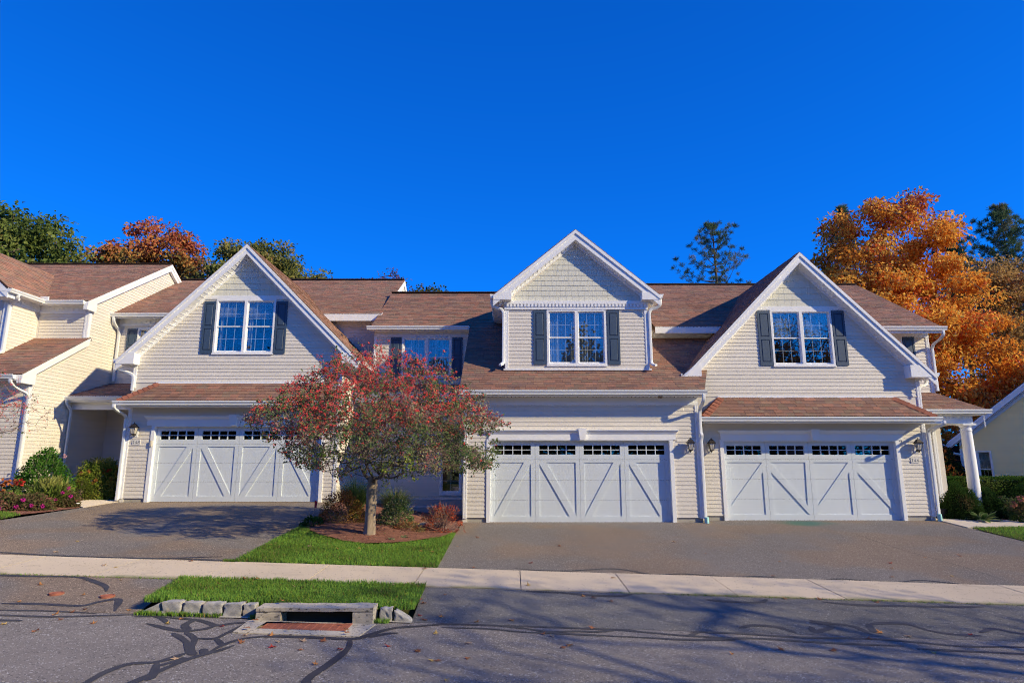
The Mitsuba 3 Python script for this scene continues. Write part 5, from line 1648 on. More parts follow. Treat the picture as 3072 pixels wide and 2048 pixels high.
hood = MB()
for blk in ((-3.02, -2.73, 7.79, 8.06, zr - 0.3, zr + 0.119), (-1.88, -1.64, 7.79, 8.06, zr - 0.3, zr + 0.119), (-3.02, -1.64, 7.785, 8.07, zr + 0.116, zr + 0.160)):
    hood.add(*rough_block(*blk))
put(SD, 'hood', hood, INLET)
throat = MB()
box(throat, -2.74, -1.87, 8.02, 8.1, zr - 0.6, zr + 0.13)
box(throat, -2.9, -2.86, 7.36, 8.15, zr - 0.7, zr - 0.03)
box(throat, -1.86, -1.82, 7.36, 8.15, zr - 0.7, zr - 0.03)
box(throat, -2.9, -1.82, 7.34, 7.40, zr - 0.7, zr - 0.03)
box(throat, -2.9, -1.82, 7.34, 8.2, zr - 0.75, zr - 0.7)
put(SD, 'throat', throat, prin('wet_concrete', conc((0.10, 0.09, 0.07)), 0.8, 0.3))
G = numbered(f'{SD}__grate')
gt = zr + 0.004
rim = MB()
for a, b, c, d in ((-2.86, -1.86, 7.40, 7.425), (-2.86, -1.86, 7.71, 7.735), (-2.86, -2.835, 7.425, 7.71), (-1.885, -1.86, 7.425, 7.71)):
    box(rim, a, b, c, d, gt - 0.05, gt)
put(G, 'rim', rim, RUST)
for k in range(9):
    x = -2.835 + 0.95 * (k + 1) / 10
    put(G, 'rib', cbox(x - 0.011, x + 0.011, 7.425, 7.71, gt - 0.05, gt + 0.001, 0.003), RUST)
for k in range(13):
    y = 7.427 + 0.283 * (k + 0.5) / 13
    put(G, 'bar', cbox(-2.834, -1.886, y - 0.0065, y + 0.0065, gt - 0.045, gt - 0.002, 0.002), RUST)
for x, y, lab in ((-5.98, 8.62, 'rusty round valve cover in the left apron, the one nearer the left edge'), (-5.28, 8.58, 'rusty round valve cover beside the loop of sealant on the left apron')):
    k = thing('valve_cover', lab, 'valve cover')
    z = float(zG(x, y))
    put(k, 'collar', lathe([(0.0, 0.014), (0.066, 0.014), (0.070, 0.012), (0.074, 0.020), (0.086, 0.018), (0.092, -0.03)], (x, y, z), 28), RUST, smooth=30)
    put(k, 'lid', lathe([(0.0, 0.019), (0.040, 0.019), (0.044, 0.014)], (x, y, z + 0.001), 20), RUST, smooth=30)
# odds and ends on the ground
k = thing('path_light', 'small black path light at the end of the left walkway', 'path light')
z = float(zG(-11.36, 16.72))
put(k, 'stake', lathe([(0.0, 0.0), (0.03, 0.0), (0.035, 0.10), (0.0, 0.10)], (-11.36, 16.72, z), 12), BLACK, smooth=40)
put(k, 'cap', lathe([(0.05, 0.10), (0.055, 0.108), (0.03, 0.125), (0.0, 0.128)], (-11.36, 16.72, z), 12), GUT, smooth=40)
k = thing('plant_tub', 'black plastic tub with a blue scoop inside beside the porch of house 144', 'tub')
put(k, 'shell', lathe([(0.0, 0.0), (0.15, 0.0), (0.19, 0.24), (0.205, 0.25), (0.205, 0.27), (0.185, 0.27), (0.18, 0.25), (0.15, 0.06), (0.0, 0.06)], (12.05, 18.05, 0.02), 24), BLACK, smooth=40)
put(k, 'scoop', cbox(11.96, 12.10, 17.95, 18.1, 0.18, 0.26, 0.02), prin('blue_plastic', (0.10, 0.36, 0.62), 0.4, 0.5))
k = thing('hanging_ornament', 'twisted white ornament hanging from the porch gutter on the right', 'ornament')
tw = MB()
for n_ in range(26):
    t = n_ / 25
    a = n_ * 0.9
    c = np.array([13.62, 17.98, 2.86 - 0.30 * t])
    d = np.array([math.cos(a), math.sin(a), 0]) * 0.022
    tubes(tw, [c - d], [c + d], 0.006, 0.006, 4)
tubes(tw, [[13.62, 17.98, 2.93]], [[13.62, 17.98, 2.56]], 0.003, 0.003, 4)
put(k, 'spiral', tw, TRIM)
k = thing('marker_flag', 'small bright red marker flag beside the left driveway edge', 'flag')
z = float(zG(-4.72, 15.3))
put(k, 'wire', pipe([(-4.72, 15.3, z), (-4.72, 15.3, z + 0.42)], 0.003, 6), METAL)
put(k, 'cloth', MB().add([[-4.72, 15.3, z + 0.26], [-4.66, 15.27, z + 0.24], [-4.65, 15.28, z + 0.40], [-4.72, 15.3, z + 0.42]], [[0, 1, 2, 3]]), prin('red_flag', (0.75, 0.03, 0.03), 0.6, 0.3))
st = trimesh.creation.icosphere(3)
v = np.array(st.vertices) * [0.36, 0.22, 0.07]
v *= (0.85 + 0.3 * meshkit.noise(v * 9.0))[:, None]
tag(put(None, 'flat_stone', (v + [-2.0, 15.4, float(zG(-2.0, 15.4)) + 0.09], np.array(st.faces)), prin('bluestone', conc((0.36, 0.33, 0.29)), 0.85, 0.2), smooth=30), 'pale flat stone lying behind the orange shrub in the bark bed', 'stone')


# ================================================================== plants
BARK = prin('bark', lambda p, n, uv: mi.Color3f(0.27, 0.215, 0.165) * (0.45 + 0.6 * mikit.fbm(p.x * 30, p.y * 30, p.z * 7, 3) + 0.4 * mikit.noise(p.x * 75, p.y * 75, p.z * 14)), 0.9, 0.15)
BARKD = prin('dark_bark', lambda p, n, uv: mi.Color3f(0.105, 0.085, 0.07) * (0.6 + 0.8 * mikit.fbm(p.x * 9, p.y * 9, p.z * 3, 3)), 0.9, 0.15)
TWIG = prin('twig_bark', (0.25, 0.17, 0.15), 0.85, 0.2)


def unit(v):
    return v / (np.linalg.norm(v, axis=-1, keepdims=True) + 1e-9)


def leaves(P, D, N, L, W, col, bend=0.12):
    """Folded rhombic leaves: base P, direction D, face normal N, length L, width W (fractions of L), colours."""
    n = len(P)
    D = unit(D)
    S = unit(np.cross(D, N))
    N = np.cross(S, D)
    L, W = np.broadcast_to(L, (n,))[:, None], np.broadcast_to(W, (n,))[:, None]
    b = bend * L
    m = P + D * L * 0.45
    v = np.stack([P, m + S * W * L / 2 + N * b, P + D * L - N * b * 0.6, m - S * W * L / 2 + N * b], 1).reshape(-1, 3)
    k = (np.arange(n) * 4)[:, None]
    f = np.vstack([k + np.array([0, 1, 2]), k + np.array([0, 2, 3])])
    return v, f, np.repeat(col, 4, 0)


def palette(n, cols, weights=None, var=0.25, clump=None):
    cols = np.array(cols, float)
    w = np.ones(len(cols)) / len(cols) if weights is None else np.array(weights, float) / np.sum(weights)
    if clump is None:
        i = rng.choice(len(cols), n, p=w)
    else:
        u = np.clip(clump * 0.75 + rng.random(n) * 0.25, 0, 0.9999)
        u = np.argsort(np.argsort(u)) / len(u)
        i = np.minimum(np.searchsorted(np.cumsum(w), u, side='right'), len(cols) - 1)
    return cols[i] * rng.uniform(1 - var, 1 + var, (n, 1))


def rand_dirs(n):
    return unit(rng.normal(size=(n, 3)))


def grow(root, fork, targets, step=0.35, wob=0.08, pull=0.35):
    """A branching skeleton: every target joins the nearest branch already there. Returns nodes, parents and the number of tips above each node."""
    root, fork = np.asarray(root, float), np.asarray(fork, float)
    t = np.linspace(0, 1, 6)[:, None]
    nodes = list(root + (fork - root) * t)
    par = [-1, 0, 1, 2, 3, 4]
    hub = len(nodes) - 1
    order = np.argsort(np.linalg.norm(targets - fork, axis=1))
    cap = len(targets) * 12 + 100
    A = np.zeros((cap, 3))
    n = len(nodes)
    A[:n] = nodes
    dist = np.full(cap, np.inf)
    dist[hub] = 0
    dist[hub - 1] = 0.3
    tips = []
    for k in order:
        p = targets[k]
        d = np.linalg.norm(A[:n] - p, axis=1) + pull * np.where(np.isfinite(dist[:n]), dist[:n], 1e6) * 0.3
        b = int(np.argmin(d))
        L = np.linalg.norm(p - A[b])
        m = max(1, int(L / step))
        prev = b
        for s in range(1, m + 1):
            q = A[b] + (p - A[b]) * s / m
            if s < m:
                q = q + rng.normal(0, wob * step, 3) + np.array([0, 0, -0.12 * step * math.sin(math.pi * s / m)])
            A[n] = q
            par.append(prev)
            dist[n] = dist[prev] + np.linalg.norm(q - A[prev])
            prev = n
            n += 1
        tips.append(prev)
    par = np.array(par)
    cnt = np.zeros(n)
    cnt[tips] += 1
    for k in range(n - 1, 0, -1):
        cnt[par[k]] += cnt[k]
    return A[:n], par, np.maximum(cnt, 1), hub


def limb_of(par, hub, n):
    """Which main limb (child of the fork) each node belongs to."""
    lim = np.full(n, -1)
    for k in range(hub + 1, n):
        lim[k] = k if par[k] <= hub else lim[par[k]]
    return lim


def branches(key, A, par, cnt, hub, r_trunk, mat, power=0.5, rmin=0.004, parts=True, sides=5, rmax=None):
    N = cnt[hub]
    r = np.maximum(rmin, r_trunk * 0.85 * (cnt / N) ** power)
    k = np.arange(hub + 1, len(A))
    lim = limb_of(par, hub, len(A))
    for l in np.unique(lim[k]):
        s = k[lim[k] == l]
        big = s[r[s] > 0.012]
        small = s[r[s] <= 0.012]
        mb = MB()
        if len(big):
            tubes(mb, A[par[big]], A[big], np.minimum(r[par[big]], r[big] * 1.35), r[big], sides + 1)
        if len(small):
            tubes(mb, A[par[small]], A[small], np.minimum(r[par[small]], r[small] * 1.5), r[small], 3)
        put(key, 'branch', mb, mat)


# ---- the red-berried tree on the island
def berry_tree(key, base, fork_h, cx, cy, zlo, ztop, rx, ry, n_tw, n_leaf, n_berry, r_tr, berry_bias=0.0, bare=False, lean=0.0, arms=()):
    bx, by, bz = base
    fork = np.array([bx + lean, by, bz + fork_h])
    path = curve([(bx, by, bz - 0.15), (bx + 0.0, by, bz + 0.02), (bx + lean * 0.25, by + 0.01, bz + fork_h * 0.35), (bx + lean * 0.6, by - 0.01, bz + fork_h * 0.7), tuple(fork), tuple(fork + [0.0, 0.02, 0.12])], 8)
    s = np.linspace(0, 1, len(path))
    R = r_tr * (1.22 - 0.30 * s + 0.18 * np.exp(-((s - 0.12) / 0.07) ** 2) + 0.25 * np.clip(s - 0.85, 0, 1))
    tr = pipe(path, R, 20)
    v, f = tr.mesh()
    ax = np.stack([np.interp(v[:, 2], path[:, 2], path[:, k]) for k in range(2)], 1)
    dv = v[:, :2] - ax
    ang = np.arctan2(dv[:, 1], dv[:, 0])
    fl = meshkit.noise(np.c_[np.cos(ang) * 3.2, np.sin(ang) * 3.2, v[:, 2] * 2.2]) - 0.5
    v[:, :2] += dv * (0.42 * fl)[:, None]
    put(key, 'trunk', (v, f), BARK, smooth=55)
    # targets through an umbrella-shaped crown
    T_ = []
    while len(T_) < n_tw:
        p = rng.uniform(-1, 1, (4000, 3))
        rr_ = np.hypot(p[:, 0], p[:, 1])
        x, y = cx + p[:, 0] * rx, cy + p[:, 1] * ry
        edge = 0.86 + 0.20 * meshkit.noise(np.c_[p[:, 0] * 2.4 + 5, p[:, 1] * 2.4, p[:, 2] * 2.0])
        lo = zlo + (0.10 + (0.62 - 0.34 * np.clip(p[:, 0] * 1.6, -0.6, 1)) * np.clip(rr_, 0, 1.2) ** 2.2) * (ztop - zlo) * 0.46
        hi = ztop - (ztop - zlo) * 0.58 * np.clip(rr_, 0, 1.3) ** 1.7
        hi = hi + 0.22 * (meshkit.noise(np.c_[x * 2.3, y * 2.3, np.zeros(len(x))]) - 0.5)
        z = zlo + (p[:, 2] * 0.5 + 0.5) * (ztop + 0.25 - zlo)
        dens = meshkit.noise(np.c_[x * 1.5 + 3, y * 1.5, z * 1.5])
        ok = (rr_ < edge) & (z > lo) & (z < hi) & (dens > 0.30 + 0.1 * rng.random(len(x)))
        T_ += list(np.stack([x, y, z], 1)[ok])
    T_ = np.array(T_[:n_tw] + list(arms))
    A, par, cnt, hub = grow((bx, by, bz), fork, T_, step=0.16, wob=0.16)
    branches(key, A, par, cnt, hub, r_tr * 0.62, BARKD if not bare else TWIG, power=0.47, rmin=0.0030)
    nn = len(A)
    outer = np.arange(hub + 1, nn)[cnt[hub + 1:] < 9]
    # long upright shoots along the top
    top = outer[A[outer, 2] > ztop - 0.75]
    sh = MB()
    pick = rng.choice(top, min(len(top), 130 if not bare else 60))
    e = A[pick] + np.stack([rng.normal(0, 0.14, len(pick)) + 0.04, rng.normal(0, 0.14, len(pick)), rng.uniform(0.12, 0.42, len(pick))], 1)
    tubes(sh, A[pick], e, 0.0035, 0.0016, 3)
    # side spurs everywhere: the tangle of fine twigs
    m = int(n_tw * 3.2)
    b = rng.choice(outer, m)
    d = unit(rand_dirs(m) + np.array([0, 0, 0.25]) + 0.5 * unit(A[b] - np.array([cx, cy, zlo])))
    e2 = A[b] + d * rng.uniform(0.06, 0.20, m)[:, None]
    tubes(sh, A[b], e2, 0.0028, 0.0014, 3)
    put(key, 'twigs', sh, TWIG, stuff=True)
    tipsP = np.vstack([e, e2, A[outer]])
    # leaves
    i = rng.integers(len(tipsP), size=n_leaf * 4)
    P = tipsP[i] + rng.normal(0, 0.035, (len(i), 3))
    h = (P[:, 2] - zlo) / (ztop - zlo)
    u = (P[:, 0] - cx) / rx
    g = meshkit.noise(np.c_[P * 1.6 + 11])
    keep = rng.random(len(i)) < np.clip(0.20 + 0.75 * (1 - h) + 0.35 * np.clip(u, 0, 1) + 0.9 * (g - 0.5) + 0.35 * (np.abs(u) > 0.8), 0.05, 1)
    P = P[keep][:n_leaf]
    n = len(P)
    D = unit(rand_dirs(n) + np.array([0, 0, -0.25]))
    Nn = unit(rand_dirs(n) * 0.8 + np.array([0.2, -0.3, 0.8]))
    hh = (P[:, 2] - zlo) / (ztop - zlo)
    cn = meshkit.noise(np.c_[P * 1.9 + 31])
    col = palette(n, [(0.11, 0.165, 0.065), (0.16, 0.22, 0.09), (0.24, 0.27, 0.14), (0.23, 0.165, 0.145), (0.35, 0.21, 0.19), (0.38, 0.36, 0.24)], (3.0, 3.0, 2.2, 1.8, 1.2, 0.8), 0.28, cn)
    low = (hh < 0.22) & (np.abs(P[:, 0] - cx - 0.15) < 0.9) & (rng.random(n) < 0.5)
    col[low] = palette(low.sum(), [(0.26, 0.34, 0.055), (0.16, 0.27, 0.045), (0.36, 0.38, 0.10)])
    v, f, c = leaves(P, D, Nn, rng.uniform(0.040, 0.072, n), rng.uniform(0.55, 0.78, n), col)
    put(key, 'foliage', MB().add(v, f, c), 'leafy', stuff=True)
    # berries in clusters
    i = rng.integers(len(tipsP), size=n_berry)
    C = tipsP[i]
    h = (C[:, 2] - zlo) / (ztop - zlo)
    u = (C[:, 0] - cx) / rx
    g = meshkit.noise(np.c_[C[:, 0] * 1.8, C[:, 1] * 1.8, C[:, 2] * 2.6] + 77)
    keep = rng.random(len(i)) < np.clip(0.05 + 0.70 * sstep(0.22, 0.62, h + berry_bias) + 0.15 * (u < 0) + 1.5 * (g - 0.55), 0.0, 1)
    C = C[keep]
    B = np.repeat(C, 4, 0) + rng.normal(0, 0.017, (len(C) * 4, 3)) - [0, 0, 0.012]
    ico = np.array([[1, 0, 0], [-1, 0, 0], [0, 1, 0], [0, -1, 0], [0, 0, 1.0], [0, 0, -1]])
    fo = np.array([[0, 2, 4], [2, 1, 4], [1, 3, 4], [3, 0, 4], [2, 0, 5], [1, 2, 5], [3, 1, 5], [0, 3, 5]])
    rb = rng.uniform(0.0075, 0.0125, len(B))
    v = (B[:, None] + ico[None] * rb[:, None, None]).reshape(-1, 3)
    f = (fo[None] + (np.arange(len(B)) * 6)[:, None, None]).reshape(-1, 3)
    cb = palette(len(B), [(0.70, 0.06, 0.07), (0.76, 0.11, 0.09), (0.56, 0.05, 0.07)], None, 0.2)
    put(key, 'berries', MB().add(v, f, np.repeat(cb, 6, 0)), 'painted', stuff=True, smooth=True)


BT = thing('berry_tree', 'spreading tree full of red berries growing in the bark bed between the driveways', 'tree')
berry_tree(BT, (-2.95, 13.35, float(mound(-2.95, 13.35))), 1.06, -2.88, 13.35, 1.05, 3.98, 2.74, 2.45, 2500, 25000, 14000, 0.096, lean=0.02,
           arms=[(-4.2, 12.9, 1.62), (-4.55, 12.8, 1.75), (-3.8, 13.1, 1.5), (-0.9, 13.0, 1.55), (-1.5, 12.8, 1.4), (-5.4, 13.0, 2.35), (-5.25, 13.3, 2.5), (-0.25, 13.3, 2.35), (-0.3, 13.2, 2.0)])
B2 = thing('berry_tree', 'nearly bare red-twigged tree reaching into view at the left edge in front of house 150', 'tree')
berry_tree(B2, (-13.55, 15.6, float(zG(-13.55, 15.6))), 1.3, -13.5, 15.5, 2.05, 3.9, 1.75, 1.6, 420, 420, 900, 0.08, berry_bias=0.2, bare=True)


# ---- shrubs
def shrub(name, label, cat, base, rx, ry, h, n, size, cols, weights=None, shape='dome', wid=0.5, stems=40, upright=0.3, stem_mat=None, group=None, loft=0.0, clumpf=3.0, spread=0.0, flowers=None, sharp=None, part='foliage', gap=0.0, core=0.0):
    """A shrub: stems fanning from the base, leaves through the crown's outer volume, optional flower heads."""
    key = thing(name, label, cat, group)
    bx, by = base
    bz = float(zG(bx, by))
    n0 = int(n * 1.8) + 50
    d = rand_dirs(n0)
    d[:, 2] = np.abs(d[:, 2]) if shape == 'dome' else d[:, 2]
    rad = rng.uniform(0.55, 1.0, n0) ** 0.6
    bump = 0.80 + 0.36 * meshkit.noise(np.c_[d * 2.6 + bx])
    if shape == 'boxy':
        d = d / np.max(np.abs(d), axis=1, keepdims=True) * 0.93 * (0.75 + 0.25 / np.max(np.abs(unit(d)), axis=1, keepdims=True) / 1.0)
        d = np.clip(d, -1, 1)
        bump = 0.97 + 0.07 * meshkit.noise(np.c_[d * 5 + bx])
        rad = rng.uniform(0.62, 1.0, n0) ** 0.5
    q = d * (rad * bump)[:, None]
    P = np.stack([bx + q[:, 0] * rx, by + q[:, 1] * ry, bz + loft + (q[:, 2] * h if shape == 'dome' else (q[:, 2] * 0.5 + 0.5) * h)], 1)
    if gap:
        P = P[meshkit.noise(P * clumpf * 2.5 + 3) > gap]
    P = P[:n]
    nn = len(P)
    out = unit(P - np.array([bx, by, bz + h * 0.3]))
    D = unit(rand_dirs(nn) * 0.8 + out * 0.7 + np.array([0, 0, upright]))
    Nn = unit(rand_dirs(nn) * 0.7 + out * 0.6 + np.array([0, 0, 0.4]))
    col = palette(nn, cols, weights, 0.25, meshkit.noise(P * clumpf + 5) if clumpf else None)
    v, f, c = leaves(P, D, Nn, rng.uniform(size[0], size[1], nn), rng.uniform(wid * 0.8, wid * 1.2, nn), col)
    put(key, part, MB().add(v, f, c), 'leafy', stuff=True)
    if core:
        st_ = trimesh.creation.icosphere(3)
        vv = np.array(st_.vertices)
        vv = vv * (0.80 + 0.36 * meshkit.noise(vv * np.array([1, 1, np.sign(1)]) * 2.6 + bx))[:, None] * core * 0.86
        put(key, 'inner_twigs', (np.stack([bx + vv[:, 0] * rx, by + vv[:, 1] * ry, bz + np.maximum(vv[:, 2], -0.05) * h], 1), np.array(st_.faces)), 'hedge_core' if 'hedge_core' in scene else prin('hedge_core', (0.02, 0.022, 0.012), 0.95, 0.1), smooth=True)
    if stems:
        t = P[rng.integers(nn, size=stems)]
        b0 = np.array([bx, by, bz - 0.03]) + rng.normal(0, 0.04, (stems, 3)) * [rx * 2, ry * 2, 0]
        m = (b0 + t) / 2 + (t - b0) * [0.15, 0.15, 0] * -1 + rng.normal(0, 0.02, (stems, 3))
        mb = MB()
        tubes(mb, b0, m, 0.008, 0.005, 4)
        tubes(mb, m, t + unit(t - m) * spread, 0.005, 0.002, 4)
        put(key, 'stems', mb, stem_mat or TWIG, stuff=True)
    if flowers:
        for fx, fy, fz, r, fc in flowers:
            blossom(key, (fx, fy, fz), r, fc)
    return key


def blossom(key, c, r, col, n=None, name='flower'):
    c = np.array(c, float)
    n = n or 26
    d = rand_dirs(n)
    P = c + d * r * 0.35
    cc = np.array(col) * rng.uniform(0.7, 1.2, (n, 1))
    v, f, k = leaves(P, unit(d + rand_dirs(n) * 0.4), rand_dirs(n), r * rng.uniform(0.6, 0.95, n), 0.8, cc)
    put(key, name, MB().add(v, f, k), 'leafy')


GREEN = [(0.045, 0.13, 0.018), (0.075, 0.19, 0.028), (0.11, 0.25, 0.04), (0.03, 0.085, 0.016)]
RUSTC = [(0.26, 0.09, 0.035), (0.32, 0.14, 0.045), (0.19, 0.085, 0.035), (0.15, 0.155, 0.04), (0.38, 0.21, 0.055)]
# left flower bed
shrub('shrub', 'bright green leafy shrub against the flank of house 150', 'shrub', (-12.72, 17.2), 0.74, 0.62, 1.45, 6000, (0.05, 0.085), GREEN, (2, 3, 2, 1.2), stems=50, spread=0.28, upright=0.5,
      flowers=[(-11.98, 16.9, 1.72, 0.055, (0.75, 0.45, 0.5))])
for x, y, lab in ((-13.02, 16.2, 'first'), ):
    shrub('hydrangea', 'hydrangea with rusty and red flower heads at the left edge of the flower bed', 'flowering shrub', (-12.85, 16.25), 0.42, 0.36, 0.52, 900, (0.06, 0.10), [(0.16, 0.26, 0.06), (0.22, 0.28, 0.08), (0.10, 0.17, 0.05)], None, stems=14,
          flowers=[(-12.92, 16.1, 1.05, 0.12, (0.42, 0.14, 0.05)), (-12.68, 16.12, 1.05, 0.11, (0.42, 0.15, 0.06)), (-12.47, 16.12, 1.06, 0.10, (0.62, 0.06, 0.05)), (-12.75, 15.95, 0.82, 0.08, (0.45, 0.16, 0.06))])
shrub('ornamental_grass', 'tuft of yellow-green striped grass between the green shrub and the pink flowers', 'ornamental grass', (-12.05, 16.65), 0.42, 0.36, 0.62, 1100, (0.16, 0.34), [(0.24, 0.30, 0.06), (0.16, 0.24, 0.05), (0.32, 0.34, 0.10)], None, wid=0.07, stems=0, upright=0.9)
PINK = (0.62, 0.03, 0.36)
for k, (x, y, rx, h, fl) in enumerate(((-12.55, 15.75, 0.62, 0.40, [(-12.75, 15.35, 0.52), (-12.25, 15.3, 0.48), (-12.5, 15.3, 0.62)]), (-11.95, 15.95, 0.50, 0.42, [(-12.0, 15.5, 0.5), (-11.72, 15.6, 0.52), (-11.55, 15.75, 0.5), (-11.9, 15.55, 0.66)]), (-11.72, 16.72, 0.40, 0.40, [(-11.86, 16.5, 0.86), (-11.62, 16.48, 0.78), (-11.50, 16.5, 0.9), (-11.45, 16.55, 0.7), (-11.72, 16.4, 0.62)]))):
    lab = ('mound of pink impatiens at the left front of the flower bed', 'mound of pink impatiens beside the driveway at the tip of the flower bed', 'mound of bright pink impatiens next to the walkway of house 148')[k]
    shrub('impatiens', lab, 'flowering plant', (x, y), rx, rx * 0.8, h, 2300, (0.045, 0.075), [(0.13, 0.115, 0.055), (0.19, 0.115, 0.07), (0.095, 0.12, 0.04), (0.26, 0.13, 0.10)], (3, 2, 2, 1), wid=0.55, stems=20, flowers=[(a, b, c, 0.05, PINK) for a, b, c in fl])
# porch of 148
shrub('shrub', 'yellow-green shrub with narrow drooping leaves in the porch of house 148', 'shrub', (-12.15, 18.8), 0.90, 0.5, 1.20, 6000, (0.08, 0.15), [(0.24, 0.29, 0.045), (0.16, 0.24, 0.035), (0.10, 0.16, 0.03), (0.33, 0.33, 0.07)], None, wid=0.22, stems=40, upright=-0.5)
shrub('shrub', 'low feathery shrub at the foot of the porch steps of house 148', 'shrub', (-12.35, 18.25), 0.42, 0.36, 0.62, 1700, (0.05, 0.10), [(0.13, 0.17, 0.03), (0.08, 0.12, 0.025), (0.05, 0.075, 0.02)], None, wid=0.2, stems=20, upright=-0.3)
key = shrub('begonia', 'potted begonia with red and orange flowers on the porch of house 148', 'potted plant', (-11.78, 18.95), 0.42, 0.34, 0.62, 1100, (0.06, 0.10), [(0.03, 0.06, 0.02), (0.05, 0.09, 0.025)], None, stems=12, loft=0.25,
            flowers=[(-11.98, 18.6, 1.30, 0.075, (0.62, 0.04, 0.03)), (-11.88, 18.58, 1.24, 0.075, (0.62, 0.04, 0.03)), (-11.80, 18.58, 1.33, 0.07, (0.62, 0.06, 0.03)), (-12.5, 18.4, 1.25, 0.06, (0.50, 0.22, 0.07)), (-12.3, 18.4, 1.30, 0.055, (0.50, 0.22, 0.07)), (-11.62, 18.6, 1.25, 0.065, (0.55, 0.2, 0.06)), (-11.55, 18.55, 1.45, 0.05, (0.5, 0.2, 0.06)), (-11.48, 18.6, 0.95, 0.07, (0.55, 0.20, 0.05)), (-12.48, 18.3, 1.0, 0.055, (0.50, 0.2, 0.07)), (-12.05, 18.4, 1.05, 0.055, (0.5, 0.2, 0.07)), (-12.12, 18.4, 0.97, 0.05, (0.5, 0.2, 0.07)), (-11.68, 18.5, 1.08, 0.05, (0.5, 0.2, 0.07))])
put(key, 'pot', lathe([(0.0, 0.0), (0.12, 0.0), (0.16, 0.28), (0.175, 0.30), (0.0, 0.30)], (-11.6, 18.95, float(zG(-11.6, 18.95)) + 0.25), 20), prin('glazed_pot', (0.02, 0.025, 0.06), 0.3, 0.5), smooth=40)
# island bed
shrub('shrub', 'rust-red spirea shrub on the left of the berried tree trunk', 'shrub', (-3.95, 14.95), 0.55, 0.50, 0.78, 3800, (0.03, 0.055), RUSTC, (3, 2, 2, 2, 1), wid=0.4, stems=50, spread=0.1)
og = thing('ornamental_grass', 'large mound of arching green grass behind the berried tree trunk', 'ornamental grass')


def grass_clump(key, base, n, L, w, cols, spread=0.9):
    bx, by = base
    bz = float(zG(bx, by))
    a = rng.uniform(0, 2 * np.pi, n)
    s = rng.uniform(0.1, 1, n) ** 0.7 * spread
    ln = rng.uniform(0.65, 1.0, n) * L
    out = np.stack([np.cos(a), np.sin(a), np.zeros(n)], 1)
    sd = np.stack([-np.sin(a), np.cos(a), np.zeros(n)], 1)
    b = np.array([bx, by, bz]) + out * rng.uniform(0, 0.12, n)[:, None]
    V = []
    K = 6
    for k in range(K):
        t = k / (K - 1)
        r = s * ln * (0.25 * t + 0.75 * t * t)
        z = ln * (t - 0.55 * s * t * t * t)
        p = b + out * r[:, None] + np.array([0, 0, 1.0]) * z[:, None]
        ww = w * (1 - t ** 2) + 0.0008
        V += [p - sd * ww / 2, p + sd * ww / 2]
    v = np.stack(V, 1).reshape(-1, 3)
    base_i = (np.arange(n) * 2 * K)[:, None]
    f = np.vstack([base_i + np.array([2 * k, 2 * k + 1, 2 * k + 3, 2 * k + 2]) for k in range(K - 1)])
    col = palette(n, cols, None, 0.25)
    put(key, 'blades', MB().add(v, f, np.repeat(col, 2 * K, 0)), 'leafy', stuff=True)


grass_clump(og, (-3.85, 15.7), 1500, 1.20, 0.009, [(0.12, 0.22, 0.055), (0.16, 0.26, 0.07), (0.23, 0.29, 0.10), (0.09, 0.15, 0.045)], 0.75)
og = thing('ornamental_grass', 'mound of arching grass with pale tips right of the berried tree trunk', 'ornamental grass')
grass_clump(og, (-2.95, 16.1), 1100, 1.10, 0.009, [(0.08, 0.15, 0.035), (0.12, 0.18, 0.05), (0.26, 0.24, 0.13), (0.06, 0.10, 0.03)], 0.85)
shrub('shrub', 'variegated cream and green shrub on the right of the berried tree trunk', 'shrub', (-2.72, 15.05), 0.45, 0.42, 0.72, 2600, (0.03, 0.055), [(0.045, 0.10, 0.03), (0.09, 0.17, 0.05), (0.36, 0.40, 0.22), (0.20, 0.26, 0.11)], (3, 2.4, 2, 1.4), wid=0.55, stems=30, spread=0.16, clumpf=0)
shrub('shrub', 'orange-red twiggy shrub beside the left edge of the middle driveway', 'shrub', (-1.62, 14.95), 0.50, 0.42, 0.66, 1500, (0.03, 0.06), [(0.42, 0.085, 0.045), (0.55, 0.14, 0.06), (0.30, 0.07, 0.05), (0.22, 0.13, 0.05)], (3, 2, 2, 0.7), wid=0.4, stems=170, spread=0.12, clumpf=2.6, gap=0.50)
shrub('perennial', 'low rusty perennials withering in front of the variegated shrub', 'plant', (-2.35, 14.45), 0.40, 0.25, 0.26, 650, (0.04, 0.08), [(0.28, 0.10, 0.05), (0.22, 0.17, 0.07), (0.36, 0.16, 0.08), (0.30, 0.25, 0.11)], None, wid=0.3, stems=20)
for x, y, lab in ((-2.45, 13.05, 'small grey-green seedling at the front of the bark bed, nearest the lawn'), (-2.25, 13.45, 'small grey-green seedling in the bark right of the trunk'), (-2.62, 13.5, 'tiny grey-green seedling close to the trunk of the berried tree')):
    shrub('seedling', lab, 'plant', (x, y), 0.10, 0.09, 0.10, 110, (0.03, 0.05), [(0.13, 0.20, 0.09), (0.20, 0.25, 0.15)], None, stems=4)
shrub('perennial', 'dark green leafy perennials along the driveway left of the bark bed', 'plant', (-4.45, 14.35), 0.22, 0.5, 0.20, 420, (0.05, 0.08), [(0.03, 0.08, 0.02), (0.05, 0.12, 0.03)], None, stems=10)
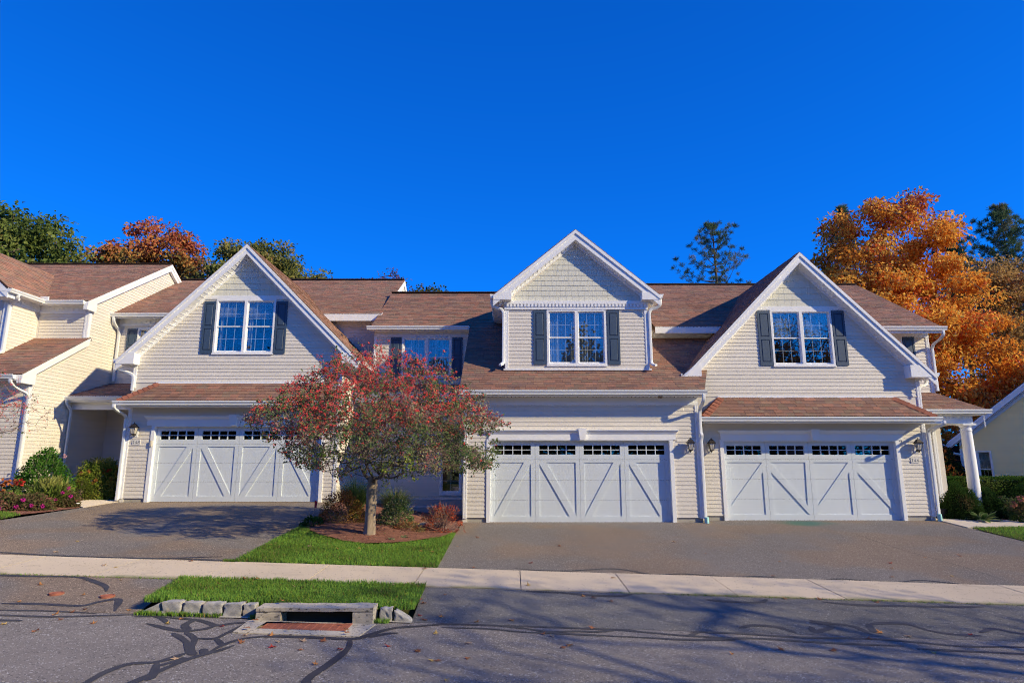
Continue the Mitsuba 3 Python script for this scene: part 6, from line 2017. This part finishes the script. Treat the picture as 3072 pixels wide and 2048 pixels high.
# right bed
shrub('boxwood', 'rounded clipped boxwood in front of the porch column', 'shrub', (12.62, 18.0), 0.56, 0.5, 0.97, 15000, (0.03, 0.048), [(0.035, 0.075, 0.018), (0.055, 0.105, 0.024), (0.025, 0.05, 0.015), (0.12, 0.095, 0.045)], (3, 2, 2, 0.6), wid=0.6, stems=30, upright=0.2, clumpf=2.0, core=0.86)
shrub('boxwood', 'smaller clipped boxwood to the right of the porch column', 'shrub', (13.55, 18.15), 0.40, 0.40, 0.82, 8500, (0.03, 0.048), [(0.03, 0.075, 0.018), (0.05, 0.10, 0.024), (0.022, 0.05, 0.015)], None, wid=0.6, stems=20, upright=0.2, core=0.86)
for x0, x1, lab in ((13.45, 17.6, 'long clipped green hedge in front of the yellow house'), ):
    hk = thing('hedge', lab, 'hedge')
    n = 20000
    P = np.stack([rng.uniform(x0, x1, n), rng.uniform(19.6, 20.6, n), rng.uniform(-0.1, 1.03, n)], 1)
    fc = rng.random(n)
    P[:, 1] = np.where(fc < 0.5, 19.55 + 0.10 * rng.random(n), P[:, 1])
    P[:, 2] = np.where(fc >= 0.5, 0.98 + 0.12 * meshkit.noise(P * 3) + 0.05 * rng.random(n), P[:, 2])
    P[:, 1] += 0.16 * (meshkit.noise(P * [2.5, 0, 2.5] + 4) - 0.5)
    col = palette(n, [(0.05, 0.12, 0.022), (0.085, 0.16, 0.03), (0.03, 0.07, 0.018), (0.14, 0.20, 0.05)], (3, 2, 2, 1), 0.25, meshkit.noise(P * 2.2))
    v, f, c = leaves(P, unit(rand_dirs(n) + [0, -0.5, 0.4]), unit(rand_dirs(n) * 0.8 + [0, -0.6, 0.6]), rng.uniform(0.04, 0.065, n), 0.55, col)
    put(hk, 'foliage', MB().add(v, f, c), 'leafy', stuff=True)
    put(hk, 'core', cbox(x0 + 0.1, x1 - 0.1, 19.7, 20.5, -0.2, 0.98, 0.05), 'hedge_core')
shrub('hedge', 'darker hedge mass at the right edge in front of the yellow house', 'hedge', (15.9, 19.2), 1.0, 0.6, 1.20, 7000, (0.04, 0.07), [(0.03, 0.075, 0.018), (0.05, 0.11, 0.026), (0.09, 0.15, 0.05)], None, stems=20)
shrub('shrub', 'loose green shrub between the small boxwood and the pink hydrangea', 'shrub', (13.95, 18.0), 0.48, 0.42, 0.62, 1900, (0.04, 0.07), [(0.05, 0.10, 0.03), (0.10, 0.15, 0.06), (0.14, 0.12, 0.06)], None, stems=60, spread=0.1, gap=0.35)
shrub('hydrangea', 'hydrangea with faded pink and salmon flower heads at the right edge', 'flowering shrub', (13.95, 17.35), 0.48, 0.42, 0.60, 1500, (0.06, 0.10), [(0.07, 0.12, 0.035), (0.12, 0.15, 0.05), (0.17, 0.12, 0.06)], None, stems=20,
      flowers=[(13.55, 17.0, 0.62, 0.10, (0.46, 0.20, 0.14)), (13.8, 16.95, 0.74, 0.10, (0.52, 0.24, 0.17)), (13.4, 17.1, 0.45, 0.09, (0.42, 0.19, 0.13)), (13.95, 16.95, 0.5, 0.09, (0.60, 0.12, 0.16)), (13.7, 16.95, 0.36, 0.07, (0.65, 0.14, 0.18)), (13.85, 17.0, 0.88, 0.09, (0.50, 0.22, 0.16)), (14.2, 17.0, 0.7, 0.09, (0.5, 0.22, 0.16))])
hs = thing('hosta', 'hosta with broad green leaves edged pale beside the right walkway', 'plant')
bz = float(zG(12.75, 17.45))
for n_ in range(44):
    a = rng.uniform(0, 2 * np.pi)
    el = rng.uniform(0.15, 1.1)
    L = rng.uniform(0.20, 0.34)
    K = 7
    ts = np.linspace(0, 1, K)
    ce = np.array([12.75, 17.45, bz + 0.03])
    o = np.array([math.cos(a), math.sin(a), 0])
    sd = np.array([-math.sin(a), math.cos(a), 0])
    mid = ce + o * (0.10 + ts * L * math.cos(el) * 1.25)[:, None] + np.array([0, 0, 1.0]) * (ts * L * math.sin(el) * 1.3 - 0.28 * ts ** 2 * L)[:, None]
    wd_ = 0.15 * np.sin(np.pi * np.clip(ts * 0.95 + 0.03, 0, 1)) ** 0.8 * L / 0.3
    v = np.concatenate([[m - sd * w * 1.0 + [0, 0, 0.02 * w / 0.1], m - sd * w * 0.72, m, m + sd * w * 0.72, m + sd * w * 1.0 + [0, 0, 0.02 * w / 0.1]] for m, w in zip(mid, wd_ / 2)])
    f = [[5 * i + j, 5 * i + j + 1, 5 * i + 6 + j, 5 * i + 5 + j] for i in range(K - 1) for j in range(4)]
    g = np.array([0.085, 0.17, 0.05]) * rng.uniform(0.75, 1.2)
    e = np.array([0.34, 0.38, 0.20])
    put(hs, 'leaf', MB().add(v, f, np.tile(np.array([e, g, g * 0.9, g, e]), (K, 1))), 'leafy', smooth=True)


# ---- fallen leaves
def fallen(x, y, s, col, lab, zoff=0.004, word=''):
    k = numbered('fallen_leaf')
    z = float(zG(x, y)) + zoff
    pts = []
    for i, (r, a) in enumerate(((0.25, -90), (0.55, -62), (0.62, -20), (0.42, -5), (0.95, 28), (0.5, 48), (1.1, 90), (0.5, 132), (0.95, 152), (0.42, 185), (0.62, 200), (0.55, 242))):
        pts.append((r * math.cos(math.radians(a)), r * math.sin(math.radians(a))))
    p = np.array(pts) * s * rng.uniform(0.85, 1.15, (len(pts), 1))
    rot = rng.uniform(0, 6.28)
    c, q = math.cos(rot), math.sin(rot)
    curl = rng.uniform(0.25, 0.75)
    t = rng.uniform(0, 3.14)
    d = p @ np.array([math.cos(t), math.sin(t)])
    h = curl * d ** 2 / s * 1.1 + rng.normal(0, 0.07 * s, len(p))
    w = d * (1 - 0.35 * curl)
    p = p + np.outer(w - d, [math.cos(t), math.sin(t)])
    P = np.c_[x + p @ [c, -q], y + p @ [q, c], z + np.maximum(h, 0)]
    C = np.array([[x, y, z + 0.002 + 0.1 * s * rng.random()]])
    n = len(P)
    f = [[n, i, (i + 1) % n] for i in range(n)]
    stem = np.array([[x + 0.25 * s * q, y - 0.25 * s * c, z], [x + 0.9 * s * q, y - 0.9 * s * c, z + 0.25 * s * rng.random()], [x + 0.25 * s * q + 0.002, y - 0.25 * s * c + 0.002, z + 0.002]])
    mb = MB().add(np.vstack([P, C]), f, np.array(col) * rng.uniform(0.75, 1.15, (n + 1, 1))).add(stem, [[0, 1, 2]], np.array(col) * 0.6)
    scene[k] = mikit.ply(mb.mesh(), 'leafy', color=mb.colors())
    tag(k, lab[0].replace('dry', 'dry ' + word), 'fallen leaf', lab[1])


BR, OR, YE, RE, TA = (0.36, 0.15, 0.08), (0.58, 0.27, 0.10), (0.62, 0.43, 0.14), (0.44, 0.06, 0.05), (0.55, 0.39, 0.26)
GR_ = ('dry fallen leaf lying on the grey road surface', 'fallen leaves on the road')
GA = ('dry fallen leaf lying on the asphalt between road and sidewalk', 'fallen leaves on the aprons')
GD = ('dry fallen leaf lying on a driveway in front of the garages', 'fallen leaves on the driveways')
GS = ('dry fallen leaf lying on the pale concrete sidewalk', 'fallen leaves on the sidewalk')
GL = ('dry fallen leaf caught in the short grass', 'fallen leaves in the grass')
GB = ('dry fallen leaf resting on the concrete of the storm drain', 'fallen leaves on the storm drain')
LEAF_AT = [
    (GR_, 0.0, [(-5.15, 7.55), (-4.70, 7.42), (-5.04, 7.02), (-5.57, 7.27), (-5.38, 7.78), (-5.29, 7.93), (-3.12, 6.22), (-3.92, 7.52), (-3.26, 7.47), (-3.88, 7.75), (-2.77, 6.83), (-2.40, 6.71), (-2.43, 6.90), (-2.11, 6.64), (-1.98, 6.98), (-1.73, 6.68), (-1.81, 6.19), (-2.20, 6.98), (-2.60, 7.15), (-2.86, 7.11), (-1.27, 6.87), (-0.95, 6.74), (-0.77, 6.42),
                (0.97, 7.95), (0.45, 7.49), (0.61, 7.13), (0.53, 7.02), (-0.86, 7.44), (-0.96, 6.72), (-0.72, 6.42), (-0.43, 6.54), (-0.57, 5.85), (-0.47, 7.07), (0.35, 7.58), (2.30, 6.99), (2.92, 7.24), (3.48, 7.24), (4.60, 7.29), (4.19, 7.83)]),
    (GA, 0.0, [(-5.57, 9.32), (-6.20, 8.28), (-6.46, 8.98), (-5.21, 8.06), (-5.62, 8.61), (-4.69, 8.08), (-0.93, 9.10), (-0.87, 8.20), (-1.16, 8.70), (-0.43, 8.05), (0.0, 8.15), (0.99, 9.21), (1.14, 9.17), (1.36, 9.02), (-1.15, 8.21), (-1.07, 8.07), (3.90, 9.39), (4.41, 9.41), (5.18, 9.36), (4.77, 8.02), (5.61, 8.14), (4.49, 8.10)]),
    (GS, 0.012, [(-6.35, 10.12), (-6.08, 10.01), (-5.25, 10.62), (-1.43, 10.58), (1.60, 10.35), (0.25, 9.67)]),
    (GD, 0.0, [(-8.07, 12.01), (-7.76, 11.05), (-0.76, 14.22), (0.98, 13.25), (1.52, 13.34), (3.51, 14.01), (3.79, 12.72), (0.32, 11.39), (-0.65, 10.85), (-1.09, 12.98), (4.98, 12.11), (7.12, 12.25), (6.86, 11.78), (6.46, 11.09), (8.18, 12.88), (9.02, 13.06), (7.60, 11.28), (4.37, 10.91)]),
    (GL, 0.05, [(-4.54, 9.33), (-4.56, 8.95), (-4.09, 9.11), (-3.83, 9.40), (-3.65, 9.40), (-3.00, 9.06), (-2.77, 9.17), (-1.67, 9.32), (-1.22, 8.68), (-4.28, 12.63), (-4.45, 11.94), (-3.73, 11.96), (-3.20, 11.91), (-2.84, 12.01), (-1.67, 12.02), (-1.45, 11.98)]),
    (GB, 0.03, [(-2.97, 7.68), (-2.92, 7.32), (-1.83, 7.36), (-1.80, 7.24), (-1.95, 7.62), (-2.45, 7.3)])]
for lab, dz, where in LEAF_AT:
    for n_, (x, y) in enumerate(where):
        c_, w_ = ((BR, 'brown'), (OR, 'orange'), (BR, 'brown'), (TA, 'pale tan'), (OR, 'orange'), (RE, 'dark red'), (YE, 'yellow'), (BR, 'brown'))[rng.integers(8)]
        fallen(x, y, rng.uniform(0.036, 0.068), c_, lab, 0.005 + dz, w_)
fallen(-2.79, 8.0, 0.05, OR, GB, 0.20 + float(zG(-2.3, 7.5)) - float(zG(-2.79, 8.0)), 'orange')


# ================================================================== trees
def crown_points(ells, n, surf=0.5):
    """Clump centres in a union of ellipsoids (cx, cy, cz, rx, ry, rz, weight)."""
    out = []
    w = np.array([e[3] * e[4] * e[5] for e in ells]) ** 0.67
    for e, m in zip(ells, rng.multinomial(n, w / w.sum())):
        d = rand_dirs(m)
        r = rng.random(m) ** (1 / 3)
        r = np.where(rng.random(m) < surf, rng.uniform(0.8, 1.0, m), r)
        bump = 0.82 + 0.34 * meshkit.noise(d * 2.2 + e[0])
        out.append(np.array(e[:3]) + d * (r * bump)[:, None] * np.array(e[3:6]))
    return np.vstack(out)


def broadleaf(name, label, base, fork_z, ells, clumps, n_leaf, size, cols, weights, r_tr=0.2, clump_r=0.75, droop=0.2, surf=0.55, mat=None, group=None, flat=0.62, cn=0.35, top_cols=None, wid=0.62, twigs=True):
    key = thing(name, label, 'tree', group)
    bx, by, bz = base
    C = crown_points(ells, clumps, surf)
    fork = np.array([bx + 0.1, by, fork_z])
    A, par, cnt, hub = grow(base, fork, C, step=0.8, wob=0.16, pull=0.3)
    put(key, 'trunk', pipe(curve([(bx, by, bz - 0.3), (bx + 0.05, by, (bz + fork_z) / 2), tuple(fork), tuple(fork + [0, 0, 0.3])], 5), [r_tr * 1.3] * 5 + [r_tr * 1.05] * 5 + [r_tr] * 6, 10), mat or BARKD, smooth=50)
    branches(key, A, par, cnt, hub, r_tr, mat or BARKD, power=0.52, rmin=0.018, sides=4)
    # leaves: flattened clumps round the branch ends
    per = rng.multinomial(n_leaf, np.ones(len(C)) / len(C))
    cid = np.repeat(np.arange(len(C)), per)
    n = len(cid)
    cr = (clump_r * rng.uniform(0.65, 1.35, len(C)))[cid]
    d = rand_dirs(n)
    rad = rng.random(n) ** 0.45
    bump = 0.7 + 0.6 * meshkit.noise(d * 1.8 + cid[:, None] * 7.3)
    P = C[cid] + d * (rad * bump * cr)[:, None] * np.array([1, 1, flat])
    D = unit(rand_dirs(n) * 0.8 + d * 0.5 - np.array([0, 0, droop]))
    N = unit(rand_dirs(n) * 0.75 + d * 0.3 + np.array([0.30, -0.25, 0.55]))
    tone = np.clip(0.45 * meshkit.noise(P * cn + 3) + 0.3 * rng.random(len(C))[cid] + 0.25 * meshkit.noise(P * 1.3), 0, 1)
    col = palette(n, cols, weights, 0.22, tone)
    if top_cols is not None:
        z0, z1, tc, prob = top_cols
        m = rng.random(n) < prob * sstep(z0, z1, P[:, 2])
        col[m] = palette(m.sum(), tc, None, 0.25)
    v, f, c = leaves(P, D, N, rng.uniform(size[0], size[1], n), rng.uniform(wid * 0.8, wid * 1.15, n), col, 0.14)
    put(key, 'crown', MB().add(v, f, c), 'leafy', stuff=True)
    return key


def pine(name, label, base, top, crown_from, width, n_tuft, cols, r_tr=0.2, group=None, needle=0.22, irregular=0.35, per=22, upsweep=0.35, wcol=None):
    key = thing(name, label, 'pine tree', group)
    bx, by, bz = base
    put(key, 'trunk', pipe(curve([(bx, by, bz - 0.3), (bx + 0.1, by, bz + (top - bz) * 0.5), (bx, by, top - 0.2)], 6), np.linspace(r_tr, 0.03, 13), 8), BARKD, smooth=50)
    z = crown_from
    tips, seg0, seg1, rad = [], [], [], []
    while z < top - 0.1:
        t = (z - crown_from) / (top - crown_from)
        reach = width * (1 - t) ** 0.75 * (0.55 + 0.45 * min(1, t * 5 + 0.3))
        nb = rng.integers(4, 7)
        a0 = rng.uniform(0, 6.28)
        for k in range(nb):
            L = max(0.12, reach * rng.uniform(1 - irregular, 1.05))
            if rng.random() < irregular * 0.35:
                L *= 0.45
            a = a0 + k * 2 * math.pi / nb + rng.normal(0, 0.25)
            o = np.array([math.cos(a), math.sin(a), 0])
            el = upsweep * (0.2 + 0.9 * t) + rng.normal(0, 0.08)
            m = max(3, int(L / 0.28))
            prev = np.array([bx, by, z])
            for s in range(1, m + 1):
                u = s / m
                p = np.array([bx, by, z]) + o * L * u + np.array([0, 0, L * (el * u + 0.22 * u * u - 0.10 * math.sin(math.pi * u))])
                seg0.append(prev)
                seg1.append(p)
                rad.append(0.03 * (1 - u) + 0.008)
                prev = p
                if u > 0.22:
                    for side in range(1 + (rng.random() < 0.7)):
                        q = p + np.array([-o[1], o[0], 0]) * rng.normal(0, 0.15 * L * (1 - u) + 0.08) + rng.normal(0, 0.05, 3)
                        tips.append((q, o))
            tips.append((prev + o * 0.1, o))
        z += rng.uniform(0.45, 0.75) * (0.55 + 0.65 * (1 - t))
    mb = MB()
    tubes(mb, seg0, seg1, rad, np.array(rad) * 0.8, 4)
    put(key, 'branches', mb, BARKD, stuff=True)
    Q = np.array([t[0] for t in tips])
    O = np.array([t[1] for t in tips])
    if len(Q) > n_tuft:
        s = rng.choice(len(Q), n_tuft, False)
        Q, O = Q[s], O[s]
    n = len(Q) * per
    P = np.repeat(Q, per, 0) + rng.normal(0, 0.045, (n, 3))
    D = unit(rand_dirs(n) * 0.8 + np.repeat(O, per, 0) * 0.4 + np.array([0, 0, 0.55]))
    v, f, c = leaves(P, D, rand_dirs(n), needle * rng.uniform(0.7, 1.15, n), 0.11, palette(n, cols, None, 0.3, meshkit.noise(P * 1.1)), 0.05)
    put(key, 'crown', MB().add(v, f, c), 'leafy', stuff=True)
    return key


OAKG = [(0.085, 0.125, 0.035), (0.13, 0.175, 0.045), (0.18, 0.22, 0.06), (0.23, 0.245, 0.085), (0.28, 0.15, 0.06)]
broadleaf('oak_tree', 'tall dark green tree behind the leftmost house', (-33.8, 38, 0.5), 9.5,
          [(-36.5, 38, 14.2, 5.0, 4.2, 4.7), (-32.4, 38, 14.6, 3.6, 3.4, 3.5), (-30.8, 38, 14.0, 2.6, 2.6, 2.6), (-29.3, 37.5, 13.3, 2.8, 2.6, 2.4), (-34, 37, 12, 5, 3.5, 2.5)], 200, 30000, (0.20, 0.34), OAKG, (2, 3, 3, 2, 0.25), 0.34, 0.95, 0.5)
broadleaf('maple_tree', 'rusty orange tree rising behind the roof ridge of house 148', (-25.6, 42, 0.5), 9.5,
          [(-26.6, 42, 14.4, 2.9, 2.6, 2.6), (-26.1, 42, 16.4, 1.3, 1.4, 2.0), (-23.6, 42, 16.2, 1.5, 1.5, 1.9), (-23.8, 42, 13.6, 2.0, 2.2, 2.0)], 105, 13000, (0.20, 0.34),
          [(0.20, 0.16, 0.055), (0.37, 0.21, 0.07), (0.50, 0.25, 0.08), (0.44, 0.15, 0.075)], (1.6, 2.2, 3, 1.6), 0.26, 0.80, 0.5, top_cols=(15.0, 18.0, [(0.42, 0.11, 0.06), (0.50, 0.16, 0.07)], 0.75))
broadleaf('maple_tree', 'thin half-bare tree between the orange tree and the gable of house 148', (-20.9, 42, 0.5), 9.0,
          [(-20.9, 42, 13.6, 1.5, 1.4, 2.0)], 40, 1500, (0.16, 0.28), [(0.10, 0.10, 0.03), (0.15, 0.10, 0.06), (0.07, 0.08, 0.03)], None, 0.14, 0.7, 0.4)
broadleaf('oak_tree', 'olive green tree behind the front gable of house 148', (-17.3, 40, 0.5), 8.5,
          [(-17.6, 40, 13.0, 3.2, 2.8, 3.0), (-14.2, 40, 12.2, 2.2, 2.2, 2.0), (-16.4, 40, 14.5, 2.2, 2.0, 1.5)], 110, 15000, (0.18, 0.30), [(0.13, 0.155, 0.05), (0.20, 0.21, 0.06), (0.28, 0.25, 0.08), (0.32, 0.20, 0.07)], (2, 3, 2, 1), 0.26, 0.80, 0.5)
broadleaf('oak_tree', 'low green treetop just showing over the roof of house 146', (-5.9, 41, 0.5), 8.0, [(-6.0, 41, 11.7, 1.7, 1.6, 1.7)], 34, 4200, (0.16, 0.26), [(0.055, 0.075, 0.02), (0.10, 0.105, 0.025), (0.18, 0.10, 0.03)], (3, 2, 1), 0.16, 0.65, 0.4)
broadleaf('maple_tree', 'sparse twiggy treetop with a few purple-red leaves above the roof ridge', (-8.6, 41, 0.5), 9.0, [(-8.5, 41, 13.6, 1.3, 1.2, 1.7), (-9.8, 41, 12.9, 0.9, 0.9, 1.1)], 46, 700, (0.14, 0.22), [(0.16, 0.05, 0.06), (0.08, 0.085, 0.03), (0.22, 0.08, 0.06)], None, 0.13, 0.5, 0.3, twigs=True)
broadleaf('maple_tree', 'big bright orange maple behind the right end of house 144', (21.8, 34, -0.5), 6.0,
          [(20.4, 34, 13.2, 2.6, 2.6, 3.1), (23.2, 34, 13.6, 2.5, 2.4, 2.7), (19.6, 34, 10.2, 1.9, 2.0, 2.6), (23.0, 33.5, 10.2, 3.4, 2.6, 3.0), (25.2, 33.3, 7.6, 2.5, 2.3, 3.0), (24.2, 33.0, 4.2, 2.0, 2.0, 2.6), (19.6, 33.0, 4.4, 2.2, 2.0, 2.8), (26.1, 33.4, 5.2, 1.4, 1.6, 2.0), (21.5, 34, 7.5, 2.4, 2.2, 2.6)], 350, 56000, (0.15, 0.27),
          [(0.58, 0.22, 0.04), (0.80, 0.37, 0.06), (0.88, 0.52, 0.10), (0.74, 0.50, 0.13), (0.78, 0.24, 0.07)], (1.8, 3.2, 3, 1.2, 1.2), 0.36, 0.82, 0.45, cn=0.45, top_cols=(14.0, 16.5, [(0.42, 0.10, 0.05), (0.50, 0.16, 0.06)], 0.6))
broadleaf('beech_tree', 'brown-gold thinning tree between the orange maple and the right edge', (30.3, 38, -0.5), 5.0,
          [(29.6, 38, 12.2, 2.0, 1.9, 2.2), (31.6, 38, 11.8, 2.3, 2.2, 2.4), (30.6, 38, 8.6, 2.5, 2.3, 2.6), (30.4, 37, 5.4, 2.2, 2.0, 2.4)], 190, 23000, (0.14, 0.24),
          [(0.34, 0.22, 0.08), (0.47, 0.31, 0.12), (0.60, 0.40, 0.15), (0.50, 0.22, 0.09)], (2, 3, 2, 0.8), 0.24, 0.75, 0.4)
broadleaf('beech_tree', 'dull brown tree cut by the right edge behind the yellow house', (34.2, 40, -0.5), 5.0, [(34.4, 40, 11.6, 2.4, 2.2, 3.2), (34.0, 40, 6.8, 2.4, 2.2, 3.0)], 90, 8500, (0.15, 0.25), [(0.24, 0.15, 0.06), (0.32, 0.21, 0.08), (0.16, 0.12, 0.05)], None, 0.24, 0.75, 0.4)
PINEC = [(0.055, 0.105, 0.065), (0.09, 0.165, 0.085), (0.14, 0.225, 0.11), (0.22, 0.22, 0.13)]
pine('pine_tree', 'dark pine standing alone above the roof between houses 146 and 144', (12.3, 36, -0.5), 15.9, 9.3, 4.0, 1900, PINEC, 0.22, irregular=0.5, per=26, needle=0.22, upsweep=0.45)
pine('pine_tree', 'tallest dark pine at the right edge behind the brown tree', (37.6, 45, -0.5), 20.9, 11.0, 5.2, 1900, PINEC, 0.28, irregular=0.5, per=24, needle=0.34, upsweep=0.5)
pine('pine_tree', 'dark pine between the orange maple and the tallest pine', (33.6, 45, -0.5), 18.2, 9.5, 4.2, 1500, PINEC, 0.26, irregular=0.5, per=24, needle=0.34, upsweep=0.5)
pine('pine_tree', 'dark pine top poking out above the crown of the orange maple', (22.6, 40, -0.5), 18.7, 10.0, 1.8, 500, PINEC, 0.22, irregular=0.3, per=20, needle=0.28)
# undergrowth between house 144 and the yellow house
for x, y, rx, h, cols, lab in ((16.2, 27.5, 1.7, 2.4, [(0.03, 0.055, 0.018), (0.05, 0.08, 0.022), (0.02, 0.035, 0.012)], 'dark green bush seen under the porch roof of house 144'),
                               (19.2, 29.5, 1.9, 2.7, [(0.03, 0.05, 0.018), (0.30, 0.10, 0.03), (0.05, 0.07, 0.02), (0.20, 0.07, 0.03)], 'dark bush flecked with red leaves left of the yellow house'),
                               (18.5, 33.0, 2.6, 5.6, [(0.04, 0.06, 0.018), (0.30, 0.15, 0.035), (0.06, 0.08, 0.02), (0.42, 0.19, 0.04)], 'green and orange bush rising behind the porch column'),
                               (27.8, 36.5, 2.6, 5.4, [(0.04, 0.075, 0.02), (0.08, 0.14, 0.03), (0.14, 0.20, 0.04)], 'leafy green bush above the roof line of the yellow house'),
                               (31.5, 37.0, 2.4, 4.2, [(0.05, 0.06, 0.02), (0.12, 0.085, 0.03), (0.07, 0.09, 0.03)], 'brownish green bush above the roof of the yellow house at the right edge')):
    shrub('bush', lab, 'bush', (x, y), rx, rx * 0.8, h, 9000, (0.10, 0.20), cols, None, stems=40, clumpf=0.9, wid=0.6)
# trees over the road from the houses: they throw the soft shade on the right and stand in the window panes
bare = [(0.10, 0.055, 0.03), (0.16, 0.08, 0.035)]
broadleaf('street_tree', 'thinning roadside tree whose shade streaks the right side of the road', (15.2, 0.8, -0.5), 3.2, [(15.2, 0.8, 7.2, 3.4, 3.0, 2.6), (17.5, 2.5, 6.2, 2.4, 2.2, 2.0)], 170, 2500, (0.10, 0.16), bare, None, 0.2, 0.7, 0.3, group=None)
broadleaf('street_tree', 'second roadside tree shading the right side of the road', (18.0, -4.0, -0.6), 3.4, [(18.0, -4.0, 7.6, 3.6, 3.2, 2.8)], 150, 2200, (0.10, 0.16), bare, None, 0.2, 0.7, 0.3)
wm_ = MB()
ctr = []
for x in np.arange(-60, 46, 3.0):
    ctr.append((x + rng.uniform(-1, 1), -27 + rng.uniform(-3, 3), rng.uniform(11.0, 14.0)))
Pw, Cw = [], []
for x, y, h in ctr:
    n = 4200
    d = rand_dirs(n)
    r = rng.random(n) ** 0.4 * (0.7 + 0.5 * meshkit.noise(d * 2 + x))
    Pw.append(np.array([x, y, h * 0.5]) + d * r[:, None] * np.array([2.8, 2.4, h * 0.52]))
    Cw.append(palette(n, ([(0.06, 0.07, 0.02), (0.10, 0.09, 0.03)], [(0.22, 0.10, 0.035), (0.15, 0.08, 0.03)], [(0.08, 0.06, 0.03), (0.13, 0.09, 0.04)])[rng.integers(3)]))
Pw, Cw = np.vstack(Pw), np.vstack(Cw)
v, f, c = leaves(Pw, rand_dirs(len(Pw)), rand_dirs(len(Pw)), rng.uniform(0.3, 0.55, len(Pw)), 0.7, Cw)
tag(put(None, 'woods', MB().add(v, f, c), 'leafy'), 'wooded edge across the road, mirrored in the window panes', 'woods', kind='stuff')
